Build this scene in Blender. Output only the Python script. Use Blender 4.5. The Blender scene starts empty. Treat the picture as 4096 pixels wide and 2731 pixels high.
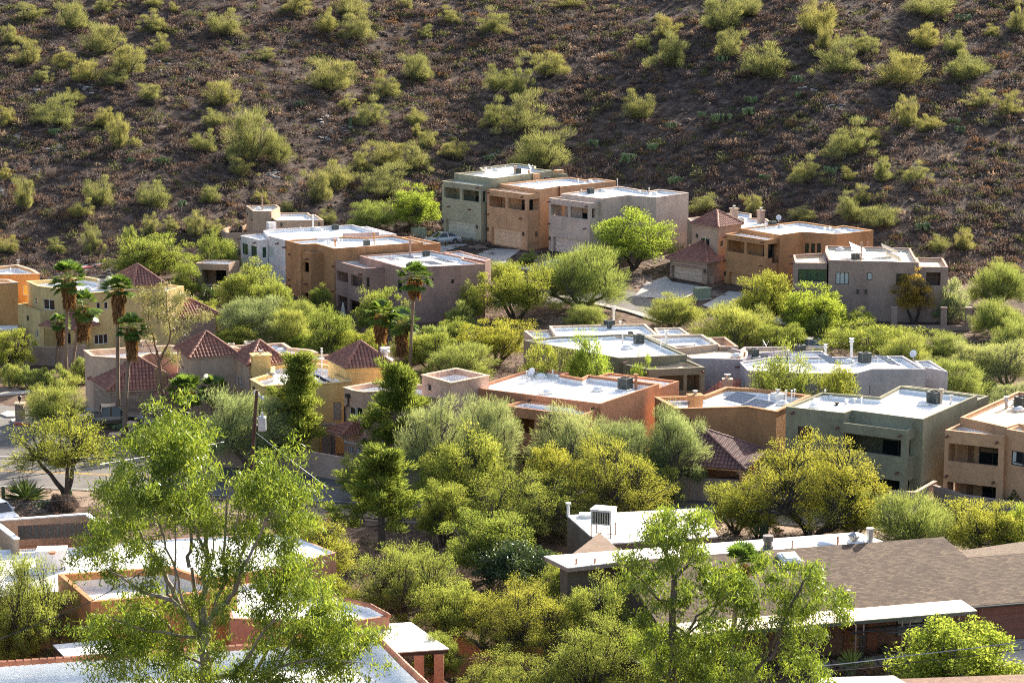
import bpy, bmesh, math, random
import numpy as np
from mathutils import Vector, Matrix, noise
rad = math.radians
R = random.Random(11)
scn = bpy.context.scene
COL = scn.collection
F = 4096 * 85.0 / 36.0           # focal length in pixels of the 4096 px wide photograph
PITCH = rad(10.3); CAMH = 45.0
CT, ST = math.cos(PITCH), math.sin(PITCH)
SUN_AZ = rad(33); SUN_EL = rad(25)

def crop(x0, y0, s): return lambda x, y: (x0 + x / s, y0 + y / s)
c1 = crop(0, 950, 2.34); c2 = crop(800, 750, 2.34); c3 = crop(1700, 600, 2.119); c4 = crop(2550, 780, 1.809)
c5 = crop(0, 1280, 2.178); c6 = crop(850, 1300, 2.138); c7 = crop(1850, 1250, 2.091); c8 = crop(2800, 1300, 1.815)
c9 = crop(0, 1950, 2.007); c10 = crop(1000, 1900, 1.887); c11 = crop(2000, 1950, 2.007); c12 = crop(3000, 1900, 1.887)
ov = crop(0, 0, 0.57422); hl = crop(0, 0, 1.1484); hr = crop(2048, 0, 1.1484); p3 = crop(3300, 900, 2.613)

def ray(px, py):
    u = (px - 2048) / F; v = (1365.5 - py) / F
    return Vector((u, CT + v * ST, -ST + v * CT))
def atz(p, z):
    d = ray(*p); t = (z - CAMH) / d.z
    return Vector((d.x * t, d.y * t, z))
def aty(p, y):
    d = ray(*p); t = y / d.y
    return Vector((d.x * t, y, CAMH + d.z * t))
def zh(c, x, yt, yb, zb):        # height of a vertical edge seen from row yb (standing at zb) up to row yt
    P = atz(c(x, yb), zb)
    return aty(c(x, yt), P.y).z
def sst(a, b, x):
    t = min(1, max(0, (x - a) / (b - a))); return t * t * (3 - 2 * t)
def nz(x, y, z=0): return noise.noise(Vector((x, y, z)))
def foot(x): return 306 - 24 * sst(8, 52, abs(x)) + 3 * nz(x * .03, 5.1)
def ground_h(x, y):
    h = 3.0 * sst(234, 300, y)
    d = y - foot(x)
    if d > -6:
        e = d + 6
        h += .30 * (e if e > 12 else e * e / 24 + 6 * 0 + (0 if e <= 12 else 0)) if e <= 12 else .30 * (e - 6)
        k = sst(0, 50, e)
        h += k * (1.5 * nz(x * .022, y * .022, 3) + .55 * nz(x * .07, y * .06, 8)) + .22 * sst(0, 20, e) * nz(x * .35, y * .35, 1)
    if y < 128: h += (128 - y) * .13
    h += 1.1 * math.exp(-((x + 34) ** 2 + (y - 203) ** 2) / 160)
    return h
def ground(p):
    d = ray(*p); t = 90.0
    while t < 900:
        q = d * t; z = CAMH + q.z
        if z < ground_h(q.x, q.y):
            lo, hi = t - 2, t
            for _ in range(14):
                m = (lo + hi) / 2; q = d * m
                if CAMH + q.z < ground_h(q.x, q.y): hi = m
                else: lo = m
            q = d * hi; return Vector((q.x, q.y, ground_h(q.x, q.y)))
        t += 2
    return Vector((d.x * 500, d.y * 500, 0))
def ppm(y): return F / (y / CT)   # rough pixels per metre at depth y

# ---------------------------------------------------------------- objects
def link(o, parent=None):
    COL.objects.link(o)
    if parent is not None: o.parent = parent
    return o
def mesh_obj(name, me, parent=None, mat=None):
    if mat is not None and not me.materials: me.materials.append(mat)
    return link(bpy.data.objects.new(name, me), parent)
def tag(o, label=None, cat=None, group=None, kind=None):
    if label: o['label'] = label
    if cat: o['category'] = cat
    if group: o['group'] = group
    if kind: o['kind'] = kind
    return o
def empty(name, loc, label, cat, group=None, rz=0, scale=None):
    o = bpy.data.objects.new(name, None); o.empty_display_size = .3
    o.location = loc; o.rotation_euler = (0, 0, rz)
    if scale: o.scale = scale
    link(o); return tag(o, label, cat, group)
def children(o): return list(o.children)
def copy_tree(o, parent=None):
    c = o.copy(); COL.objects.link(c)
    if parent is not None: c.parent = parent
    for ch in list(o.children): copy_tree(ch, c)
    return c
def place_copy(o, loc, rz, scale, label, group=None):
    c = copy_tree(o); c.location = loc; c.rotation_euler = (0, 0, rz)
    if scale is not None: c.scale = scale if hasattr(scale, '__len__') else (scale,) * 3
    c['label'] = label
    if group: c['group'] = group
    elif 'group' in c: del c['group']
    return c

class MB:
    """collects simple shapes for one mesh"""
    def __init__(s): s.v = []; s.f = []; s.m = []
    def add(s, vs, fs, mi=0):
        b = len(s.v); s.v += [tuple(v) for v in vs]
        s.f += [tuple(b + i for i in f) for f in fs]; s.m += [mi] * len(fs); return s
    def hexa(s, p, mi=0):      # 8 points: bottom ring 4, top ring 4
        return s.add(p, [(3, 2, 1, 0), (4, 5, 6, 7), (0, 1, 5, 4), (1, 2, 6, 5), (2, 3, 7, 6), (3, 0, 4, 7)], mi)
    def box(s, x0, x1, y0, y1, z0, z1, mi=0, M=None):
        p = [Vector(q) for q in ((x0, y0, z0), (x1, y0, z0), (x1, y1, z0), (x0, y1, z0), (x0, y0, z1), (x1, y0, z1), (x1, y1, z1), (x0, y1, z1))]
        if M is not None: p = [M @ q for q in p]
        return s.hexa(p, mi)
    def tube(s, pts, rs, n=6, mi=0, cap=True):
        pts = [Vector(p) for p in pts]; k = len(pts)
        if not hasattr(rs, '__len__'): rs = [rs] * k
        V = []; b = None
        for i, p in enumerate(pts):
            t = (pts[min(i + 1, k - 1)] - pts[max(i - 1, 0)])
            if t.length < 1e-6: t = Vector((0, 0, 1))
            t.normalize()
            a = Vector((1, 0, 0)) if abs(t.x) < .8 else Vector((0, 1, 0))
            if b is not None: a = b
            e1 = t.cross(a)
            if e1.length < 1e-4: e1 = t.cross(Vector((.3, .8, .5)))
            e1.normalize(); e2 = t.cross(e1); b = -e2 if False else a
            for j in range(n):
                an = 2 * math.pi * j / n
                V.append(p + (e1 * math.cos(an) + e2 * math.sin(an)) * rs[i])
        Fc = []
        for i in range(k - 1):
            for j in range(n):
                Fc.append((i * n + j, i * n + (j + 1) % n, (i + 1) * n + (j + 1) % n, (i + 1) * n + j))
        if cap:
            Fc.append(tuple(range(n))[::-1]); Fc.append(tuple((k - 1) * n + j for j in range(n)))
        return s.add(V, Fc, mi)
    def cyl(s, c, r, z0, z1, n=10, mi=0, r1=None):
        return s.tube([(c[0], c[1], z0), (c[0], c[1], z1)], [r, r if r1 is None else r1], n, mi)
    def dome(s, c, r, h, n=12, k=4, mi=0):
        pts = []; rs = []
        for i in range(k + 1):
            a = math.pi / 2 * i / k
            pts.append((c[0], c[1], c[2] + h * math.sin(a))); rs.append(max(.002, r * math.cos(a)))
        return s.tube(pts, rs, n, mi)
    def mesh(s, name, mats, smooth=False):
        me = bpy.data.meshes.new(name); me.from_pydata(s.v, [], s.f)
        for m in (mats if isinstance(mats, (list, tuple)) else [mats]): me.materials.append(m)
        me.polygons.foreach_set('material_index', s.m)
        if smooth: me.polygons.foreach_set('use_smooth', [True] * len(s.f))
        me.update(); return me
    def obj(s, name, mats, parent=None, smooth=False):
        return link(bpy.data.objects.new(name, s.mesh(name, mats, smooth)), parent)

def quad_mesh(name, Q, mat, mi=None):
    """Q: (N,4,3) array -> mesh of separate quads"""
    N = len(Q); me = bpy.data.meshes.new(name)
    me.vertices.add(4 * N); me.vertices.foreach_set('co', np.ascontiguousarray(Q, dtype=np.float32).ravel())
    me.loops.add(4 * N); me.loops.foreach_set('vertex_index', np.arange(4 * N, dtype=np.int32))
    me.polygons.add(N); me.polygons.foreach_set('loop_start', np.arange(0, 4 * N, 4, dtype=np.int32))
    try: me.polygons.foreach_set('loop_total', np.full(N, 4, dtype=np.int32))
    except Exception: pass
    for m in (mat if isinstance(mat, (list, tuple)) else [mat]): me.materials.append(m)
    if mi is not None: me.polygons.foreach_set('material_index', np.asarray(mi, dtype=np.int32))
    me.update(calc_edges=True); me.validate(); return me

# ---------------------------------------------------------------- materials
def new_mat(name):
    m = bpy.data.materials.new(name); m.use_nodes = True
    nt = m.node_tree; b = nt.nodes['Principled BSDF']
    return m, nt, b
def N(nt, t, **kw):
    n = nt.nodes.new(t)
    for k, v in kw.items():
        if k in n.inputs: n.inputs[k].default_value = v
        else: setattr(n, k, v)
    return n
def ramp(nt, fac, stops, interp='LINEAR'):
    r = nt.nodes.new('ShaderNodeValToRGB'); r.color_ramp.interpolation = interp
    e = r.color_ramp.elements
    while len(e) > 1: e.remove(e[0])
    e[0].position = stops[0][0]; e[0].color = (*stops[0][1], 1)
    for p, c in stops[1:]:
        k = e.new(p); k.color = (*c, 1)
    if fac is not None: nt.links.new(fac, r.inputs['Fac'])
    return r.outputs['Color']
def mixc(nt, fac, a, b, mode='MIX'):
    m = nt.nodes.new('ShaderNodeMix'); m.data_type = 'RGBA'; m.blend_type = mode
    for sock, v in ((m.inputs[0], fac), (m.inputs[6], a), (m.inputs[7], b)):
        if hasattr(v, 'is_linked'): nt.links.new(v, sock)
        elif isinstance(v, (int, float)): sock.default_value = v
        else: sock.default_value = (*v, 1)
    return m.outputs[2]
def tex(nt, kind='Noise', scale=5, detail=3, coord='Object', stretch=None, rough=.55):
    tc = nt.nodes.new('ShaderNodeTexCoord'); out = tc.outputs[coord]
    if stretch:
        mp = nt.nodes.new('ShaderNodeMapping'); mp.inputs['Scale'].default_value = stretch
        nt.links.new(out, mp.inputs['Vector']); out = mp.outputs['Vector']
    t = nt.nodes.new('ShaderNodeTex' + kind); t.inputs['Scale'].default_value = scale
    if kind == 'Noise':
        t.inputs['Detail'].default_value = detail; t.inputs['Roughness'].default_value = rough
    nt.links.new(out, t.inputs['Vector']); return t
def bump(nt, b, h, strength=.3, dist=.05):
    n = nt.nodes.new('ShaderNodeBump'); n.inputs['Strength'].default_value = strength; n.inputs['Distance'].default_value = dist
    nt.links.new(h, n.inputs['Height']); nt.links.new(n.outputs['Normal'], b.inputs['Normal'])
def plain(name, col, rough=.6, metal=0, spec=None):
    m, nt, b = new_mat(name); b.inputs['Base Color'].default_value = (*col, 1)
    b.inputs['Roughness'].default_value = rough; b.inputs['Metallic'].default_value = metal
    t = tex(nt, scale=3, detail=4)
    c = mixc(nt, 1, col, ramp(nt, t.outputs['Fac'], [(.3, (.85, .85, .85)), (.7, (1.1, 1.1, 1.1))]), 'MULTIPLY')
    nt.links.new(c, b.inputs['Base Color']); return m
_st = {}
def stucco(name, col):
    if name in _st: return _st[name]
    m, nt, b = new_mat(name); b.inputs['Roughness'].default_value = .92
    b.inputs['Specular IOR Level'].default_value = .15
    big = tex(nt, scale=.35, detail=5, rough=.6); fine = tex(nt, scale=3.0, detail=6, rough=.7)
    streak = tex(nt, scale=1.0, detail=4, stretch=(1.2, 1.2, .2))
    c = mixc(nt, 1, col, ramp(nt, big.outputs['Fac'], [(.3, (.80, .80, .82)), (.7, (1.14, 1.13, 1.1))]), 'MULTIPLY')
    c = mixc(nt, 1, c, ramp(nt, fine.outputs['Fac'], [(.3, (.86, .86, .86)), (.7, (1.12, 1.12, 1.12))]), 'MULTIPLY')
    c = mixc(nt, 1, c, ramp(nt, streak.outputs['Fac'], [(.28, (.84, .83, .82)), (.5, (1, 1, 1))]), 'MULTIPLY')
    nt.links.new(c, b.inputs['Base Color'])
    bump(nt, b, fine.outputs['Fac'], .5, .05); _st[name] = m; return m
def membrane(name, col, dirt=(.50, .46, .40), amt=.5):
    m, nt, b = new_mat(name); b.inputs['Roughness'].default_value = .55
    a = tex(nt, scale=.25, detail=6, rough=.65); f = tex(nt, scale=2.5, detail=4)
    c = mixc(nt, ramp(nt, a.outputs['Fac'], [(.5, (0, 0, 0)), (.72, (amt, amt, amt))]), col, dirt)
    c = mixc(nt, 1, c, ramp(nt, f.outputs['Fac'], [(.3, (.9, .9, .9)), (.7, (1.03, 1.03, 1.03))]), 'MULTIPLY')
    nt.links.new(c, b.inputs['Base Color']); bump(nt, b, f.outputs['Fac'], .25, .03); return m
def leaf_mat(name, col, col2, trans=.45, gloss=.0, tint=(1.36, 1.32, .86)):
    """green blades: diffuse + translucent, colour varies per blade and per clump"""
    m, nt, b = new_mat(name); out = nt.nodes['Material Output']
    nt.nodes.remove(b)
    geo = nt.nodes.new('ShaderNodeNewGeometry'); oi = nt.nodes.new('ShaderNodeObjectInfo')
    n = tex(nt, scale=.9, detail=2)
    mth = nt.nodes.new('ShaderNodeMath'); mth.operation = 'ADD'
    mth2 = nt.nodes.new('ShaderNodeMath'); mth2.operation = 'MULTIPLY_ADD'; mth2.inputs[1].default_value = .5; mth2.inputs[2].default_value = -.25
    nt.links.new(geo.outputs['Random Per Island'], mth2.inputs[0])
    nt.links.new(n.outputs['Fac'], mth.inputs[0]); nt.links.new(mth2.outputs[0], mth.inputs[1])
    c = ramp(nt, mth.outputs[0], [(.25, col), (.75, col2)])
    k = ramp(nt, oi.outputs['Random'], [(0, (.85, .9, .85)), (.5, (1, 1, 1)), (1, (1.15, 1.08, .95))])
    c = mixc(nt, 1, c, k, 'MULTIPLY')
    d = nt.nodes.new('ShaderNodeBsdfDiffuse'); t = nt.nodes.new('ShaderNodeBsdfTranslucent')
    nt.links.new(c, d.inputs['Color'])
    tc = mixc(nt, 1, c, tint, 'MULTIPLY'); nt.links.new(tc, t.inputs['Color'])
    mx = nt.nodes.new('ShaderNodeMixShader'); mx.inputs[0].default_value = trans
    nt.links.new(d.outputs[0], mx.inputs[1]); nt.links.new(t.outputs[0], mx.inputs[2])
    last = mx.outputs[0]
    if gloss:
        g = nt.nodes.new('ShaderNodeBsdfGlossy'); g.inputs['Roughness'].default_value = .35; g.inputs['Color'].default_value = (.8, .85, .8, 1)
        m2 = nt.nodes.new('ShaderNodeMixShader'); m2.inputs[0].default_value = gloss
        nt.links.new(last, m2.inputs[1]); nt.links.new(g.outputs[0], m2.inputs[2]); last = m2.outputs[0]
    nt.links.new(last, out.inputs['Surface']); return m
def bark_mat(name, col, col2):
    m, nt, b = new_mat(name); b.inputs['Roughness'].default_value = .9
    t = tex(nt, scale=2.5, detail=5, stretch=(1, 1, .25))
    nt.links.new(ramp(nt, t.outputs['Fac'], [(.3, col), (.7, col2)]), b.inputs['Base Color'])
    bump(nt, b, t.outputs['Fac'], .6, .06); return m
def glass_mat(name, col):
    m, nt, b = new_mat(name); b.inputs['Base Color'].default_value = (*col, 1); b.inputs['Roughness'].default_value = .06
    b.inputs['Specular IOR Level'].default_value = .6
    t = tex(nt, scale=.7, detail=2); bump(nt, b, t.outputs['Fac'], .08, .05); return m

MW = membrane('white_roof_coating', (.85, .85, .845), (.55, .52, .47), .4)
MWd = membrane('weathered_roof_coating', (.66, .64, .60), (.40, .34, .28), .7)
MTan = membrane('tan_roof_coating', (.62, .44, .28), (.50, .36, .24), .6)
GLASS = glass_mat('dark_glass', (.012, .016, .018)); GLASSG = glass_mat('green_tinted_glass', (.03, .07, .055))
BLIND = plain('pale_window_blind', (.42, .46, .45), .4)
FRAME_D = plain('dark_bronze_frame', (.035, .032, .03), .5); FRAME_W = plain('white_window_frame', (.75, .75, .73), .5)
INNER = plain('dark_interior', (.03, .028, .026), .9)
SPOUT = plain('dark_red_spout', (.13, .045, .035), .7)
PVC = plain('white_pipe', (.75, .74, .70), .5); GALV = plain('galvanised_metal', (.45, .46, .47), .4, .7)
AC_GREY = plain('dark_green_grey_metal', (.075, .09, .088), .5); AC_DK = plain('black_metal_fan', (.02, .02, .022), .6); AC_BEIGE = plain('beige_metal', (.60, .56, .47), .5)
SOLAR = glass_mat('solar_cells', (.012, .014, .022)); ALU = plain('aluminium', (.6, .6, .6), .4, .6)
DOME = plain('white_acrylic_dome', (.72, .74, .76), .2)
WOODD = plain('dark_weathered_wood', (.055, .03, .022), .85)
# ---------------------------------------------------------------- house building
def area2(p): return sum(p[i].x * p[(i + 1) % len(p)].y - p[(i + 1) % len(p)].x * p[i].y for i in range(len(p))) / 2
def inset(p, t):
    n = len(p); sg = 1 if area2(p) > 0 else -1; out = []
    for i in range(n):
        a, b, c = p[i - 1], p[i], p[(i + 1) % n]
        d1 = (b - a).normalized(); d2 = (c - b).normalized()
        n1 = Vector((-d1.y, d1.x)) * sg; n2 = Vector((-d2.y, d2.x)) * sg
        k = n1 + n2
        den = max(.35, 1 + n1.dot(n2))
        out.append(b + k * (t / den))
    return out
def prism_mesh(p, z0, z1):
    n = len(p); q = p if area2(p) > 0 else p[::-1]
    me = bpy.data.meshes.new('prism')
    V = [(v.x, v.y, z0) for v in q] + [(v.x, v.y, z1) for v in q]
    Fs = [tuple(range(n))[::-1], tuple(range(n, 2 * n))] + [(i, (i + 1) % n, n + (i + 1) % n, n + i) for i in range(n)]
    me.from_pydata(V, [], Fs); me.update(); return me
def V2(v): return Vector((v.x, v.y))
BLOCKS = []
class House:
    def __init__(s, name, label, cat='house', group=None):
        s.name = name; s.label = label; s.cat = cat; s.group = group; s.root = None; s.rooms = []
    def at(s, p):
        if s.root is None: s.root = empty(s.name, (p.x, p.y, ground_h(p.x, p.y)), s.label, s.cat, s.group)
        return s.root
    def adopt(s, o):
        o.parent = s.root; o.matrix_parent_inverse = s.root.matrix_world.inverted() if False else Matrix.Translation(-s.root.location)
        return o
def adopt(o, root):
    o.parent = root; o.matrix_parent_inverse = Matrix.Translation(-root.location); return o
class Block:
    """one storey-block of a flat roofed house: parapet outline traced at its true height, extruded to the ground"""
    def __init__(s, H, c, pts, zt, zb, mat, roof=None, par=.42, t=.24, flat=False):
        s.H = H; s.zt = zt; s.zb = zb; s.mat = mat; s.roofm = roof or MW; s.par = par; s.t = t; s.flat = flat
        s.p = []
        for q in pts:
            w = atz(q if c is None else c(*q), zt) if not isinstance(q, Vector) else q
            s.p.append(V2(w))
        s.sg = 1 if area2(s.p) > 0 else -1
        s.cuts = []; s.extra = []; s.zr = zt if flat else zt - par
        s.root = H.at(s.p[0])
    def frame(s, i):
        a, b = s.p[i], s.p[(i + 1) % len(s.p)]; u = (b - a); L = u.length; u = u / L
        n = Vector((-u.y, u.x)) * s.sg      # inward
        return a, u, n, L
    def sz(s, i, px, d=0.0):                 # pixel -> (along edge, z) on the wall plane of edge i set back d
        a, u, n, L = s.frame(i); a = a + n * d; r = ray(*px)
        t = (a.x * n.x + a.y * n.y) / (r.x * n.x + r.y * n.y)
        q = r * t
        return (q.x - a.x) * u.x + (q.y - a.y) * u.y, CAMH + q.z
    def P(s, i, su, d, z):
        a, u, n, L = s.frame(i); q = a + u * su + n * d; return Vector((q.x, q.y, z))
    def boxp(s, i, s0, s1, d0, d1, z0, z1):
        return [s.P(i, s0, d0, z0), s.P(i, s1, d0, z0), s.P(i, s1, d1, z0), s.P(i, s0, d1, z0),
                s.P(i, s0, d0, z1), s.P(i, s1, d0, z1), s.P(i, s1, d1, z1), s.P(i, s0, d1, z1)]
    def cut(s, i, s0, s1, d0, d1, z0, z1): s.cuts.append(s.boxp(i, s0, s1, d0, d1, z0, z1))
    def rect(s, i, c, a, b):
        s0, z1 = s.sz(i, c(*a)); s1, z0 = s.sz(i, c(*b))
        if s0 > s1: s0, s1 = s1, s0
        if z0 > z1: z0, z1 = z1, z0
        return s0, s1, z0, z1
    def window(s, i, c, a, b, mull=1, frame=None, pane=None, depth=.14, name='window', rows=1):
        s.window_r(i, *s.rect(i, c, a, b), mull=mull, frame=frame, pane=pane, depth=depth, name=name, rows=rows)
    def window_r(s, i, s0, s1, z0, z1, mull=1, frame=None, pane=None, depth=.14, name='window', rows=1, d=0):
        if d == 0: s.cut(i, s0, s1, -.3, depth, z0, z1)
        w = .06; m = MB(); dd = d + depth
        for (u0, u1, h0, h1) in [(s0, s1, z0, z0 + w), (s0, s1, z1 - w, z1), (s0, s0 + w, z0 + w, z1 - w), (s1 - w, s1, z0 + w, z1 - w)] + \
                [(s0 + (s1 - s0) * k / (mull + 1) - w / 2, s0 + (s1 - s0) * k / (mull + 1) + w / 2, z0 + w, z1 - w) for k in range(1, mull + 1)] + \
                [(s0 + w, s1 - w, z0 + (z1 - z0) * k / rows - .02, z0 + (z1 - z0) * k / rows + .02) for k in range(1, rows)]:
            m.hexa(s.boxp(i, u0, u1, dd - .07, dd - .002, h0, h1))
        g = MB(); g.hexa(s.boxp(i, s0 + .02, s1 - .02, dd - .03, dd - .012, z0 + .02, z1 - .02))
        s.extra.append((m, name, frame or FRAME_D, g, 'pane', pane or GLASS))
    def garage(s, i, c, a, b, mat, depth=.42):
        s0, s1, z0, z1 = s.rect(i, c, a, b); s.garage_r(i, s0, s1, z0, z1, mat, depth)
    def garage_r(s, i, s0, s1, z0, z1, mat, depth=.42):
        s.cut(i, s0, s1, -.3, depth, z0, z1)
        m = MB(); n = 4; h = (z1 - z0) / n
        for k in range(n):
            m.hexa(s.boxp(i, s0 + .01, s1 - .01, depth - .06, depth - .005, z0 + k * h + .012, z0 + (k + 1) * h - .012))
            q = 4; w = (s1 - s0) / q
            for j in range(q):
                m.hexa(s.boxp(i, s0 + j * w + .12, s0 + (j + 1) * w - .12, depth - .08, depth - .055, z0 + k * h + .1, z0 + (k + 1) * h - .1))
        s.extra.append((m, 'garage_door', mat, None, None, None))
    def loggia(s, i, c, opens, depth=2.2, room=None, door=None, sides=(), pane=None, wt=.28):
        """open balcony: openings cut through the outer wall into a real room; sides: (edge, (a,b)) openings in neighbouring walls"""
        rs = [s.rect(i, c, a, b) for a, b in opens]
        s0 = min(r[0] for r in rs) - .12; s1 = max(r[1] for r in rs) + .12
        if room: s0, s1 = min(s0, room[0]), max(s1, room[1])
        z0 = min(r[2] for r in rs); z1 = max(r[3] for r in rs)
        f0 = z0 - .85
        s.H.rooms.append((s, s.boxp(i, s0, s1, wt, depth, f0, z1 + .02)))
        for r in rs: s.cut(i, r[0], r[1], -.3, wt + .05, r[2], r[3])
        for e, a, b in sides:
            r = s.rect(e, c, a, b)
            s.cut(e, r[0], r[1], -.3, wt + .5, z0, z1)
        if door:
            u0, u1 = s0 + (s1 - s0) * door[0], s0 + (s1 - s0) * door[1]
            s.window_r(i, u0, u1, f0 + .02, z1 - .12, mull=1, depth=.0, d=depth, name='sliding_door', pane=pane)
    def spout(s, i, c, x, y, L=.45, r=.085, mat=None):
        su, z = s.sz(i, c(x, y)); m = MB()
        m.tube([s.P(i, su, .1, z), s.P(i, su, -L, z - .04)], r, 8)
        s.extra.append((m, 'drain_spout', mat or SPOUT, None, None, None))
    def lamp(s, i, c, x, y):
        su, z = s.sz(i, c(x, y)); m = MB(); m.hexa(s.boxp(i, su - .1, su + .1, -.14, .02, z - .2, z + .2)); m.hexa(s.boxp(i, su - .13, su + .13, -.17, .02, z + .2, z + .24))
        s.extra.append((m, 'wall_lamp', FRAME_D, None, None, None))
    def panel(s, i, c, a, b, mat, th=.05, name='meter_box'):
        s0, s1, z0, z1 = s.rect(i, c, a, b); m = MB(); m.hexa(s.boxp(i, s0, s1, -th, .02, z0, z1)); s.extra.append((m, name, mat, None, None, None))
    def coping(s, mat, h=.12, o=.07, name='coping'):
        s.cop = (mat, h, o, name)
    cop = None; upf = .55
    def hits(s, q):
        bx = (min(v.x for v in s.p), max(v.x for v in s.p), min(v.y for v in s.p), max(v.y for v in s.p))
        return not (max(v.x for v in q) < bx[0] or min(v.x for v in q) > bx[1] or max(v.y for v in q) < bx[2] or min(v.y for v in q) > bx[3])
    def build(s):
        H = s.H; root = s.root
        BLOCKS.append(s)
        ri = inset(s.p, s.t + .004) if not s.flat else inset(s.p, -.02); m = MB()
        n = len(ri); zr = s.zr + .015; up = s.par * s.upf
        if area2(ri) < 0: ri = ri[::-1]
        if s.flat:
            m.add([(v.x, v.y, zr) for v in ri] + [(v.x, v.y, zr + .1) for v in ri], [tuple(range(n))[::-1], tuple(range(n, 2 * n))] + [(i, (i + 1) % n, n + (i + 1) % n, n + i) for i in range(n)])
        else:
            r2 = inset(ri, .02)
            m.add([(v.x, v.y, zr) for v in ri] , [tuple(range(n))])
            # the coating turns up the inside of the parapet
            m.add([(v.x, v.y, zr) for v in inset(ri, .18)] + [(v.x, v.y, zr + .12) for v in r2] + [(v.x, v.y, zr + up) for v in inset(ri, .012)] + [(v.x, v.y, zr + up) for v in ri],
                  [(k * n + i, k * n + (i + 1) % n, (k + 1) * n + (i + 1) % n, (k + 1) * n + i) for k in range(3) for i in range(n)])
        s.roof = adopt(m.obj('roof', s.roofm), root)
        if s.cop:
            mat, h, oo, nm_ = s.cop; pin = inset(s.p, s.t + .03); pout = inset(s.p, -oo); m = MB()
            if area2(pin) < 0: pin = pin[::-1]; pout = pout[::-1]
            z0, z1 = s.zt + .003, s.zt + h
            m.add([(v.x, v.y, z0) for v in pout] + [(v.x, v.y, z1) for v in pout] + [(v.x, v.y, z1) for v in pin] + [(v.x, v.y, z0) for v in pin],
                  [(k * n + i, k * n + (i + 1) % n, ((k + 1) % 4) * n + (i + 1) % n, ((k + 1) % 4) * n + i) for k in range(4) for i in range(n)])
            adopt(m.obj(nm_, mat), root)
        for m, nm_, mt, g, gn, gm in s.extra:
            w = adopt(m.obj(nm_, mt), root)
            if g:
                q = g.obj(gn, gm); q.parent = w
        return s
    def finish(s):
        H = s.H; root = s.root
        me = prism_mesh(s.p, s.zb, s.zt); me.materials.append(s.mat)
        o = link(bpy.data.objects.new('wall', me)); tmp = []
        if not s.flat:
            cm = prism_mesh(inset(s.p, s.t), s.zr, s.zt + 1)
            tmp.append(link(bpy.data.objects.new('cutter', cm)))
        for bx in s.cuts + [q for k, q in H.rooms if k is s or s.hits(q)]:
            m = MB(); m.hexa(bx); cm = m.mesh('cutter', s.mat)
            bm = bmesh.new(); bm.from_mesh(cm); bmesh.ops.recalc_face_normals(bm, faces=bm.faces); bm.to_mesh(cm); bm.free()
            tmp.append(link(bpy.data.objects.new('cutter', cm)))
        for k in tmp:
            md = o.modifiers.new('b', 'BOOLEAN'); md.operation = 'DIFFERENCE'; md.solver = 'EXACT'; md.object = k
        if tmp:
            dg = bpy.context.evaluated_depsgraph_get(); dg.update()
            nm = bpy.data.meshes.new_from_object(o.evaluated_get(dg)); o.modifiers.clear()
            if len(nm.polygons) >= 5:
                o.data = nm
                nm.materials.clear(); nm.materials.append(s.mat)
            for k in tmp:
                d = k.data; bpy.data.objects.remove(k); bpy.data.meshes.remove(d)
        adopt(o, root)
    # things fixed to the roof, at a pixel on the roof surface
    def on(s, c, x, y): return atz(c(x, y), s.zr + .02)
    def vent(s, c, x, y, h=.5, r=.05, cap=True, mat=None):
        p = s.on(c, x, y); m = MB(); m.cyl(p, r, p.z, p.z + h, 8); m.cyl(p, r * 2.2, p.z - .01, p.z + .05, 8, r1=r * 1.1)
        if cap: m.cyl(p, r * 1.7, p.z + h, p.z + h + .1, 8)
        q = m.obj('vent_pipe', mat or PVC); q.parent = s.roof; q.matrix_parent_inverse = Matrix.Identity(4); return q
    def stack(s, c, x, y, h=1.0, w=.13, mat=None):
        p = s.on(c, x, y); m = MB(); m.cyl(p, w, p.z, p.z + h, 10); m.cyl(p, w * 1.7, p.z + h, p.z + h + .12, 10); m.cyl(p, w * 1.2, p.z + h + .12, p.z + h + .3, 10); m.cyl(p, w * 1.8, p.z + h + .3, p.z + h + .36, 10)
        q = m.obj('flue_stack', mat or PVC); q.parent = s.roof
    def skylight(s, c, x, y, w=.9, d=.8, rz=.5):
        w *= .72; d *= .72
        p = s.on(c, x, y); M = Matrix.Translation(p) @ Matrix.Rotation(rz, 4, 'Z'); m = MB()
        m.box(-w / 2, w / 2, -d / 2, d / 2, 0, .16, 0, M); m.box(-w / 2 - .04, w / 2 + .04, -d / 2 - .04, d / 2 + .04, .16, .2, 0, M)
        q = m.obj('skylight', PVC); q.parent = s.roof
        g = MB(); k = 5
        for a in range(k):
            for b in range(k):
                def zz(a, b): return .2 + .22 * (1 - (2 * a / k - 1) ** 2) ** .5 * (1 - (2 * b / k - 1) ** 2) ** .5
                g.add([M @ Vector((w * (aa / k - .5) * .95, d * (bb / k - .5) * .95, zz(aa, bb))) for aa, bb in ((a, b), (a + 1, b), (a + 1, b + 1), (a, b + 1))], [(0, 1, 2, 3)])
        # dome stays inside the skylight mesh
        me = q.data; g2 = g.obj('dome', DOME, smooth=True); g2.parent = s.roof; g2.name = 'skylight_dome'
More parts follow.
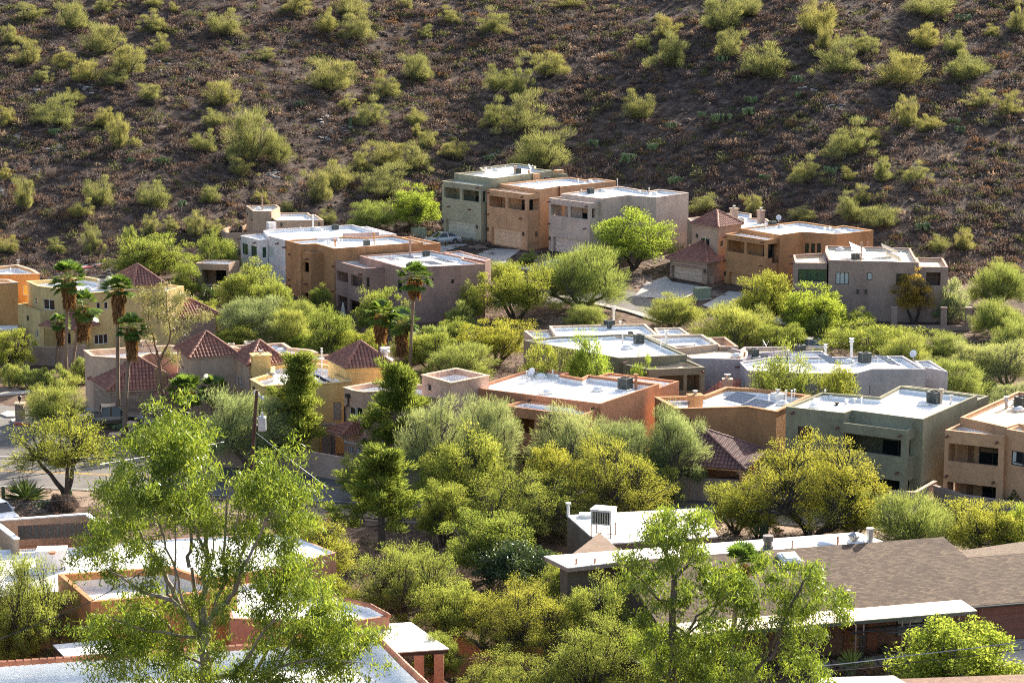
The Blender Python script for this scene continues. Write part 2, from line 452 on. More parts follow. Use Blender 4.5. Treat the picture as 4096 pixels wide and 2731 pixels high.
    def chimney(s, c, x, y, w, d, h, mat, rz=.5, cap=True):
        if cap: w *= .8; d *= .8; h *= .9
        p = s.on(c, x, y); M = Matrix.Translation(p) @ Matrix.Rotation(rz, 4, 'Z'); m = MB()
        m.box(-w / 2, w / 2, -d / 2, d / 2, -.02, h, 0, M)
        if cap: m.box(-w / 2 - .1, w / 2 + .1, -d / 2 - .1, d / 2 + .1, h + .002, h + .14, 0, M)
        q = adopt(m.obj('chimney', mat), s.root)
        if cap:
            m = MB(); m.cyl(p, .13, p.z + h + .14, p.z + h + .4, 10); m.cyl(p, .22, p.z + h + .4, p.z + h + .46, 10)
            k = m.obj('flue_cap', GALV); k.parent = q
# ---- things standing on roofs
def make_ac(beige=False):
    root = empty('air_conditioner', (0, 0, -50), 'x', 'air conditioner')
    bm = MB(); w = .45
    bm.box(-w, w, -w, w, .08, .12); 
    for a in range(4):
        M = Matrix.Rotation(a * math.pi / 2, 4, 'Z')
        bm.box(w - .03, w, -w, -w + .06, .12, .92, 0, M)
        for k in range(11):
            y = -w + .09 + k * .073; bm.box(w - .025, w - .005, y, y + .035, .14, .9, 0, M)
    bm.box(-w + .05, w - .05, -w + .05, w - .05, .12, .9, 1)
    bm.box(-w, w, -w, w, .9, .95)
    b = bm.obj('casing', [AC_BEIGE if beige else AC_GREY, AC_DK], root)
    g = MB()
    for r_ in (.12, .2, .28, .36):
        pts = [(r_ * math.cos(t * math.pi / 8), r_ * math.sin(t * math.pi / 8), .975) for t in range(17)]; g.tube(pts, .012, 4)
    for t in range(8): g.tube([(0, 0, .985), (.38 * math.cos(t * math.pi / 4), .38 * math.sin(t * math.pi / 4), .97)], .012, 4)
    g.cyl((0, 0), .38, .951, .962, 20); g.obj('fan_grille', AC_DK, root)
    f = MB(); f.box(-.6, .6, -.6, .6, 0, .08); f.obj('base_pad', PVC, root)
    return root
AC0 = make_ac(); AC1 = make_ac(True)
USED = {}
def ac(B, c, x, y, label, scale=1.0, rz=.6, beige=False):
    scale *= .68
    p = B.on(c, x, y); src = AC1 if beige else AC0
    if src.name not in USED: USED[src.name] = 1; o = src; o.location = p; o.rotation_euler = (0, 0, rz); o.scale = (scale,) * 3; o['label'] = label
    else: o = place_copy(src, p, rz, scale, label)
    o['group'] = 'air conditioners on the flat roofs'; return o
SOLAR_W = glass_mat('painted_glare_solar_cells', (.40, .40, .40)); SOLAR_G = glass_mat('painted_sky_solar_cells', (.20, .22, .26))  # dark cells given whitish and grey-blue base colours: sky reflection painted in
for m_ in (SOLAR_W, SOLAR_G): m_.node_tree.nodes['Principled BSDF'].inputs['Roughness'].default_value = .35
def solar(B, c, px, hs, label, mat=None, rails=5):
    """a tilted panel from its four corners (high left, high right, low right, low left) at heights hs above the roof"""
    W = [atz(c(x, y), B.zr + h) for (x, y), h in zip(px, hs)]; W[2] = W[1] + (W[3] - W[0])
    o = empty('solar_panel', Vector((W[3].x, W[3].y, B.zr + .02)), label, 'solar panel', 'solar panels on the flat roofs'); L = [w - o.location for w in W]
    n = (L[1] - L[0]).cross(L[3] - L[0]).normalized(); n = n if n.z > 0 else -n
    m = MB(); m.hexa([p - n * .04 for p in (L[3], L[2], L[1], L[0])] + [p for p in (L[3], L[2], L[1], L[0])]); m.obj('cell_sheet', mat or SOLAR, o)
    f = MB()
    for k in range(rails): t = k / (rails - 1); f.tube([L[0].lerp(L[3], t) + n * .004, L[1].lerp(L[2], t) + n * .004], .02, 4)
    for t in (0, .333, .667, 1): f.tube([L[0].lerp(L[1], t) + n * .004, L[3].lerp(L[2], t) + n * .004], .02, 4)
    f.obj('panel_frame', ALU, o)
    g = MB()
    for a, b_ in ((0, 3), (1, 2)):
        for t in (.15, .85):
            p = L[a].lerp(L[b_], t).lerp(L[1 - a if a < 2 else a], .12) - n * .04; g.tube([p, Vector((p.x, p.y, 0))], .025, 5)
    g.obj('leg_frame', ALU, o); return o
def make_dish():
    root = empty('satellite_dish', (0, 0, -50), 'x', 'satellite dish')
    m = MB(); m.tube([(0, 0, 0), (0, 0, .5), (.05, -.1, .75)], .03, 6); m.tube([(-.35, .3, 0), (0, 0, .4)], .02, 5); m.tube([(.35, .3, 0), (0, 0, .4)], .02, 5); m.obj('mast', GALV, root)
    d = MB(); M = Matrix.Translation((0, -.12, .85)) @ Matrix.Rotation(rad(60), 4, 'X'); n = 16; rr = [0.001, .12, .24, .34, .4]
    V = []; Fc = []
    for r_ in rr:
        for j in range(n): V.append(M @ Vector((r_ * math.cos(j * 2 * math.pi / n), r_ * 1.1 * math.sin(j * 2 * math.pi / n), r_ * r_ * .6)))
    for i in range(4):
        for j in range(n): Fc.append((i * n + j, i * n + (j + 1) % n, (i + 1) * n + (j + 1) % n, (i + 1) * n + j))
    b = len(V); V += [v + Vector((0, .02, -.02)) for v in V]; Fc += [tuple(b + k for k in f[::-1]) for f in Fc]
    d.add(V, Fc); d.obj('reflector', DOME, root, True)
    a = MB(); a.tube([M @ Vector((0, -.42, .1)), M @ Vector((0, -.1, .5))], .018, 5); a.box(-.05, .05, -.05, .05, -.06, .06, 0, M @ Matrix.Translation((0, -.08, .52))); a.obj('feed_arm', GALV, root)
    return root
DISH = make_dish()
def dish(B, c, x, y, label, rz=0, s=1):
    s *= .8
    p = B.on(c, x, y)
    if 'dish' not in USED: USED['dish'] = 1; o = DISH; o.location = p; o.rotation_euler = (0, 0, rz); o.scale = (s,) * 3; o['label'] = label
    else: o = place_copy(DISH, p, rz, s, label)
    o['group'] = 'satellite dishes on the roofs'; return o
# ---- tiled roofs: real barrel tiles laid in columns up each slope
def tile_mat(name, a, b):
    m, nt, bs = new_mat(name); bs.inputs['Roughness'].default_value = .75
    geo = nt.nodes.new('ShaderNodeNewGeometry'); t = tex(nt, scale=1.2, detail=4)
    c = ramp(nt, geo.outputs['Random Per Island'], [(0, a), (1, b)])
    c = mixc(nt, 1, c, ramp(nt, t.outputs['Fac'], [(.3, (.75, .75, .78)), (.7, (1.15, 1.12, 1.08))]), 'MULTIPLY')
    nt.links.new(c, bs.inputs['Base Color']); return m
TILE = tile_mat('terracotta_barrel_tile', (.24, .10, .075), (.34, .155, .11))
def tile_slope(m, e0, e1, tops, w=.30, course=.42):
    """e0,e1: eave ends; tops: one or two points of the ridge"""
    e0, e1 = Vector(e0), Vector(e1); tops = [Vector(t) for t in tops]
    u = (e1 - e0); L = u.length; u /= L
    mid = tops[0] if len(tops) == 1 else (tops[0] + tops[1]) / 2
    v = (mid - e0); v -= u * v.dot(u); T = v.length; v /= T
    nrm = u.cross(v); 
    if nrm.z < 0: nrm = -nrm
    loc = [((t - e0).dot(u), (t - e0).dot(v)) for t in tops]
    poly = [(0, 0), (L, 0)] + (loc if len(loc) == 1 else [max(loc), min(loc)])
    m.add([e0 + u * a + v * b for a, b in poly], [tuple(range(len(poly)))])
    def tmax(s):
        best = 0
        n = len(poly); ts = []
        for i in range(1, n):
            (a, b), (c_, d) = poly[i], poly[(i + 1) % n]
            if min(a, c_) <= s <= max(a, c_) and abs(a - c_) > 1e-6: ts.append(b + (d - b) * (s - a) / (c_ - a))
        return max(ts) if ts else 0
    k = max(1, int(L / w))
    for i in range(k):
        s = (i + .5) * L / k; tm = tmax(s); t0 = -.05
        while t0 < tm - .1:
            t1 = min(t0 + course, tm)
            V = []
            for tt, lift, r_ in ((t0, .035, w * .42), (t1, .0, w * .36)):
                for a in (0, .25, .5, .75, 1):
                    an = math.pi * a; V.append(e0 + u * (s - math.cos(an) * r_) + v * tt + nrm * (math.sin(an) * .085 + lift + .004))
            m.add(V, [(0, 1, 6, 5), (1, 2, 7, 6), (2, 3, 8, 7), (3, 4, 9, 8), (0, 4, 3, 2, 1)])
            t0 = t1
def hip_roof(root, eaves, apex, drop=.16, mat=None, cornice=None, ridge2=None):
    """eaves: 4 world points in order; apex: point, or ridge2 for a ridge of two points"""
    m = MB(); E = [Vector(e) for e in eaves]; n = len(E)
    A = Vector(apex); B = Vector(ridge2) if ridge2 is not None else A
    cen = sum(E, Vector()) / n
    for i in range(n):
        a, b = E[i], E[(i + 1) % n]
        if ridge2 is None: tops = [A]
        else:
            mid = (a + b) / 2
            da, db = (mid - A).length, (mid - B).length
            if n == 4 and i % 2 == 1: tops = [A if da < db else B]
            else: tops = [A, B]
        tile_slope(m, a, b, tops)
    tp = [A, B]
    for e in E:
        t = min(tp, key=lambda q: (q - e).length); pts = [e + (t - e) * k / 8 + Vector((0, 0, .06)) for k in range(9)]
        for k in range(8): m.tube([pts[k] - (t - e) / 60, pts[k + 1]], [.15, .12], 7)
    if ridge2 is not None: m.tube([A + Vector((0, 0, .06)), B + Vector((0, 0, .06))], .14, 7)
    r = adopt(m.obj('tile_roof', mat or TILE), root)
    if cornice:
        q = MB(); inn = [e + (cen - e) * .05 for e in E]
        lo = [v - Vector((0, 0, drop + .03)) for v in inn]
        q.add([v - Vector((0, 0, .03)) for v in E] + [v - Vector((0, 0, .14)) for v in E] + lo, [tuple(range(n))] + [(k * n + i, k * n + (i + 1) % n, (k + 1) * n + (i + 1) % n, (k + 1) * n + i) for k in range(2) for i in range(n)] + [tuple(range(2 * n, 3 * n))])
        adopt(q.obj('cornice', cornice), root)
    return r
def wall_quad(root, pts, zt, zb, mat, name='wall', t=.0):
    o = bpy.data.objects.new(name, prism_mesh([V2(Vector(p)) for p in pts], zb, zt)); o.data.materials.append(mat); link(o); return adopt(o, root)
# ---------------------------------------------------------------- stucco colours
S_TAN = stucco('tan_stucco', (.40, .29, .21)); S_WHITE = stucco('off_white_stucco', (.60, .57, .58)); S_BROWN = stucco('burnt_ochre_stucco', (.41, .22, .11))
S_PLUM = stucco('plum_brown_stucco', (.34, .22, .185)); S_SAGE = stucco('sage_grey_stucco', (.31, .295, .21)); S_ORANGE = stucco('pale_orange_stucco', (.50, .30, .175))
S_ROSE = stucco('rose_grey_stucco', (.50, .40, .34)); S_TAUPE = stucco('taupe_stucco', (.41, .295, .225)); S_MAUVE = stucco('mauve_brown_stucco', (.34, .245, .205))
S_SIENNA = stucco('sienna_stucco', (.44, .205, .115)); S_OLIVE = stucco('olive_grey_stucco', (.20, .195, .14)); S_GREEN = stucco('grey_green_stucco', (.25, .24, .165))
S_LILAC = stucco('lilac_grey_stucco', (.37, .335, .355)); S_PALEG = stucco('pale_grey_stucco', (.37, .36, .385)); S_PINK = stucco('salmon_pink_stucco', (.52, .35, .275))
S_YEL = stucco('mustard_yellow_stucco', (.76, .52, .21)); S_YELP = stucco('pale_yellow_stucco', (.60, .45, .21)); S_CARA = stucco('caramel_stucco', (.42, .225, .11))
S_GOLD = stucco('golden_orange_stucco', (.55, .30, .12)); S_BLUSH = stucco('blush_stucco', (.52, .375, .28)); S_BEIGE = stucco('beige_stucco', (.46, .38, .30))
G_SAGE = plain('sage_garage_paint', (.44, .43, .35), .7); G_ORANGE = plain('orange_garage_paint', (.62, .42, .27), .7); G_ROSE = plain('rose_garage_paint', (.60, .49, .42), .7); G_TAUPE = plain('taupe_garage_paint', (.52, .41, .32), .7); G_OCH = plain('ochre_garage_paint', (.50, .30, .16), .7)

def spouts(B, *a):
    for i, c, x, y in a: B.spout(i, c, x, y)

# ---- far row, left: tan house
H = House('adobe_house', 'tan stucco house with small roof tower behind the white house')
T = Block(H, c2, [(430, 170), (497, 222), (668, 222), (750, 186), (717, 162)], 8.0, 1, S_TAN, MWd)
T.panel(0, c2, (440, 235), (449, 262), FRAME_D, name='wall_lamp'); T.panel(0, c2, (480, 290), (494, 312), FRAME_D, name='wall_lamp'); T.build()
T.skylight(c2, 545, 210, 1.0, .8); T.stack(c2, 583, 212, 1.6, .07, S_TAN)
W = Block(H, c2, [(655, 268), (710, 310), (1160, 306), (1083, 255), (1042, 260), (1013, 234), (750, 235), (690, 250)], 7.15, 1, S_TAN)
W.lamp(1, c2, 762, 350); W.lamp(1, c2, 1115, 345); W.build()
D = Block(H, c2, [(198, 400), (238, 426), (720, 414), (690, 360), (432, 345), (400, 360), (330, 316), (322, 335)], 5.5, 1, S_TAN, MTan, par=.9); D.build()
# ---- white house
H = House('adobe_house', 'white stucco house with green glazed windows left of the burnt ochre house')
A = Block(H, c2, [(378, 450), (553, 490), (634, 486), (600, 428)], 7.2, 0, S_WHITE)
A.window(0, c2, (397, 520), (450, 632), pane=GLASSG, frame=FRAME_D); A.window(0, c2, (478, 542), (532, 655), pane=GLASSG, frame=FRAME_D)
A.window(1, c2, (582, 558), (628, 660), 0, pane=GLASSG, frame=FRAME_W)
spouts(A, (0, c2, 382, 476), (0, c2, 525, 516), (0, c2, 384, 695), (0, c2, 515, 733)); A.build()
M = Block(H, c2, [(636, 452), (795, 492), (1300, 466), (1335, 430), (1677, 417), (1430, 348), (705, 390), (592, 402)], 7.6, 0, S_WHITE, t=.2)
M.window(0, c2, (637, 545), (694, 672), 0, pane=BLIND, frame=FRAME_W); spouts(M, (0, c2, 735, 522)); M.build()
M.chimney(c2, 667, 412, .95, .8, 1.1, S_WHITE, cap=False); M.stack(c2, 1058, 385, 1.3, .1); M.vent(c2, 940, 405, .4); M.vent(c2, 1000, 468); M.vent(c2, 1165, 462); M.skylight(c2, 1100, 405, 1.6, .9)
ac(M, c2, 1267, 398, 'black air conditioner standing on the white house roof', 1.0)
Block(H, c2, [(1677, 440), (1840, 437), (1560, 363), (1490, 370)], 7.15, 0, S_WHITE).build()
# ---- burnt ochre house
zb = zh(c2, 1035, 613, 1110, .9)
H = House('adobe_house', 'burnt ochre stucco house between the white house and the plum house')
A = Block(H, c2, [(864, 567), (1035, 613), (1252, 598), (1075, 548), (900, 560)], zb, 0, S_BROWN, MWd)
A.loggia(0, c2, [((870, 664), (1020, 800))], 2.0, door=None); A.loggia(0, c2, [((942, 970), (1015, 1090))], 2.0)
A.window(0, c2, (868, 945), (902, 1090), 0)
spouts(A, (0, c2, 860, 622), (0, c2, 1010, 668), (0, c2, 860, 860), (0, c2, 1003, 900)); A.build()
M = Block(H, c2, [(800, 494), (940, 531), (1085, 525), (1252, 572), (2090, 512), (1810, 447), (1555, 468), (1300, 460)], zb + .75, 0, S_BROWN)
M.window(0, c2, (833, 905), (848, 1020), 0); spouts(M, (0, c2, 803, 558)); M.build()
M.vent(c2, 1175, 540, .35, .1); M.vent(c2, 1300, 520, .35, .1); M.vent(c2, 1330, 530); M.stack(c2, 1265, 555, .5, .1, S_BROWN); M.stack(c2, 1630, 535, 1.0, .08, S_BROWN); M.skylight(c2, 1200, 525)
ac(M, c2, 1560, 545, 'dark air conditioner standing on the burnt ochre house roof', .95)
Block(H, c2, [(2090, 535), (2252, 520), (1962, 459), (1880, 464)], zb + .35, 0, S_BROWN, MWd).build()
# ---- plum house
zb = zh(c2, 1540, 757, 1240, .6)
H = House('adobe_house', 'plum brown stucco house with raised black solar panels on its roof')
A = Block(H, c2, [(1256, 684), (1540, 758), (1772, 744), (1480, 667)], zb, -1, S_PLUM, MWd)
A.loggia(0, c2, [((1278, 775), (1386, 895)), ((1412, 812), (1520, 945))], 2.2, door=(.55, .95)); A.window(1, c2, (1560, 842), (1588, 952), 0)
A.loggia(0, c2, [((1290, 1005), (1380, 1160)), ((1400, 1045), (1520, 1210))], 2.4, door=(.2, .8))
spouts(A, (0, c2, 1262, 735), (0, c2, 1512, 812), (0, c2, 1262, 968)); A.build()
M = Block(H, c2, [(1490, 638), (1900, 752), (2669, 716), (2465, 668), (2471, 650), (2160, 589)], zb + .5, -1, S_PLUM)
M.window(1, c2, (2170, 848), (2185, 872), 0); M.window(1, c3, (222, 1098), (246, 1130), 0); M.window(0, c2, (1850, 860), (1890, 985), 0); M.build()
M.stack(c2, 1968, 640, 1.5, .1, S_PLUM); M.vent(c2, 1830, 725); M.vent(c2, 2005, 700)
ac(M, c2, 2117, 645, 'black air conditioner behind the solar panels on the plum house roof', 1.0)
for q, lab in (([(255, 112), (360, 110), (505, 148), (390, 140)], 'black tilted solar panel at the left end of the plum house roof'), ([(422, 93), (540, 95), (660, 127), (545, 125)], 'black tilted solar panel left of the air conditioner on the plum house'), ([(740, 117), (850, 122), (1000, 168), (890, 160)], 'black tilted solar panel at the right end of the plum house roof'), ([(630, 147), (760, 147), (880, 185), (750, 183)], 'black tilted solar panel nearest the front wall of the plum house')):
    solar(M, crop(1400, 980, 2.317), q, (.85, .75, .4, .5), lab)
Block(H, c2, [(2669, 690), (2724, 671), (2437, 593), (2277, 604), (2400, 640)], zb + .3, -1, S_PLUM).build()
# ---- sage house
zb = zh(c3, 475, 305, 782, 3.2)
H = House('adobe_house', 'sage grey stucco house with garage, leftmost of the three tall hillside houses')
A = Block(H, c3, [(142, 263), (475, 305), (585, 293), (250, 250)], zb, 1, S_SAGE, MWd)
A.loggia(0, c3, [((162, 313), (296, 422)), ((316, 333), (456, 444))], 2.2, door=(.55, .8), sides=[(3, (150, 310), (215, 400))] if False else ())
A.loggia(1, c3, [((492, 350), (522, 440))], 1.0)
A.garage(0, c3, (180, 585), (428, 762), G_SAGE); spouts(A, (0, c3, 150, 277), (0, c3, 452, 318), (0, c3, 208, 478), (0, c3, 386, 503)); A.lamp(0, c3, 153, 608); A.lamp(0, c3, 442, 652); A.build()
M = Block(H, c3, [(247, 197), (583, 242), (1087, 173), (940, 158), (942, 137), (765, 114), (460, 150), (490, 177)], zb + .8, 1, S_SAGE, MWd); M.build()
M.skylight(c3, 595, 180); M.vent(c3, 515, 175, .3, .1); M.vent(c3, 565, 185); M.vent(c3, 655, 190); M.vent(c3, 680, 175); M.stack(c3, 765, 205, .7, .12, S_BLUSH)
ac(M, c3, 785, 203, 'grey green air conditioner standing on the sage house roof', 1.1); dish(M, c3, 880, 185, 'satellite dish on the sage house roof', 1.2)
Block(H, c3, [(1087, 196), (1209, 206), (1095, 180), (1050, 178)], zb + .4, 1, S_SAGE, MWd).build()
# ---- pale orange house
zb = zh(c3, 870, 378, 848, 3.0)
H = House('adobe_house', 'pale orange stucco house with garage, middle of the three tall hillside houses')
A = Block(H, c3, [(525, 332), (870, 378), (972, 365), (630, 320)], zb, 1, S_ORANGE, MWd)
A.loggia(0, c3, [((543, 386), (682, 495)), ((706, 404), (846, 515))], 2.2, door=(.55, .85)); A.loggia(1, c3, [((884, 422), (966, 505))], 1.6)
A.garage(0, c3, (565, 650), (818, 838), G_ORANGE); spouts(A, (0, c3, 545, 362), (0, c3, 832, 398), (0, c3, 543, 543), (0, c3, 820, 580)); A.lamp(0, c3, 535, 672); A.lamp(0, c3, 835, 712)
A.panel(1, c3, (915, 740), (942, 780), S_ORANGE, .2); A.build()
M = Block(H, c3, [(628, 288), (970, 335), (1142, 307), (1145, 311), (1620, 262), (1440, 239), (1350, 252), (1230, 231), (1100, 240), (870, 262)], zb + .45, 1, S_ORANGE)
M.window(1, c3, (944, 692), (957, 733), 0); M.window(2, c3, (1012, 682), (1028, 722), 0); M.build()
M.chimney(c3, 930, 272, 1.0, 1.0, 1.1, S_ORANGE, cap=False); M.chimney(c3, 1135, 242, 1.0, 1.0, 1.1, S_ORANGE, cap=False); M.stack(c3, 880, 262, 1.0, .1, S_ORANGE)
M.skylight(c3, 945, 282); M.skylight(c3, 1395, 277); M.vent(c3, 982, 262, .4); M.vent(c3, 1300, 285)
ac(M, c3, 1035, 268, 'black air conditioner between two orange chimneys on the pale orange house', .95)
# ---- rose grey house
zb = zh(c3, 1400, 450, 925, 2.6)
H = House('adobe_house', 'rose grey stucco house with three slit windows, rightmost of the three tall hillside houses')
A = Block(H, c3, [(1050, 407), (1400, 451), (1502, 440), (1155, 395)], zb, 0, S_ROSE, MWd)
A.loggia(0, c3, [((1068, 458), (1212, 570)), ((1234, 478), (1378, 590))], 2.2, door=(.52, .8)); A.loggia(1, c3, [((1416, 498), (1450, 575))], 1.0)
A.garage(0, c3, (1088, 733), (1348, 920), G_ROSE); spouts(A, (0, c3, 1060, 437), (0, c3, 1374, 478), (0, c3, 1058, 624), (0, c3, 1362, 664)); A.lamp(0, c3, 1060, 750); A.lamp(0, c3, 1367, 795); A.build()
M = Block(H, c3, [(1153, 370), (1502, 413), (1670, 389), (1725, 384), (1960, 402), (2235, 362), (1980, 332), (1900, 348), (1645, 308)], zb + .45, 0, S_ROSE)
for x in (1702, 1748, 1793): M.window(3, c3, (x, 480), (x + 28, 560), 0)
M.build(); M.vent(c3, 1325, 375, .5); M.vent(c3, 1630, 318, 1.0); M.skylight(c3, 1505, 357, 1.2); M.vent(c3, 1820, 372, .3, .1); M.vent(c3, 1885, 375, .3, .1); M.vent(c3, 1900, 362); M.skylight(c3, 1945, 382)
ac(M, c3, 1404, 372, 'grey green air conditioner at the front of the rose grey house roof', 1.1)
# ---- taupe house with tiled tower
H = House('tile_roof_house', 'taupe stucco house with a hipped tile tower over a stone fronted garage')
S_STONE = None
def stone_mat():
    m, nt, b = new_mat('split_face_stone'); b.inputs['Roughness'].default_value = .9
    tc = nt.nodes.new('ShaderNodeTexCoord'); sp = nt.nodes.new('ShaderNodeSeparateXYZ'); nt.links.new(tc.outputs['Object'], sp.inputs[0])
    ad = nt.nodes.new('ShaderNodeMath'); ad.operation = 'ADD'; nt.links.new(sp.outputs[0], ad.inputs[0]); nt.links.new(sp.outputs[1], ad.inputs[1])
    cb = nt.nodes.new('ShaderNodeCombineXYZ'); nt.links.new(ad.outputs[0], cb.inputs[0]); nt.links.new(sp.outputs[2], cb.inputs[1])
    br = nt.nodes.new('ShaderNodeTexBrick'); br.inputs['Scale'].default_value = 1; br.inputs['Brick Width'].default_value = .6; br.inputs['Row Height'].default_value = .3; br.inputs['Mortar Size'].default_value = .015
    br.inputs['Color1'].default_value = (.36, .26, .20, 1); br.inputs['Color2'].default_value = (.27, .185, .145, 1); br.inputs['Mortar'].default_value = (.2, .15, .12, 1)
    nt.links.new(cb.outputs[0], br.inputs['Vector']); nt.links.new(br.outputs['Color'], b.inputs['Base Color']); bump(nt, b, br.outputs['Fac'], .4, .03); return m
S_STONE = stone_mat()
ze = 4.5
fr, lf = atz(c4(508, 492), ze), atz(c4(205, 455), ze); ux = (fr - lf).normalized(); vy = Vector((-ux.y, ux.x, 0))
G = Block(H, None, [lf + ux * .35 + vy * .35, fr - ux * .35 + vy * .35, fr - ux * .35 + vy * 6.6, lf + ux * .35 + vy * 6.6], ze - .12, 0, S_STONE, flat=True)
G.garage(0, c4, (250, 508), (467, 655), G_TAUPE); G.lamp(0, c4, 225, 503); G.lamp(0, c4, 488, 550); G.panel(1, c4, (525, 590), (545, 640), S_TAUPE, .2); G.build()
e4 = [lf, fr, fr + vy * 7, lf + vy * 7]
hip_roof(H.root, e4, (e4[0] + e4[2]) / 2 - ux * .0 + Vector((0, 0, 2.0)), cornice=S_TAUPE)
zt = 8.3; f2, l2, r2 = atz(c4(585, 235), zt), atz(c4(380, 205), zt), atz(c4(768, 207), zt)
b2 = l2 + r2 - f2
hip_roof(H.root, [l2, f2, r2, b2], atz(c4(575, 143), 9.9) if False else (l2 + r2) / 2 + Vector((0, 0, 1.5)), cornice=S_TAUPE)
cc = (l2 + r2) / 2
sh = [q + (cc - q) * .09 for q in (l2, f2, r2, b2)]
TW = Block(H, None, sh, zt - .1, 1, S_TAUPE, flat=True); TW.window(0, c4, (453, 305), (520, 372), 1, FRAME_W); TW.window(1, c4, (600, 330), (625, 375), 0, FRAME_W); TW.lamp(0, c4, 432, 296); TW.build()
RL = Block(H, c4, [(366, 372), (545, 388), (552, 372), (380, 356)], 5.6, 4.6, S_TAUPE, par=.5); RL.build()
BK = Block(H, c4, [(360, 168), (400, 200), (700, 250), (985, 215), (935, 170), (825, 166), (825, 135), (735, 122)], 7.5, 1, S_TAUPE); BK.build()
BK.chimney(c4, 698, 195, .95, .8, 1.7, S_TAUPE); BK.chimney(c4, 893, 205, .8, .8, 1.6, S_TAUPE)
ac(BK, c4, 748, 200, 'beige air conditioner behind the tiled tower of the taupe house', .9, beige=True)
# ---- ochre house right of it
zb = zh(c4, 930, 326, 735, 1.25)
H = House('adobe_house', 'ochre stucco house with corner balcony beside the tiled tower house')
A = Block(H, c4, [(634, 280), (930, 327), (1030, 312), (740, 266)], zb, 0, S_CARA)
A.loggia(0, c4, [((650, 322), (772, 425)), ((790, 342), (916, 448))], 2.2, door=(.6, .85)); A.loggia(1, c4, [((946, 358), (1028, 446))], 1.8)
A.garage(0, c4, (662, 556), (888, 700), G_OCH); spouts(A, (0, c4, 640, 302), (0, c4, 910, 342), (0, c4, 640, 470), (0, c4, 900, 512)); A.lamp(0, c4, 635, 568); A.build()
M = Block(H, c4, [(735, 241), (1030, 290), (1195, 267), (1445, 284), (1707, 255), (1490, 220), (1430, 230), (1262, 203), (1172, 190)], zb + .4, 0, S_CARA)
for x in (1212, 1256, 1299): M.window(2, c4, (x, 349), (x + 27, 420), 0)
M.build(); M.skylight(c4, 1038, 240, 1.0); M.vent(c4, 925, 250, .6, .1, mat=GALV); M.vent(c4, 1355, 258, .3, .1); M.vent(c4, 1393, 258, .3, .1); M.skylight(c4, 1450, 275); M.vent(c4, 1495, 275, .3, .1)
ac(M, c4, 976, 236, 'dark air conditioner on the ochre house roof near the tiled tower', 1.15); dish(M, c4, 1020, 205, 'satellite dish behind the air conditioner of the ochre house', 0)
# ---- mauve house
zb = 7.2
H = House('adobe_house', 'mauve brown stucco house with three white framed solar panels, far right of the upper row')
A = Block(H, c4, [(1126, 432), (1140, 490), (1372, 492), (1356, 420)], zb - .35, -1, S_MAUVE, MTan)
A.window(1, c4, (1163, 536), (1367, 627), 2, pane=GLASSG); spouts(A, (0, c4, 1127, 440), (0, c4, 1130, 495)); A.build()
M = Block(H, c4, [(1357, 408), (1385, 471), (2035, 489), (2005, 440), (1975, 384), (1362, 367)], zb, -1, S_MAUVE, membrane('sandy_roof_coating', (.66, .58, .47), (.5, .38, .26), .8))
M.window(1, c4, (1434, 558), (1528, 648), 2, pane=BLIND); M.window(1, c4, (1662, 562), (1698, 616), 0, pane=BLIND); M.window(1, c4, (1873, 568), (1965, 660), 1); M.lamp(1, c4, 1593, 700); M.lamp(1, c4, 1652, 700); M.build()
M.skylight(c4, 1466, 402, 1.0); M.stack(c4, 1617, 472, 1.6, .09, S_MAUVE); M.vent(c4, 1517, 470, .6); M.vent(c4, 1665, 385, .6, mat=S_MAUVE); M.vent(c4, 1905, 455, .6)
ac(M, c4, 1577, 470, 'black air conditioner in front of the solar panels on the mauve house', 1.1)
for q, lab in (([(262, 75), (425, 145), (460, 238), (293, 165)], 'large white framed solar panel beside the mauve house air conditioner'), ([(605, 88), (770, 162), (785, 205), (622, 130)], 'white framed solar panel at the back of the mauve house roof'), ([(645, 165), (808, 240), (822, 285), (660, 210)], 'white framed solar panel near the front wall of the mauve house roof')):
    solar(M, crop(3300, 940, 2.688), q, (1.5, .8, .2, .9), lab, SOLAR_W, 7)
RB = Block(H, c4, [(2036, 520), (2249, 521), (2212, 456), (2010, 450)], zb - .5, -1, S_MAUVE, MTan); RB.loggia(0, c4, [((2090, 560), (2192, 655))], 2.5); RB.build()
# ---- middle cluster
H = House('adobe_house', 'cream stucco house at the back of the middle cluster with one dark air conditioner')
M = Block(H, c7, [(724, 110), (782, 200), (1640, 190), (1532, 95)], 6.3, -1, S_BEIGE); M.build(); M.stack(c7, 1265, 90, 1.3, .12); M.vent(c7, 1318, 125, .5, .08); M.vent(c7, 1353, 128, .3); 
ac(M, c7, 1228, 135, 'black air conditioner on the cream roof at the back of the cluster', 1.25)
Block(H, c7, [(512, 150), (600, 220), (782, 222), (722, 146)], 5.9, -1, S_BEIGE).build()
Block(H, c7, [(1600, 128), (1640, 190), (1905, 180), (1820, 123)], 5.9, -1, S_BEIGE).build()
H = House('adobe_house', 'olive grey stucco house with open corner balcony, middle of the cluster')
M = Block(H, c7, [(510, 232), (1310, 380), (1878, 353), (1530, 196), (1350, 178), (780, 200)], 6.4, -1, S_OLIVE); M.build()
M.skylight(c7, 1382, 302, 1.3, 1.1); M.stack(c7, 1703, 310, 1.4, .12); M.vent(c7, 1340, 258, .8, .1, mat=GALV); M.vent(c7, 1148, 258, .2, .12); M.vent(c7, 1660, 318, .6)
ac(M, c7, 1475, 262, 'grey green air conditioner on the olive house roof', 1.35, .2); ac(M, c7, 1405, 200, 'low grey air conditioner at the back of the olive house roof', .7, .2)
A = Block(H, c7, [(1342, 430), (1560, 478), (2028, 456), (1882, 393), (1330, 402)], 5.95, -1, S_OLIVE, MTan)
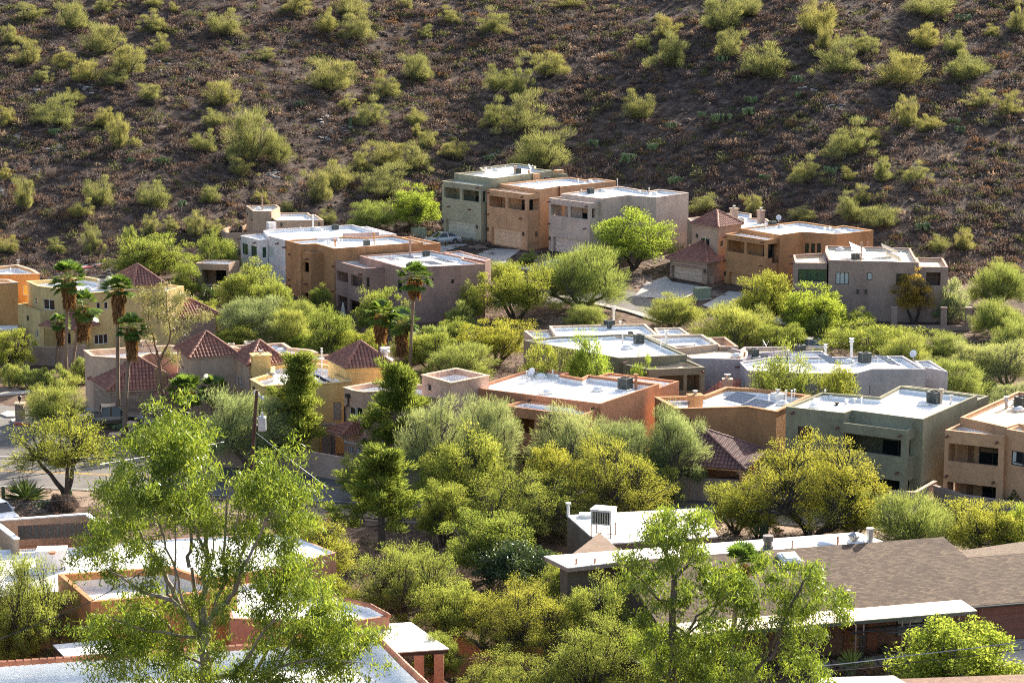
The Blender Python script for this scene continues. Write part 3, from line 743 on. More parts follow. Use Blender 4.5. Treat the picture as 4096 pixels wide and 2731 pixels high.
A.loggia(1, c7, [((1640, 532), (1850, 650)), ((1876, 522), (1990, 652))], 2.2, sides=[(2, (2000, 520), (2020, 640))]); spouts(A, (1, c7, 2005, 488), (0, c7, 1372, 415)); A.build()
H = House('adobe_house', 'lilac grey stucco house with tan roof behind the olive house')
M = Block(H, c8, [(-260, 150), (-60, 240), (310, 247), (400, 205), (655, 183), (630, 157), (320, 158), (287, 180), (185, 151), (-120, 146)], 6.0, -1, S_LILAC, MTan, par=.3); M.build()
M.skylight(c8, 8, 185, 1.0); M.skylight(c8, 262, 235, 1.1); M.vent(c8, 70, 165, .7); M.vent(c8, 95, 170, .3, .1); M.vent(c8, -40, 172, .4, .1); M.vent(c8, 322, 242, .5, .1, mat=S_ORANGE)
ac(M, c8, 388, 232, 'dark green air conditioner at the edge of the tan roof', 1.15); dish(M, c8, 455, 185, 'grey satellite dish on the tan roof parapet', 1.5)
q = [atz(c7(1985, 700), 3.6), atz(c7(2330, 700), 3.6), atz(c7(2330, 560), 4.8), atz(c7(2150, 568), 4.8)]
m = MB(); tile_slope(m, q[0], q[1], [q[3], q[2]]); adopt(m.obj('tile_roof', TILE), H.root)
m = MB(); p = atz(c7(2215, 610), 4.6); m.box(p.x - .45, p.x + .45, p.y - .4, p.y + .4, 3.0, 5.2); adopt(m.obj('chimney', S_BLUSH), H.root); m = MB(); m.cyl(p, .2, 5.2, 5.5, 10); m.cyl(p, .3, 5.5, 5.58, 10); adopt(m.obj('flue_cap', GALV), H.root)
H2 = House('adobe_house', 'beige stucco house with empty walled roofs behind the lilac house')
Block(H2, c7, [(1530, 192), (1790, 300), (2140, 264), (2005, 180)], 6.3, -1, S_BEIGE, par=.6).build()
Block(H2, c7, [(2050, 207), (2150, 285), (2310, 285), (2200, 204)], 6.1, -1, S_TAUPE, MTan, par=.6).build()
H = House('adobe_house', 'pale grey stucco house with four blue grey solar panels in the cluster')
M = Block(H, c8, [(285, 266), (345, 330), (700, 350), (1140, 349), (1252, 318), (1640, 318), (1475, 223), (835, 231), (500, 232)], 5.8, -1, S_PALEG)
M.window(4, c8, (1190, 442), (1208, 498), 0); M.window(4, c8, (1220, 432), (1233, 495), 0)
spouts(M, (0, c8, 290, 302)); M.build(); M.stack(c8, 1098, 255, 1.6, .13); M.skylight(c8, 1080, 275, 1.1); M.stack(c8, 910, 215, .6, .1)
ac(M, c8, 1195, 275, 'tall grey air conditioner between solar panels on the pale grey roof', 1.45, .3)
for q, lab in (([(420, 138), (515, 152), (662, 240), (555, 228)], 'blue grey solar panel nearest the front edge of the pale grey roof'), ([(610, 130), (705, 140), (805, 203), (700, 190)], 'blue grey solar panel left of the pale grey roof flue'), ([(1005, 133), (1090, 145), (1215, 217), (1105, 195)], 'blue grey solar panel right of the pale grey roof air conditioner')):
    solar(M, crop(2900, 1340, 1.68), q, (1.1, .95, .25, .4), lab, SOLAR_G)
K = Block(H, c8, [(430, 192), (505, 235), (945, 227), (890, 187)], 5.7, -1, S_PALEG); K.build(); K.skylight(c8, 565, 215); ac(K, c8, 722, 212, 'grey air conditioner on the small back roof of the pale grey house', 1.35)
K = Block(H, c8, [(1600, 300), (1800, 338), (1670, 255), (1555, 258)], 5.3, -1, S_PALEG); K.build(); dish(K, c8, 1550, 262, 'white satellite dish at the right end of the pale grey roof', -.5)
# ---- sienna house, middle front
H = House('adobe_house', 'sienna orange stucco house with large white roof in the middle of the photo')
M = Block(H, c7, [(80, 625), (1155, 762), (1645, 596), (1045, 518), (995, 545), (835, 518), (892, 500), (590, 463)], 6.3, -1, S_SIENNA, par=.55, t=.2)
M.spout(0, c7, 105, 668, mat=WOODD); M.spout(0, c7, 572, 730, mat=WOODD); M.spout(0, c7, 1095, 797, mat=WOODD); M.build()
M.skylight(c7, 657, 545, 1.1, .9); M.skylight(c7, 1133, 655, 1.1, .9); M.skylight(c7, 712, 678, 1.1, .9); M.vent(c7, 413, 565, .2, .12); M.vent(c7, 535, 545, .5); M.vent(c7, 755, 545, .6); M.vent(c7, 630, 668, .5); M.vent(c7, 645, 685, .2, .12); M.stack(c7, 1450, 640, .9, .12, S_SIENNA); M.vent(c7, 1080, 568, .12, .1, mat=AC_DK); M.vent(c7, 548, 578, .2)
ac(M, c7, 1360, 642, 'green grey air conditioner on the large white sienna house roof', 1.5, .95); dish(M, c7, 585, 565, 'white satellite dish at the back left of the sienna house roof', -.6, 1.05)
A = Block(H, c7, [(345, 777), (992, 862), (1152, 800), (520, 728)], 5.85, -1, S_SIENNA, par=.5, t=.2)
A.loggia(0, c7, [((430, 872), (600, 1020)), ((640, 900), (900, 1060))], 2.4, door=(.4, .8)); A.loggia(0, c7, [((390, 1170), (620, 1290)), ((660, 1200), (880, 1320))], 2.4); A.build()
K = Block(H, c7, [(1630, 622), (1645, 632), (1812, 572), (1222, 501), (1130, 528), (1645, 597)], 5.85, -1, S_SIENNA, par=.5, t=.2); K.build()
# ---- salmon pink house
H = House('adobe_house', 'salmon pink house with square roof tower and curved balcony beside the yellow house')
M = Block(H, c6, [(1125, 540), (1200, 566), (1290, 579), (1480, 572), (1920, 628), (2225, 578), (2170, 560), (1830, 520), (1400, 492)], 6.0, -1, S_PINK, par=.7)
M.window(0, c6, (1168, 690), (1220, 775), 0, FRAME_W); M.window(1, c6, (1230, 698), (1280, 790), 0, FRAME_W)
su, z1 = M.sz(0, c6(1170, 618)); m = MB(); m.tube([M.P(0, su, -.1, z1), M.P(0, su, -.12, z1 - .6), M.P(0, su - .6, -.12, z1 - .9), M.P(0, su - .6, -.12, z1 - 3)], .07, 6); m.hexa(M.boxp(0, su - .2, su + .2, -.3, .02, z1, z1 + .3)); M.extra.append((m, 'downpipe', FRAME_D, None, None, None))
M.coping(S_BLUSH, .1, .08); M.build()
T = Block(H, c6, [(1790, 432), (2040, 502), (2365, 438), (2085, 375)], 7.1, 4, S_PINK, par=.9); T.coping(S_BLUSH, .1, .08); T.lamp(0, c6, 1860, 535); T.build(); dish(T, c6, 2025, 470, 'small dark satellite dish inside the pink roof tower', .3, .8)
zbal = 2.9
A = Block(H, c6, [(1108, 852), (1310, 905), (1360, 900), (1480, 860), (1400, 800), (1250, 815)], zbal + .35, 1.9, S_PINK, MTan, par=.9); A.lamp(1, c6, 1295, 990); A.build()
fr = atz(c6(955, 985), 2.6)
LW = Block(H, c6, [(1125, 1000), (1320, 1040), (1480, 1000), (1400, 960), (1200, 950)], 1.95, -1, S_PINK, flat=True)
LW.window(0, c6, (1165, 1030), (1205, 1100), 1, FRAME_W, rows=3); LW.window(0, c6, (1228, 1045), (1262, 1112), 1, FRAME_W, rows=3); LW.build()
p0, p1 = atz(c6(935, 903), 3.1), atz(c6(1102, 968), 2.9); uu = (p1 - p0); uu.z = 0; L = uu.length; uu.normalize(); vv = Vector((-uu.y, uu.x, 0))
hip_roof(H.root, [p0, Vector((p1.x, p1.y, p0.z)), p1 + vv * 3 + Vector((0, 0, p0.z - p1.z)), p0 + vv * 3], p0 + uu * L * .9 + vv * 1.5 + Vector((0, 0, .9)), cornice=S_BLUSH)
q = atz(c6(975, 1150), 0); m = MB(); m.box(q.x - .35, q.x + .35, q.y - .3, q.y + .4, 0, 3.0); adopt(m.obj('stone_post', S_STONE), H.root)
q = atz(c6(1020, 1150), 0); m = MB(); m.box(q.x - .3, q.x + .3, q.y + .2, q.y + .9, 0, 2.9); adopt(m.obj('stone_post', S_STONE), H.root)
# ---- yellow house, centre left
H = House('tile_roof_house', 'mustard yellow house with one hipped tile tower and glass block window')
M = Block(H, c6, [(328, 470), (432, 530), (550, 520), (900, 512), (1190, 488), (1070, 430), (1130, 395), (1000, 350), (840, 330), (510, 352), (505, 420)], 6.0, -1, S_YEL, par=.55)
M.window(3, c6, (1032, 660), (1105, 815), 3, S_BEIGE, BLIND, rows=7); M.coping(S_YELP, .1, .09); M.lamp(0, c6, 360, 550); M.build()
M.skylight(c6, 915, 385, 1.3, 1.1); M.stack(c6, 937, 420, 1.9, .06); M.vent(c6, 495, 480, .6); M.vent(c6, 525, 500, .6)
for q, lab in (([(412, 130), (500, 138), (610, 190), (525, 187)], 'blue solar panel behind the yellow chimney'), ([(768, 258), (840, 270), (958, 328), (880, 322)], 'black solar panel beside the pine on the yellow house roof'), ([(372, 247), (440, 250), (500, 285), (430, 280)], 'black solar panel edge near the front of the yellow roof')):
    solar(M, crop(900, 1380, 2.24), q, (1.0, .9, .2, .35), lab, SOLAR_G if 'blue' in lab else None)
M.chimney(c6, 415, 430, 1.9, 1.4, 1.9, S_YEL, .3)
zt = 7.0; f2, l2, r2 = atz(c6(1135, 370), zt), atz(c6(968, 287), zt), atz(c6(1568, 350), zt); b2 = l2 + r2 - f2
hip_roof(H.root, [l2, f2, r2, b2], (l2 + r2) / 2 + Vector((0, 0, 1.75)), cornice=S_YELP)
cc = (l2 + r2) / 2; T = Block(H, None, [q + (cc - q) * .07 for q in (l2, f2, r2, b2)], zt - .12, 2, S_YEL, flat=True); T.build()
K = Block(H, c6, [(1490, 292), (1520, 312), (1545, 302), (1512, 285)], 7.3, 5, S_BLUSH, flat=True); K.build(); K.stack(c6, 1475, 290, .6, .25)
# ---- blush house with tiled roofs, left
H = House('tile_roof_house', 'blush stucco house with tiled garage roof behind the pickup truck')
M = Block(H, c5, [(735, 270), (802, 320), (1000, 335), (1180, 342), (1250, 312), (1300, 300), (1540, 300), (1640, 260), (1500, 228), (1240, 235), (1010, 254)], 5.6, -1, S_BLUSH, par=1.0); M.coping(S_BLUSH, .1, .08); M.build()
M.chimney(c5, 1295, 320, 1.6, 1.2, 1.5, S_BLUSH, .3, cap=True)
zt = 6.6; f2, l2, r2 = atz(c5(1648, 330), zt), atz(c5(1522, 246), zt), atz(c5(2078, 298), zt); b2 = l2 + r2 - f2
hip_roof(H.root, [l2, f2, r2, b2], (l2 + r2) / 2 + Vector((0, 0, 1.7)), cornice=S_BLUSH); cc = (l2 + r2) / 2
T = Block(H, None, [q + (cc - q) * .07 for q in (l2, f2, r2, b2)], zt - .12, -1, S_BLUSH, flat=True); T.window(0, c5, (1580, 398), (1605, 430), 0); T.build()
zt = 6.3; f2, l2, r2 = atz(c6(300, 348), zt), atz(c6(168, 267), zt), atz(c6(640, 312), zt); b2 = l2 + r2 - f2
hip_roof(H.root, [l2, f2, r2, b2], (l2 + r2) / 2 + Vector((0, 0, 1.6)), cornice=S_BLUSH); cc = (l2 + r2) / 2
T = Block(H, None, [q + (cc - q) * .07 for q in (l2, f2, r2, b2)], zt - .12, -1, S_BLUSH, flat=True)
T.window(0, c6, (203, 428), (225, 525), 0, FRAME_W, rows=2); T.window(0, c6, (233, 440), (253, 535), 0, FRAME_W, rows=2); T.build()
K = Block(H, c6, [(120, 185), (500, 262), (900, 242), (850, 218), (670, 200), (607, 158)], 6.0, -1, S_BLUSH, par=.5); K.coping(S_BLUSH, .08, .06); K.build()
K.skylight(c6, 525, 210, 1.4, 1.2); K.skylight(c6, 583, 235, 1.4, 1.2); K.skylight(c6, 210, 215, 1.3, 1.2)
ac(K, c6, 322, 232, 'large beige air conditioner behind the blush house tiles', 1.5, .3, True); ac(K, c6, 163, 210, 'small beige air conditioner beside the tiled tower of the blush house', .9, .3, True)
Block(H, c6, [(690, 282), (1000, 300), (1120, 250), (860, 250)], 6.1, -1, S_BLUSH, par=.5).build()
zt = 3.5; f2, l2 = atz(c5(938, 618), zt), atz(c5(772, 512), zt); r2 = atz(c5(1400, 600), zt); u_ = (r2 - f2).normalized(); w_ = (l2 - f2)
r2 = f2 + u_ * 7.0; b2 = r2 + w_
hip_roof(H.root, [l2, f2, r2, b2], (l2 + r2) / 2 + Vector((0, 0, 2.3)), cornice=S_BLUSH); cc = (l2 + r2) / 2
T = Block(H, None, [q + (cc - q) * .07 for q in (l2, f2, r2, b2)], zt - .12, -1, S_STONE, flat=True); T.build()
zt = 3.1; l3, f3 = atz(c5(1200, 545), zt), atz(c5(1400, 680), zt); u_ = (f3 - l3).normalized(); v_ = Vector((-u_.y, u_.x, 0)); r3 = f3 + v_ * 5; b3 = l3 + v_ * 5
hip_roof(H.root, [l3, f3, r3, b3], (l3 + r3) / 2 + Vector((0, 0, 1.2)), cornice=S_BLUSH); cc = (l3 + r3) / 2
T = Block(H, None, [q + (cc - q) * .08 for q in (l3, f3, r3, b3)], zt - .12, -1, S_STONE, flat=True); T.garage(0, c5, (1240, 690), (1385, 900), G_TAUPE); T.build()
# ---- yellow house, far left
H = House('tile_roof_house', 'pale yellow two storey house behind the tall palms at the left')
zb = zh(c1, 375, 690, 1040, .3)
M = Block(H, c1, [(250, 415), (360, 462), (520, 482), (830, 527), (1330, 492), (1180, 440), (800, 372), (640, 395)], zb + 2.2, -1, S_YELP, par=.6)
M.window(0, c1, (325, 558), (352, 632), 0, FRAME_W, rows=2); M.window(1, c1, (403, 572), (512, 682), 1, FRAME_W); M.window(3, c1, (900, 608), (942, 672), 0, FRAME_W); M.window(3, c1, (972, 602), (1012, 670), 0, FRAME_W)
M.window(3, c1, (880, 910), (1012, 992), 2, FRAME_W); M.window(2, c1, (600, 890), (700, 1000), 1); M.coping(S_YELP, .1, .08); M.build()
ac(M, c1, 965, 485, 'beige air conditioner behind the palms on the pale yellow roof', 1.6, .4, True); M.skylight(c1, 820, 490)
A = Block(H, c1, [(164, 620), (374, 692), (520, 682), (340, 600)], zb, -1, S_YELP, MTan, par=.9); A.window(0, c1, (335, 865), (358, 935), 0, FRAME_W, rows=3); A.lamp(0, c1, 265, 755); A.build()
za = zb - 1.0; a0, a1 = atz(c1(370, 825), za), atz(c1(520, 880), za); a2 = atz(c1(705, 868), za); uu = (a2 - a0); uu.z = 0; L = uu.length; uu.normalize(); vv = Vector((-uu.y, uu.x, 0))
hip_roof(H.root, [a0, a0 + uu * L, a0 + uu * L + vv * 3.4, a0 + vv * 3.4], a0 + uu * 1.8 + vv * 3.2 + Vector((0, 0, 1.4)), ridge2=a0 + uu * (L - 1.8) + vv * 3.2 + Vector((0, 0, 1.4)), cornice=S_YELP)
for t_ in (.3, L - .4): q = a0 + uu * t_; m = MB(); m.box(q.x - .2, q.x + .2, q.y, q.y + .4, 0, za - .1); adopt(m.obj('porch_post', S_YELP), H.root)
zt = zb + 2.6; f2, l2, r2 = atz(c1(1245, 452), zt), atz(c1(1020, 390), zt), atz(c1(1560, 440), zt); b2 = l2 + r2 - f2
hip_roof(H.root, [l2, f2, r2, b2], (l2 + r2) / 2 + Vector((0, 0, 1.8)), cornice=S_YELP); cc = (l2 + r2) / 2
T = Block(H, None, [q + (cc - q) * .07 for q in (l2, f2, r2, b2)], zt - .12, -1, S_YELP, flat=True); T.build()
K = Block(H, c1, [(1330, 505), (1560, 500), (1720, 452), (1560, 440)], zb + 2.0, -1, S_YELP, flat=False); K.build()
a0 = atz(c1(1620, 750), 3.2); a1 = atz(c1(1800, 735), 3.2); uu = (a1 - a0).normalized(); vv = Vector((-uu.y, uu.x, 0)); a1 = a0 + uu * 5
hip_roof(H.root, [a0, a1, a1 + vv * 5, a0 + vv * 5], (a0 + a1) / 2 + vv * 2.5 + Vector((0, 0, 1.5)), cornice=S_YELP)
T = Block(H, None, [a0 + uu * .3 + vv * .3, a1 - uu * .3 + vv * .3, a1 - uu * .3 + vv * 4.7, a0 + uu * .3 + vv * 4.7], 3.1, -1, S_MAUVE, flat=True); T.build()
# ---- golden orange house at the left edge
H = House('adobe_house', 'golden orange house cut off by the left edge of the photo')
M = Block(H, c1, [(-250, 330), (0, 352), (370, 346), (305, 305), (165, 262), (-250, 300)], 6.5, -1, S_GOLD, par=.5); M.window(1, c1, (215, 450), (262, 540), 0, FRAME_W, plain('yellow_curtain', (.75, .55, .12), .8)); M.coping(S_BLUSH, .1, .08); M.build(); M.vent(c1, 100, 325, .4); M.stack(c1, 170, 282, .5, .1, GALV)
A = Block(H, c1, [(-250, 440), (165, 428), (80, 400), (-250, 395)], 6.3, -1, S_GOLD, par=.4); A.coping(S_BLUSH, .1, .08); A.build()
K = Block(H, c1, [(-200, 880), (163, 862), (163, 830), (-200, 840)], 2.0, -1, S_BLUSH, flat=True); K.build()
# ---- caramel house with patio roof
H = House('adobe_house', 'caramel brown house with two solar panels and a dark tiled patio roof')
M = Block(H, c8, [(-327, 527), (-170, 613), (345, 597), (555, 633), (640, 592), (800, 516), (440, 470), (190, 455), (20, 520)], 5.6, -1, S_CARA, par=.5); M.coping(S_CARA, .09, .08)
M.window(0, c7, (1640, 815), (1670, 850), 0); M.window(1, c7, (1815, 895), (1912, 970), 2); M.build()
M.chimney(c7, 1945, 800, 1.3, 1.1, 1.1, S_CARA, .2); M.skylight(c8, 595, 580, 1.2); M.vent(c8, 500, 600, 1.0); M.vent(c8, 623, 575, 1.1); M.vent(c8, 665, 558, .9); M.vent(c8, 685, 550, .9); M.chimney(c8, 565, 545, .9, .8, .5, PVC, .4)
for q, lab in (([(85, 378), (218, 408), (110, 462), (-15, 432)], 'blue black solar panel, the higher of two on the caramel house'), ([(205, 425), (345, 455), (250, 495), (105, 472)], 'blue black solar panel nearest the caramel house front wall')):
    solar(M, crop(2900, 1340, 1.68), q, (.8, .8, .15, .15), lab, SOLAR_G)
solar(M, c7, [(1775, 757), (1890, 746), (1962, 756), (1850, 769)], (.5, .55, .45, .4), 'small flat solar panel left of the caramel chimney')
TILED = tile_mat('dark_plum_tile', (.13, .062, .058), (.19, .09, .08))
ze = 2.7; fr = atz(c8(330, 1052), ze); rt = atz(c8(505, 925), ze); lf = atz(c8(-140, 1015), ze)
u_ = (fr - lf).normalized(); v_ = Vector((-u_.y, u_.x, 0)); w_ = 7.0; lf = fr - u_ * 8.5
hip_roof(H.root, [lf, fr, fr + v_ * w_, lf + v_ * w_], (lf + fr) / 2 + v_ * w_ / 2 + Vector((0, 0, 2.1)), mat=TILED, cornice=S_CARA)
for a, b in ((.3, .3), (8.2, .3), (4.2, .3)):
    q = fr - u_ * a + v_ * b; m = MB(); m.box(q.x - .25, q.x + .25, q.y - .25, q.y + .25, -1, ze - .2); adopt(m.obj('patio_column', S_CARA), H.root)
# ---- grey green house, right
H = House('adobe_house', 'grey green stucco house with wide corner balcony at the right of the middle row')
M = Block(H, c8, [(625, 591), (1050, 638), (1105, 617), (1620, 683), (2015, 510), (1450, 440), (1300, 520), (885, 487)], 6.2, -1, S_GREEN, par=.5, t=.2)
M.window(0, c8, (710, 732), (815, 848), 1); spouts(M, (0, c8, 680, 632)); M.spout(2, c8, 1118, 655, mat=S_GREEN); M.spout(2, c8, 1548, 708, mat=S_GREEN); M.build()
M.skylight(c8, 955, 535, 1.0); M.skylight(c8, 827, 598, .9); M.vent(c8, 875, 530, .25, .1); M.vent(c8, 907, 520, .5); M.vent(c8, 825, 562, .25, .1); M.vent(c8, 1063, 572, .25, .1); M.vent(c8, 1125, 562, .25, .1); M.vent(c8, 1172, 578, .5); M.vent(c8, 993, 580, .15, .12, mat=AC_DK); M.stack(c8, 1748, 575, .9, .12, S_BEIGE); M.vent(c8, 1822, 570, .6, .1, mat=GALV); M.skylight(c8, 1615, 582, 1.0)
ac(M, c8, 1700, 570, 'green grey air conditioner on the grey green house roof at the right', 1.55, .9)
A = Block(H, c8, [(977, 700), (1505, 767), (1622, 720), (1060, 655)], 5.5, -1, S_GREEN, MW, par=.45)
A.loggia(0, c8, [((1042, 780), (1456, 958))], 2.6, door=(.45, .98), sides=[(1, (1522, 810), (1608, 945))])
A.loggia(0, c8, [((1150, 1090), (1446, 1240))], 2.6, door=(.3, .8), sides=[(1, (1510, 1105), (1600, 1215))])
spouts(A, (0, c8, 1005, 742), (0, c8, 1456, 800), (0, c8, 1438, 1068)); A.build()
Block(H, c8, [(2015, 545), (2096, 512), (1525, 440), (1460, 440)], 5.8, -1, S_GREEN).build()
# ---- pale orange house at right edge
H = House('adobe_house', 'pale orange house with balcony cut off by the right edge of the photo')
M = Block(H, c8, [(1890, 667), (2228, 742), (2316, 716), (2560, 750), (2750, 560), (2310, 478)], 6.0, -1, S_ORANGE, MTan, par=.5)
M.window(0, c8, (2262, 908), (2420, 1030), 1); M.build(); M.stack(c8, 2222, 605, .6, .13, GALV); M.vent(c8, 2276, 580, .4, .1, mat=GALV); M.skylight(c8, 2315, 625, 1.1)
ac(M, c8, 2335, 600, 'green grey air conditioner at the right edge of the photo', 1.4)
A = Block(H, c8, [(1779, 760), (2212, 806), (2232, 790), (1890, 712)], 5.45, -1, S_ORANGE, MWd, par=.45)
A.loggia(0, c8, [((1805, 855), (2162, 1025))], 2.2, door=(.45, .98)); A.loggia(0, c8, [((1795, 1135), (2145, 1285))], 2.2, door=(.55, .95)); spouts(A, (0, c8, 1800, 803), (0, c8, 2160, 848), (0, c8, 1795, 1092), (0, c8, 2135, 1137)); A.build()
B = Block(H, c8, [(2225, 755), (2560, 810), (2640, 700), (2320, 720)], 5.9, -1, S_ORANGE); B.window(0, c8, (2262, 908), (2420, 1040), 1, pane=BLIND); B.build()
# ---------------------------------------------------------------- terrain
def terrain_mat():
    m, nt, b = new_mat('desert_soil'); b.inputs['Roughness'].default_value = .95; b.inputs['Specular IOR Level'].default_value = .1
    big = tex(nt, scale=.05, detail=5); mid = tex(nt, scale=.6, detail=6, rough=.7); fine = tex(nt, 'Voronoi', scale=2.2)
    gy = nt.nodes.new('ShaderNodeTexCoord'); sp = nt.nodes.new('ShaderNodeSeparateXYZ'); nt.links.new(gy.outputs['Object'], sp.inputs[0])
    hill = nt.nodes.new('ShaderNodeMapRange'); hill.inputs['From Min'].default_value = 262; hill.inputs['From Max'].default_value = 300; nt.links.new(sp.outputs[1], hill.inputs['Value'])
    c_hill = ramp(nt, mid.outputs['Fac'], [(.34, (.026, .019, .017)), (.52, (.072, .054, .046)), (.70, (.19, .145, .115))])  # hill soil tones lifted slightly, haze put into the colour
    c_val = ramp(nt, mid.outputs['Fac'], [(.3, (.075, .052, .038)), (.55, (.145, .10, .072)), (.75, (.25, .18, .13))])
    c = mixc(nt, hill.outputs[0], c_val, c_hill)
    c = mixc(nt, 1, c, ramp(nt, fine.outputs['Color'], [(.0, (.6, .6, .62)), (1, (1.3, 1.28, 1.22))]), 'MULTIPLY')
    c = mixc(nt, 1, c, ramp(nt, big.outputs['Fac'], [(.35, (.8, .78, .82)), (.65, (1.2, 1.15, 1.1))]), 'MULTIPLY')
    nt.links.new(c, b.inputs['Base Color']); bump(nt, b, mid.outputs['Fac'], .8, .3); return m
xs = np.linspace(-150, 150, 251); ys = np.concatenate([np.linspace(60, 225, 90), np.linspace(226, 440, 215), np.linspace(443, 560, 30)])
V = [(x, y, ground_h(x, y)) for y in ys for x in xs]; nx = len(xs)
Fs = [(j * nx + i, j * nx + i + 1, (j + 1) * nx + i + 1, (j + 1) * nx + i) for j in range(len(ys) - 1) for i in range(nx - 1)]
me = bpy.data.meshes.new('terrain'); me.from_pydata(V, [], Fs); me.polygons.foreach_set('use_smooth', [True] * len(Fs)); me.update()
tag(mesh_obj('terrain', me, None, terrain_mat()), kind='structure')
# ---------------------------------------------------------------- roads, driveways, kerbs: sheets on the ground
def gmat(name, a, b, sc=.8, rough=.9):
    m, nt, bs = new_mat(name); bs.inputs['Roughness'].default_value = rough; bs.inputs['Specular IOR Level'].default_value = .2
    t = tex(nt, scale=sc, detail=6, rough=.7); t2 = tex(nt, scale=.12, detail=4); f = tex(nt, scale=14, detail=2)
    c = ramp(nt, t.outputs['Fac'], [(.3, a), (.7, b)])
    c = mixc(nt, 1, c, ramp(nt, t2.outputs['Fac'], [(.3, (.8, .8, .8)), (.7, (1.2, 1.18, 1.15))]), 'MULTIPLY')
    c = mixc(nt, 1, c, ramp(nt, f.outputs['Fac'], [(.3, (.85, .85, .85)), (.7, (1.15, 1.15, 1.15))]), 'MULTIPLY')
    nt.links.new(c, bs.inputs['Base Color']); bump(nt, bs, f.outputs['Fac'], .3, .02); return m
ASPH = gmat('grey_asphalt', (.115, .105, .10), (.175, .165, .155)); CONC = gmat('pale_concrete', (.36, .33, .29), (.48, .44, .40)); GRAV = gmat('brown_gravel', (.20, .14, .10), (.34, .25, .19), 2.5)
REDP = plain('faded_red_kerb_paint', (.36, .06, .05), .7); YELP = plain('faded_yellow_road_paint', (.50, .30, .06), .8); WHTP = plain('worn_white_road_paint', (.55, .53, .5), .8)
def drape(name, poly, mat, lift, n=1.5, thick=0, kind='structure'):
    """polygon of world xy points laid on the ground, subdivided to follow it"""
    bm = bmesh.new(); vs = [bm.verts.new((p[0], p[1], 0)) for p in poly]; bm.faces.new(vs)
    x0, x1 = min(p[0] for p in poly), max(p[0] for p in poly); y0, y1 = min(p[1] for p in poly), max(p[1] for p in poly)
    for ax, a, b in ((0, x0, x1), (1, y0, y1)):
        k = int((b - a) / n)
        for i in range(1, k + 1):
            co_ = [0, 0, 0]; co_[ax] = a + (b - a) * i / (k + 1); no = [0, 0, 0]; no[ax] = 1
            bmesh.ops.bisect_plane(bm, geom=bm.verts[:] + bm.edges[:] + bm.faces[:], plane_co=co_, plane_no=no)
    if thick:
        r = bmesh.ops.extrude_face_region(bm, geom=bm.faces[:]); 
        for v in r['geom']:
            if isinstance(v, bmesh.types.BMVert): v.co.z += thick
    bmesh.ops.recalc_face_normals(bm, faces=bm.faces)
    for v in bm.verts: v.co.z += ground_h(v.co.x, v.co.y) + lift
    if not thick:
        for f in bm.faces:
            if f.normal.z < 0: f.normal_flip()
    me = bpy.data.meshes.new(name); bm.to_mesh(me); bm.free(); me.materials.append(mat)
    o = link(bpy.data.objects.new(name, me))
    if kind: o['kind'] = kind
    return o
def gp(c, pts): return [ground(c(*p)) for p in pts]
def strip(pts, w):
    """polyline -> polygon band"""
    P = [Vector((p[0], p[1])) for p in pts]; L = []; Rr = []
    for i in range(len(P)):
        d = (P[min(i + 1, len(P) - 1)] - P[max(i - 1, 0)]).normalized(); n = Vector((-d.y, d.x)) * w / 2; L.append(P[i] + n); Rr.append(P[i] - n)
    return L + Rr[::-1]
# the road that runs across in front of the housing, left to right
road_line = [(-75, 190), (-45, 189), (-25, 186), (-10, 183), (10, 179), (30, 175), (60, 169), (80, 165)]
drape('road', strip(road_line, 9.5), ASPH, .03)
def offs(line, d):
    o = []
    for i in range(len(line)):
        a, b = Vector(line[max(0, i - 1)]), Vector(line[min(len(line) - 1, i + 1)]); u = (b - a).normalized(); o.append((line[i][0] - u.y * d, line[i][1] + u.x * d))
    return o
for d, m_, w_ in ((.12, YELP, .11), (-.12, YELP, .11), (4.3, WHTP, .1), (-4.3, WHTP, .1)): drape('road_line', strip(offs(road_line, d), w_), m_, .038)
drape('verge', strip(offs(road_line, -7.2), 4.5), GRAV, .012); drape('verge', strip(offs(road_line, 6.6), 3.4), GRAV, .012)
# side street climbing on the left
side = [(-30.5, 189), (-38, 197), (-43.5, 205), (-45, 216), (-52, 226), (-64, 232)]
drape('side_street', strip([(-38, 190), (-42, 199), (-46, 208), (-52, 214), (-66, 220)], 9), ASPH, .026)
drape('uphill_road', gp(c1, [(330, 400), (560, 300), (760, 262), (1060, 225), (1150, 300), (1100, 372), (900, 372), (650, 400), (420, 420)]), ASPH, .05)
drape('kerb', gp(c1, [(300, 372), (520, 335), (780, 300), (1050, 262), (1050, 252), (780, 290), (520, 325), (300, 362)]), REDP, .05, thick=.14)
drape('pavement', gp(c1, [(370, 358), (520, 322), (780, 287), (1055, 248), (1055, 225), (780, 265), (520, 308), (370, 338)]), CONC, .06)
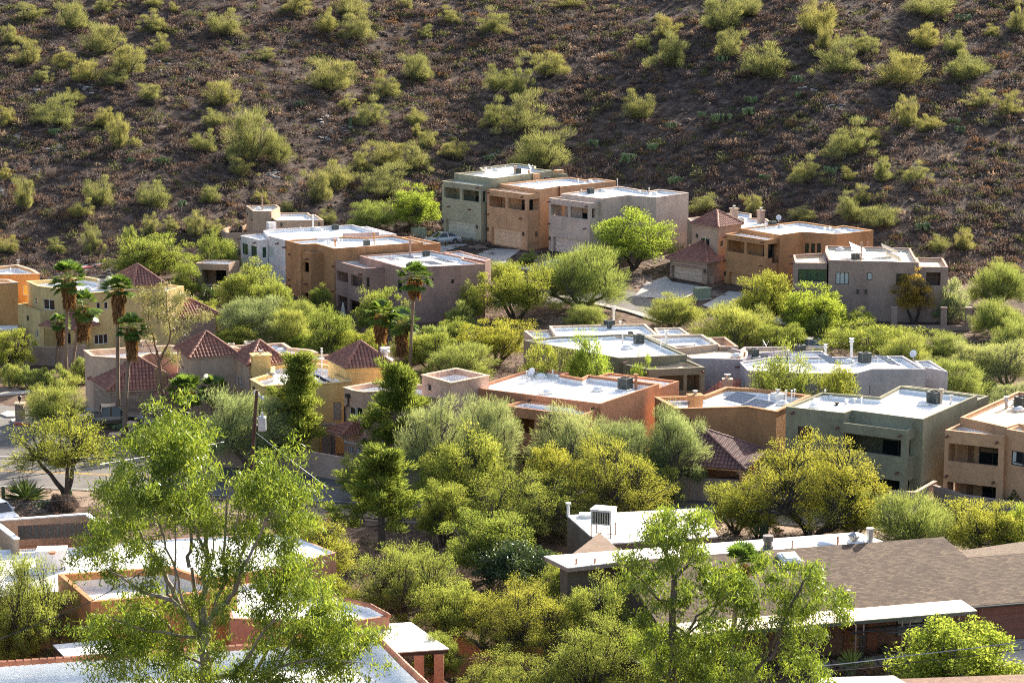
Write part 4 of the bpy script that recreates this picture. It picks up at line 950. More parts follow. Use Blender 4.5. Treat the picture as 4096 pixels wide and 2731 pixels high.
# cul de sac in front of the upper houses
drape('cul_de_sac', gp(c3, [(1240, 1240), (1500, 1190), (1760, 1200), (1960, 1290), (1880, 1400), (1620, 1330), (1400, 1290), (560, 1330), (560, 1240), (900, 1130)]), ASPH, .05)
drape('pavement', gp(c3, [(1100, 1245), (1360, 1300), (1700, 1375), (2000, 1470), (2060, 1465), (1880, 1400), (1620, 1335), (1380, 1285), (1120, 1230)]), CONC, .06, thick=.1)
drape('driveway', gp(c3, [(185, 765), (425, 790), (130, 875), (-120, 850)]), CONC, .06); drape('driveway', gp(c3, [(565, 838), (815, 850), (700, 930), (640, 1010), (430, 890)]), CONC, .06)
drape('driveway', gp(c3, [(1090, 925), (1350, 930), (1150, 1080), (780, 1005), (900, 985)]), CONC, .06)
drape('driveway', gp(c4, [(250, 630), (465, 665), (360, 745), (250, 760), (-20, 735), (60, 640), (205, 590)]), CONC, .06); drape('driveway', gp(c4, [(662, 698), (890, 720), (620, 860), (470, 800)]), CONC, .06); drape('driveway', gp(c4, [(870, 870), (1010, 880), (1080, 940), (960, 930)]), CONC, .06)
drape('driveway', gp(c5, [(640, 930), (1150, 950), (1400, 880), (940, 740), (760, 750)]), CONC, .04)
drape('driveway', gp(c12, [(1640, 1290), (2300, 1200), (2400, 1568), (1700, 1560)]), CONC, .03); drape('patio', gp(c12, [(450, 1420), (1500, 1300), (1550, 1400), (500, 1520)]), CONC, .03)
drape('kerb', gp(c5, [(0, 645), (260, 625), (260, 645), (0, 668)]), CONC, .03, thick=.14); drape('kerb', gp(c5, [(118, 905), (260, 915), (260, 928), (118, 918)]), REDP, .03, thick=.15)
drape('traffic_island', gp(c5, [(5, 830), (60, 805), (230, 812), (270, 830), (180, 850), (60, 852)]), CONC, .03, thick=.13); drape('planting_bed', gp(c5, [(90, 880), (150, 862), (300, 862), (300, 930), (120, 905)]), CONC, .02, thick=.14)
# ---------------------------------------------------------------- vegetation
rng = np.random.default_rng(5)
def unit(a): return a / np.maximum(1e-6, np.linalg.norm(a, axis=-1, keepdims=True))
def rand_dirs(n): return unit(rng.normal(size=(n, 3)))
def blades(C, D, L, W):
    """diamond shaped blades: centre, direction, length, width"""
    n = len(C); D = unit(D); r = rand_dirs(n); S = unit(np.cross(D, r))
    L = np.broadcast_to(np.asarray(L, float).reshape(-1, 1), (n, 1)); W = np.broadcast_to(np.asarray(W, float).reshape(-1, 1), (n, 1))
    Q = np.empty((n, 4, 3)); Q[:, 0] = C - D * L * .5; Q[:, 1] = C + S * W * .5 + D * L * .08; Q[:, 2] = C + D * L * .5; Q[:, 3] = C - S * W * .5 + D * L * .08
    return Q
LM = {
    'mesquite': leaf_mat('mesquite_leaf', (0.152, 0.201, 0.055), (0.305, 0.336, 0.091), .50),
    'mesq_yellow': leaf_mat('yellow_mesquite_leaf', (0.201, 0.226, 0.051), (0.354, 0.360, 0.083), .50),
    'bright': leaf_mat('bright_green_leaf', (0.165, 0.232, 0.049), (0.305, 0.384, 0.085), .52),
    'palo': leaf_mat('palo_verde_twig', (0.177, 0.226, 0.079), (0.317, 0.348, 0.122), .45),
    'hill': leaf_mat('hillside_palo_verde_twig', (0.177, 0.189, 0.092), (0.313, 0.307, 0.147), .38),
    'wispy': leaf_mat('wispy_grey_leaf', (0.207, 0.256, 0.134), (0.342, 0.378, 0.201), .45),
    'pine': leaf_mat('pine_needle', (0.098, 0.138, 0.035), (0.225, 0.262, 0.064), .52),
    'citrus': leaf_mat('dark_glossy_leaf', (0.039, 0.068, 0.024), (0.077, 0.116, 0.035), .3, .05),
    'gum': leaf_mat('eucalyptus_leaf', (0.058, 0.106, 0.018), (0.235, 0.302, 0.050), .46, .03),
    'gumgrey': leaf_mat('grey_eucalyptus_leaf', (0.138, 0.149, 0.081), (0.241, 0.241, 0.127), .4, .03),
    'gold': leaf_mat('golden_leaf', (0.294, 0.210, 0.047), (0.420, 0.304, 0.084), .5),
}
BARK = {'red': bark_mat('reddish_gum_bark', (.13, .07, .045), (.26, .15, .10)), 'dark': bark_mat('dark_bark', (.028, .022, .018), (.07, .055, .045)), 'green': bark_mat('green_bark', (.07, .075, .035), (.12, .11, .06)), 'pale': bark_mat('pale_smooth_bark', (.16, .12, .09), (.36, .31, .26)), 'palm': bark_mat('palm_trunk_bark', (.14, .095, .065), (.26, .185, .13)), 'grey': bark_mat('grey_brown_bark', (.07, .055, .045), (.15, .12, .10))}
def limb(p0, p1, sag, n=5, wob=.12):
    p0, p1 = Vector(p0), Vector(p1); L = (p1 - p0).length; out = []
    for i in range(n + 1):
        t = i / n; q = p0.lerp(p1, t); q.z += sag * L * math.sin(math.pi * t) 
        if 0 < i < n: q += Vector((R.uniform(-1, 1), R.uniform(-1, 1), R.uniform(-1, 1))) * wob * L / n * 1.5
        out.append(q)
    return out
def crown_points(rx, rz, z0, n, seed, low=.15, lump=.28):
    """clump centres spread over and inside an uneven dome"""
    rr = random.Random(seed); out = []; off = rr.uniform(0, 100)
    while len(out) < n:
        d = Vector((rr.gauss(0, 1), rr.gauss(0, 1), rr.gauss(.25, .8))).normalized()
        if d.z < -low: continue
        k = 1 + lump * nz(d.x * 1.6 + off, d.y * 1.6, d.z * 1.6)
        r = (rr.uniform(.0, 1) ** .45) * k
        out.append(Vector((d.x * rx * r, d.y * rx * r, z0 + max(-.1, d.z) * rz * r)))
    return out
def build_tree(kind, seed, W, Hh, leaf, bark='dark', clumps=70, per=170, blade=(.30, .07), style='spray', stems=4, low=.1, clump_r=None, z0f=.42, spread=1.0, twigs=True, lump=.34):
    """W crown width, Hh height; returns (trunk mesh, crown mesh)"""
    R.seed(seed); global rng; rng = np.random.default_rng(seed)
    rx = W / 2; z0 = Hh * z0f; rz = Hh - z0
    C = crown_points(rx * .86, rz * .92, z0, clumps, seed, low, lump)
    m = MB(); st = []
    for k in range(stems):
        a = 2 * math.pi * k / stems + R.uniform(-.5, .5); rr = rx * R.uniform(.25, .5) * spread
        st.append(Vector((math.cos(a) * rr, math.sin(a) * rr, z0 * R.uniform(.75, 1.15))))
    base_r = .035 * Hh
    for q in st:
        pts = limb((R.uniform(-.12, .12), R.uniform(-.12, .12), -.3), q, .06, 5); m.tube(pts, [base_r * (1 - .55 * i / 5) for i in range(6)], 6)
    for c in C:
        q = min(st, key=lambda s_: (s_ - c).length); pts = limb(q, c, .08, 4, .2); m.tube(pts, [base_r * .36, base_r * .28, base_r * .2, base_r * .13, base_r * .07], 4, cap=False)
        if twigs:
            for _ in range(3):
                e = c + Vector((R.gauss(0, 1), R.gauss(0, 1), R.gauss(.3, 1))) * rx * .13; m.tube([pts[3], e], [.018, .008], 3, cap=False)
    cr = clump_r or rx * .24
    Q = []
    for c in C:
        n = int(per * R.uniform(.6, 1.4)); d = rand_dirs(n); r = rng.uniform(0, 1, (n, 1)) ** .5
        P = np.array(c) + d * r * cr * np.array([1.15, 1.15, .75]) * R.uniform(.7, 1.3)
        out = unit(np.array(c) - np.array([0, 0, z0 * .55]))
        if style == 'spray': D = d * .6 + out * .5 + rand_dirs(n) * .7
        elif style == 'broom': D = out * .9 + np.array([0, 0, .55]) + d * .55 + rand_dirs(n) * .6
        elif style == 'droop': D = np.array([0, 0, -.9]) + out * .35 + rand_dirs(n) * .45
        elif style == 'wisp': D = out * .5 + np.array([.45, 0, .15]) + d * .4 + rand_dirs(n) * .55
        elif style == 'tuft': D = d * .7 + np.array([0, 0, .7]) + rand_dirs(n) * .35
        else: D = rand_dirs(n)
        Lb = blade[0] * rng.uniform(.6, 1.3, n); Wb = blade[1] * rng.uniform(.7, 1.3, n)
        Q.append(blades(P, D, Lb, Wb))
    Q = np.concatenate(Q)
    return m.mesh(kind + '_trunk', BARK[bark]), quad_mesh(kind + '_crown', Q, LM[leaf]), Q
class Proto:
    def __init__(s, name, W, Hh, trunk, crown, Q=None):
        s.name = name; s.W = W; s.H = Hh; s.t = trunk; s.c = crown
        if Q is not None:
            r = np.hypot(Q[:, 2, 0], Q[:, 2, 1]); s.W = 2 * float(np.percentile(r, 93)); s.H = float(np.percentile(Q[:, 2, 2], 99))
PR = {}
def proto(key, name, n, W, Hh, **kw):
    PR[key] = [Proto(name, W, Hh, *build_tree(name, 100 * len(PR) + i + 7, W, Hh, **kw)) for i in range(n)]
proto('mesquite', 'mesquite_tree', 3, 7, 5.2, leaf='mesquite', clumps=140, per=190, blade=(.20, .046), style='spray', stems=4, z0f=.30, low=.25, clump_r=.62)
proto('yellow', 'mesquite_tree', 2, 7, 5.2, leaf='mesq_yellow', clumps=135, per=180, blade=(.19, .045), style='spray', stems=4, z0f=.32, low=.25, clump_r=.62)
proto('sparse', 'mesquite_tree', 1, 8, 6, leaf='mesq_yellow', clumps=110, per=90, blade=(.24, .05), style='spray', stems=3, z0f=.42, clump_r=.7, low=.2)
proto('yellow_big', 'mesquite_tree', 1, 13, 7.5, leaf='mesq_yellow', clumps=360, per=140, blade=(.19, .04), style='spray', stems=6, z0f=.30, low=.22, clump_r=.72, spread=1.4)
proto('mesq_big', 'mesquite_tree', 2, 12, 7, leaf='mesquite', clumps=330, per=150, blade=(.19, .042), style='spray', stems=6, z0f=.28, low=.25, clump_r=.7, spread=1.4)
proto('bright', 'mesquite_tree', 2, 7, 5.2, leaf='bright', clumps=125, per=190, blade=(.21, .052), style='spray', stems=3, z0f=.34, low=.3, clump_r=.62)
proto('palo', 'palo_verde_tree', 3, 7, 4.8, leaf='palo', bark='green', clumps=135, per=210, blade=(.36, .022), style='broom', stems=5, z0f=.24, low=.2, clump_r=.7)
proto('wispy', 'weeping_acacia_tree', 2, 7, 6, leaf='wispy', bark='grey', clumps=135, per=200, blade=(.40, .022), style='wisp', stems=4, z0f=.32, low=.35, clump_r=.75)
proto('droop', 'pepper_tree', 1, 7, 5.5, leaf='mesquite', bark='grey', clumps=110, per=150, blade=(.42, .035), style='droop', stems=3, z0f=.38, low=.3, clump_r=.7)
proto('citrus', 'citrus_tree', 1, 4.5, 4, leaf='citrus', bark='grey', clumps=70, per=170, blade=(.17, .085), style='any', stems=1, z0f=.38, clump_r=.62, low=.6)
proto('lushbush', 'flowering_shrub', 1, 6, 4, leaf='bright', bark='grey', clumps=110, per=190, blade=(.19, .075), style='any', stems=4, z0f=.25, clump_r=.6, low=.5)
proto('gold', 'acacia_tree', 1, 5, 6.5, leaf='gold', bark='dark', clumps=90, per=100, blade=(.24, .06), style='spray', stems=2, z0f=.4, low=.8, clump_r=.6)
proto('shrub', 'desert_shrub', 2, 3.5, 2.2, leaf='palo', bark='grey', clumps=50, per=110, blade=(.34, .03), style='broom', stems=5, z0f=.1, low=.1)
proto('willow', 'desert_willow_tree', 1, 4, 5, leaf='wispy', bark='grey', clumps=75, per=90, blade=(.32, .04), style='broom', stems=4, z0f=.22, low=.5)
def hill_proto(seed, W, Hh):
    return Proto('palo_verde_bush', W, Hh, *build_tree('palo_verde_bush', seed, W, Hh, leaf='hill', bark='green', clumps=44, per=200, blade=(.42, .027), style='broom', stems=6, z0f=.16, low=.15, clump_r=.66, lump=.85, twigs=False))
PR['hill'] = [hill_proto(901 + i, 5.5, 3.6 + .25 * i) for i in range(6)]
# pines: whorled limbs with upright tufts
def build_pine(seed, W, Hh):
    R.seed(seed); global rng; rng = np.random.default_rng(seed); m = MB(); Q = []
    tr = [Vector((0, 0, -.3))] + [Vector((nz(t * 3, seed) * .25 * W * .3, nz(seed, t * 3) * .2, Hh * .93 * t)) for t in (.2, .4, .6, .8, 1)]
    m.tube(tr, [.2, .18, .14, .1, .07, .03], 7)
    def at_h(t): 
        f = t * 5; i = min(4, int(f)); return tr[i].lerp(tr[i + 1], f - i)
    n = 46
    for k in range(n):
        t = .22 + .76 * (k / n) ** .9; a = k * 2.4 + R.uniform(-.4, .4)
        prof = math.sin(min(1, (1.02 - t) * 1.25) * math.pi / 2) * (.55 + .45 * nz(a, t * 4, seed))
        L = W / 2 * max(.22, prof) * R.uniform(.75, 1.25)
        b = at_h(t); e = b + Vector((math.cos(a) * L, math.sin(a) * L, L * R.uniform(.15, .5)))
        pts = limb(b, e, -.04, 4, .12); m.tube(pts, [.06, .05, .035, .025, .012], 4, cap=False)
        for j in range(5):
            c = pts[2].lerp(e, j / 4) + Vector((R.gauss(0, .3), R.gauss(0, .3), R.gauss(.1, .2))) * .7
            nn = 70; d = rand_dirs(nn); P = np.array(c) + d * rng.uniform(0, 1, (nn, 1)) ** .5 * np.array([.42, .42, .32])
            D = d * .6 + np.array([0, 0, .55]) + np.array((e - b).normalized()) * .35 + rand_dirs(nn) * .3
            Q.append(blades(P, D, .30 * rng.uniform(.7, 1.3, nn), .055))
    return m.mesh('pine_trunk', BARK['grey']), quad_mesh('pine_crown', np.concatenate(Q), LM['pine']), np.concatenate(Q)
PR['pine'] = [Proto('pine_tree', 5, 9, *build_pine(31, 5, 9)), Proto('pine_tree', 6, 8, *build_pine(44, 6, 8)), Proto('pine_tree', 6.5, 8, *build_pine(52, 6.5, 8))]
# ---- eucalyptus: long ascending limbs, leaves hanging in loose bunches at the ends
def grow(m, ends, p, d, L, r, depth, spreadf, up, seed):
    n = 4; pts = [p]; q = p; dd = d.copy()
    for i in range(n):
        dd = (dd + Vector((R.gauss(0, .10), R.gauss(0, .10), R.gauss(up, .05)))).normalized(); q = q + dd * L / n; pts.append(q)
    r1 = r * .62
    m.tube(pts, [r + (r1 - r) * i / n for i in range(n + 1)], 7 if depth < 2 else (5 if depth < 4 else 3), cap=False)
    if depth >= 5 or r1 < .010: ends.append((q, dd, depth)); return
    if depth >= 3: ends.append((q, dd, depth))
    k = 3 if depth in (0, 1) else R.choice([2, 2, 3])
    ax = Vector((R.gauss(0, 1), R.gauss(0, 1), R.gauss(0, 1)))
    for j in range(k):
        s = dd.cross(ax); 
        if s.length < .05: s = Vector((1, 0, 0))
        s.normalize(); s.rotate(Matrix.Rotation(2 * math.pi * j / k + R.uniform(-.4, .4), 3, dd))
        nd = (dd + s * spreadf * R.uniform(.55, 1.25)).normalized()
        pp = pts[-1] if j == 0 or depth == 0 else pts[R.choice([-1, -2])]
        grow(m, ends, pp, nd, L * R.uniform(.62, .88), r1 * R.uniform(.75, 1.0), depth + 1, spreadf, up, seed)
def build_gum(seed, Hh, trunk_h, r, L, spreadf, leaf, per, blade, bark='pale', lean=(0, 0), up=.06, starts=4, rb=.5):
    R.seed(seed); global rng; rng = np.random.default_rng(seed); m = MB(); ends = []
    top = Vector((lean[0], lean[1], trunk_h)); pts = limb((0, 0, -.4), top, 0, 5, .06); m.tube(pts, [r * 1.25, r * 1.1, r, r * .95, r * .9, r * .85], 9, cap=False)
    for k in range(starts):
        a = 2 * math.pi * k / starts + R.uniform(-.4, .4); t = R.uniform(.25, .75) if k else .12
        grow(m, ends, top if k % 2 == 0 else pts[-2], Vector((math.cos(a) * t, math.sin(a) * t, 1)).normalized(), L, r * .55, 1, spreadf, up, seed)
    Q = []
    for q, d, dep in ends:
        n = int(per * R.uniform(.5, 1.5) * (1 if dep >= 5 else .5))
        P = np.array(q) + rng.normal(size=(n, 3)) * rb * np.array([1, 1, .8]) - np.array([0, 0, rb * .35])
        D = np.array([0, 0, -.75]) + rand_dirs(n) * .75
        Q.append(blades(P, D, blade[0] * rng.uniform(.6, 1.3, n), blade[1] * rng.uniform(.7, 1.3, n)))
    Q = np.concatenate(Q); z = Q[:, 2, 2].max(); w = np.percentile(Q[:, 2, 0], 98) - np.percentile(Q[:, 2, 0], 2)
    return m.mesh('eucalyptus_trunk', BARK[bark], True), quad_mesh('eucalyptus_crown', Q, LM[leaf]), w, z
def make(pr, loc, rz, sc, label, cat='tree', group=None):
    o = empty(pr.name, loc, label, cat, group, rz, sc)
    mesh_obj('trunk', pr.t, o); mesh_obj('crown', pr.c, o); return o
def tree(key, c, x, top, base, w, label, var=0, rz=None, group=None, cat=None, D=None):
    """crown centred on column x, crown top at row top, standing on the ground at row base; w = crown width in the same pixels"""
    g = ground(c(x, base)); pr = PR[key][var % len(PR[key])]
    s = (c(x + w, base)[0] - c(x, base)[0]); width = s / F * (g.y * CT + (CAMH - g.z) * ST)
    h = max(.8, aty(c(x, top), g.y).z - g.z)
    k = width / pr.W
    return make(pr, g, R.uniform(0, 6.28) if rz is None else rz, (k, k, h / pr.H), label, cat or ('shrub' if 'shrub' in pr.name or 'bush' in pr.name else 'tree'), group)
R.seed(77)
# key, column, crown top row, ground row, width (all in pixels of the 2352 px wide overview), label, variant
for i, a in enumerate([
 ('bright', 955, 428, 530, 118, 'bright green mesquite on the slope left of the sage house', 0),
 ('palo', 855, 462, 528, 112, 'palo verde behind the white house, left of the bright mesquite', 1),
 ('mesquite', 350, 545, 640, 195, 'broad green mesquite beside the uphill road at the left', 0),
 ('mesquite', 500, 540, 655, 95, 'dark round mesquite in front of the covered patio', 1),
 ('mesquite', 578, 610, 728, 150, 'grey green mesquite below the white house windows', 2),
 ('wispy', 580, 685, 800, 165, 'grey mesquite thicket right of the retaining wall', 0),
 ('palo', 665, 712, 805, 115, 'palo verde in the shaded garden left of the lime bush', 2),
 ('lushbush', 690, 768, 812, 72, 'lime green bush behind the flat roof of the blush house', 0),
 ('mesquite', 872, 666, 775, 110, 'mesquite against the front of the plum house', 0),
 ('yellow', 1185, 612, 738, 165, 'yellow green mesquite on the bank right of the plum house', 0),
 ('palo', 1338, 570, 708, 225, 'large spreading palo verde in front of the rose grey garage', 0),
 ('bright', 1455, 487, 615, 190, 'bright feathery mesquite against the rose grey house wall', 1),
 ('palo', 1548, 678, 752, 130, 'palo verde bush beside the cul de sac driveway', 1),
 ('palo', 1685, 700, 805, 190, 'wide palo verde in front of the ochre garage driveway', 2),
 ('yellow', 1755, 630, 758, 150, 'leaning mesquite left of the mauve house picture window', 1),
 ('bright', 1870, 658, 775, 172, 'dense green mesquite in front of the mauve house', 0),
 ('gold', 2098, 626, 745, 88, 'golden leaved acacia at the corner of the mauve house', 0),
 ('willow', 2182, 640, 742, 85, 'slim grey green willow beside the gated patio', 0),
 ('palo', 2290, 605, 705, 130, 'grey green palo verde above the patio at the right edge', 0),
 ('droop', 2000, 748, 825, 230, 'drooping yellow green pepper tree behind the pale grey roof', 0),
 ('palo', 2165, 762, 830, 115, 'olive palo verde below the gated patio wall', 1),
 ('wispy', 2312, 785, 890, 150, 'pale grey green acacia at the right edge', 1),
 ('palo', 2185, 828, 925, 165, 'light palo verde right of the pale grey house', 2),
 ('mesquite', 1790, 813, 1030, 165, 'green and yellow mesquite in front of the pale grey house', 1),
 ('yellow', 1915, 846, 1030, 130, 'yellow broomy tree below the blue grey solar panels', 1),
 ('bright', 1345, 772, 1003, 130, 'bright green mesquite leaning over the olive roof', 1),
 ('mesquite', 1250, 793, 1010, 130, 'dull olive mesquite left of the bright one by the olive house', 2),
 ('yellow', 1140, 738, 835, 165, 'yellow green mesquite left of the cream roof', 0),
 ('palo', 1060, 790, 875, 165, 'feathery palo verde behind the pink roof tower', 0),
 ('bright', 1478, 818, 1003, 72, 'young bright tree before the olive balcony', 0),
 ('mesquite', 20, 758, 855, 110, 'mesquite cut off by the left edge below the golden house', 0),
 ('palo', 128, 880, 975, 150, 'palo verde beside the stone pillar with lantern', 1),
 ('wispy', 580, 900, 1085, 230, 'weeping grey acacia behind the utility pole', 0),
 ('pine', 690, 810, 1085, 118, 'dark pine with bent trunk in front of the yellow house', 0),
 ('pine', 912, 832, 1100, 150, 'yellow green pine in front of the pink house', 2),
 ('wispy', 1000, 925, 1135, 180, 'wispy acacia right of the pink house balcony', 1),
 ('wispy', 1120, 910, 1142, 150, 'wispy acacia at the left corner of the sienna house', 0),
 ('wispy', 1305, 940, 1145, 205, 'wispy grey acacia hiding the sienna house balcony', 1),
 ('wispy', 1425, 962, 1145, 160, 'wispy acacia in the middle of the sienna house front', 0),
 ('wispy', 1552, 942, 1148, 150, 'dense green weeping tree between the sienna house and the patio', 0),
 ('sparse', 150, 958, 1142, 235, 'open branched yellow mesquite on the roadside at the left', 0),
 ('pine', 880, 1026, 1262, 190, 'big bushy pine with pale trunk in the centre foreground', 1),
 ('mesquite', 1080, 1000, 1190, 205, 'dark trunked green mesquite behind the big pine', 1),
 ('yellow_big', 1375, 1012, 1205, 280, 'broad yellow mesquite in front of the sienna house', 0),
 ('yellow', 1265, 1030, 1195, 130, 'brownish yellow mesquite left of the broad yellow one', 1),
 ('mesq_big', 1200, 1090, 1238, 280, 'fine leaved mesquite left of the rooftop cooler', 2),
 ('yellow_big', 1868, 1015, 1232, 325, 'large spreading yellow mesquite below the grey green house', 1),
 ('yellow', 1690, 1110, 1225, 130, 'thin brown mesquite left of the saguaro', 0),
 ('palo', 2105, 1138, 1262, 235, 'grey green palo verde behind the shingle roof', 0),
 ('yellow', 2255, 1152, 1290, 170, 'yellow mesquite below the right edge house', 0),
 ('bright', 2340, 1165, 1290, 120, 'lime mesquite at the right edge below the clipped shrub', 1),
 ('yellow', 722, 1192, 1342, 165, 'golden mesquite right of the tall eucalyptus', 1),
 ('mesquite', 1125, 1180, 1330, 200, 'olive mesquite right of the big pine trunk', 0),
 ('mesq_big', 935, 1262, 1440, 255, 'twisted dark trunked mesquite above the carport', 1),
 ('citrus', 1182, 1252, 1365, 165, 'dark green citrus tree left of the brown gable house', 0),
 ('yellow_big', 1190, 1342, 1512, 270, 'yellow green mesquite with dark limbs by the garden wall', 0),
 ('mesquite', 1040, 1340, 1490, 150, 'feathery mesquite beside the carport roof', 2),
 ('mesquite', 1375, 1338, 1500, 175, 'light mesquite against the brown house wall', 1),
 ('mesq_big', 1385, 1428, 1620, 280, 'lush yellow green mesquite at the bottom centre', 0),
 ('mesq_big', 1170, 1508, 1640, 255, 'low mesquite at the bottom edge left of centre', 2),
 ('mesq_big', 45, 1285, 1545, 230, 'light green mesquite in front of the white parapet roof', 1),
 ('yellow', 30, 1420, 1560, 130, 'yellow green shrub in the lower left corner', 0),
 ('yellow', 760, 1330, 1440, 150, 'yellow green mesquite behind the big eucalyptus crown', 1),
 ('lushbush', 2195, 1438, 1590, 270, 'bright green leafy bush before the brick porch', 0),
 ('palo', 700, 1185, 1290, 120, 'thin palo verde by the roadside', 1),
 ('shrub', 300, 520, 625, 50, 'dry shrub above the uphill road', 0),
 ('shrub', 1060, 690, 760, 90, 'olive shrub at the right corner of the plum house', 1),
 ('mesquite', 1080, 655, 745, 60, 'small olive mesquite by the plum house wall', 1),
 ('palo', 1345, 700, 755, 100, 'low palo verde on the bank beside the sidewalk', 2),
 ('shrub', 1000, 745, 815, 90, 'shaded shrub below the plum house', 0),
 ('shrub', 790, 740, 800, 70, 'shaded shrub in the plum house garden', 1),
 ('palo', 940, 760, 830, 90, 'green palo verde behind the palm skirts', 0),
 ('shrub', 1215, 575, 605, 50, 'dark round shrub between the driveways', 1),
 ('palo', 1155, 600, 660, 90, 'palo verde bush right of the plum house roof', 2),
 ('shrub', 1880, 720, 790, 70, 'low shrub under the dense mesquite', 0),
 ('mesquite', 1975, 712, 775, 70, 'small green mesquite between the mauve house and pepper tree', 1),
 ('palo', 2290, 690, 775, 130, 'olive palo verde beside the patio pillar', 0),
 ('wispy', 2330, 880, 960, 120, 'grey acacia behind the right edge house', 1),
 ('palo', 2250, 860, 905, 90, 'low palo verde behind the grey green roof', 1),
 ('wispy', 1795, 1035, 1128, 95, 'blue green shrubby tree beside the patio roof', 0),
 ('mesquite', 1020, 1110, 1250, 120, 'green mesquite tucked behind the big pine', 0),
 ('mesquite', 760, 712, 830, 120, 'shaded dark mesquite behind the lime bush', 1),
 ('mesquite', 835, 760, 840, 100, 'shaded mesquite left of the orange palm skirt', 2),
 ('mesquite', 985, 765, 850, 120, 'green mesquite right of the slender palm trunk', 0),
 ('mesquite', 1045, 735, 800, 100, 'dim mesquite below the plum house corner', 1),
 ('mesquite', 545, 745, 815, 110, 'grey mesquite above the blush house roof', 2),
 ('mesquite', 625, 650, 760, 110, 'mesquite against the white house corner', 0),
 ('mesquite', 430, 600, 690, 70, 'dark mesquite beside the covered patio post', 1),
 ('mesquite', 470, 690, 770, 80, 'shaded mesquite right of the red gum', 2),
 ('palo', 2080, 770, 860, 120, 'palo verde behind the dish of the pale grey house', 0),
 ('wispy', 2240, 790, 880, 120, 'pale acacia right of the pepper tree', 0),
 ('palo', 2330, 735, 830, 110, 'palo verde thicket at the right edge below the patio', 1),
 ('mesquite', 1640, 770, 830, 100, 'green mesquite behind the tan roof', 0),
 ('mesquite', 1800, 745, 815, 110, 'green mesquite between the two driveways and the pepper tree', 2),
 ('palo', 700, 690, 770, 90, 'palo verde in front of the burnt ochre house', 0),
 ('mesquite', 735, 660, 730, 70, 'dark mesquite at the burnt ochre house door', 1),
 ('mesquite', 1010, 1040, 1170, 130, 'green mesquite between the wispy acacias and the big pine', 1),
 ('yellow', 1120, 1020, 1140, 120, 'yellow green mesquite in front of the sienna house corner', 0),
 ('mesquite', 1500, 1070, 1170, 110, 'olive mesquite below the dense wispy acacia', 2),
 ('yellow', 640, 1290, 1400, 110, 'golden mesquite behind the eucalyptus stems', 1),
 ('palo', 1960, 1120, 1235, 130, 'palo verde right of the large spreading mesquite', 2),
 ('yellow', 1740, 1160, 1235, 90, 'low yellow green brush by the saguaro', 0),
 ('mesquite', 1010, 1455, 1560, 110, 'yellow green mesquite by the carport posts', 0),
 ('mesquite', 1290, 1290, 1420, 120, 'green mesquite behind the brown house gable', 1),
 ('mesquite', 820, 1050, 1150, 90, 'pale mesquite left of the big pine', 2),
]):
    key, x, t, b, w_, lab, var = a
    tree(key, ov, x, t, b, w_, lab, var)
# grey brushy shrubs by the side street
for i, (x, t, b, w_) in enumerate([(30, 835, 888, 60), (70, 838, 890, 70), (105, 845, 892, 60), (150, 838, 895, 70), (195, 820, 880, 60)]):
    tree('shrub', ov, x, t, b, w_, ['grey brush at the left edge beside the side street', 'grey brown brush behind the tree stump', 'grey brush under the leaning palm', 'green brush at the foot of the tall palms', 'yellow green brush beside the blush house corner'][i], i, group='brush along the side street')
# ---- hillside palo verdes
HILL = [(hl, *q) for q in [(140,60,130,70),(330,85,150,130),(480,20,110,70),(715,95,120,100),(735,205,90,90),(40,170,80,80),(125,240,130,130),(465,195,170,110),(290,290,100,90),(195,345,110,70),(405,335,150,90),(585,285,160,140),(545,360,110,70),(335,445,80,70),(250,520,240,120),(35,535,100,90),(480,550,120,80),(550,620,140,140),(685,425,100,80),(1020,435,150,120),(1040,115,150,110),(985,545,110,90),(940,655,110,100),(1150,650,230,210),(1265,680,150,170),(1100,770,120,80),(1225,250,80,60),(1370,30,130,90),(1605,35,170,90),(1640,125,170,130),(1500,110,100,100),(1870,20,80,50),(2065,70,100,80),(2265,100,150,120),(1955,150,70,60),(1910,320,140,120),(1520,360,220,130),(1780,400,150,110),(1590,470,90,60),(1695,515,150,130),(1915,540,100,80),(2280,365,140,120),(2270,530,130,130),(1915,605,60,50),(1965,655,80,70),(2095,690,140,80),(1780,715,160,110),(1660,740,120,100),(1915,730,130,110),(1550,810,180,130),(1460,870,110,130),(1760,830,260,160),(720,905,170,110),(460,890,130,120),(110,910,90,120),(970,900,100,70),(385,960,100,90),(20,800,60,70),(425,1105,110,100),(690,1045,100,90),(900,1040,130,110),(980,1050,100,80),(265,1130,90,60),(45,1130,100,70),(1320,950,80,50),(1500,1000,80,60),(790,1030,80,60),(710,10,80,40),(1200,910,80,50),(800,40,50,40)]] + \
 [(hr, *q) for q in [(160,300,170,110),(30,380,110,150),(60,530,220,170),(145,700,270,170),(570,490,150,120),(735,240,190,150),(710,125,130,110),(600,200,110,70),(975,85,190,130),(1065,35,140,90),(1000,215,120,130),(1180,295,240,130),(1385,90,190,140),(1435,190,110,110),(1500,270,180,150),(1620,215,120,90),(1790,330,200,130),(1900,170,180,120),(2040,205,110,100),(2095,310,200,120),(2155,450,140,90),(2290,480,110,110),(1815,535,140,120),(1545,650,230,150),(1345,785,150,110),(1850,795,130,90),(1700,790,110,100),(1550,965,120,120),(1595,895,100,90),(885,940,150,90),(1105,945,90,90),(1340,985,120,60),(1690,1000,170,110),(2075,1105,120,110),(1895,30,230,100),(2320,80,100,150),(1660,620,60,60),(1920,570,100,70),(2200,140,80,60),(250,10,160,50),(1545,800,80,60),(1960,1120,100,80),(2240,1235,160,80)]]
hp = []
for c, x, y, w_, h_ in HILL:
    fx, fy = c(x, y + h_ * .42); hp.append((fx, fy, w_ / 1.1484, h_ / 1.1484))
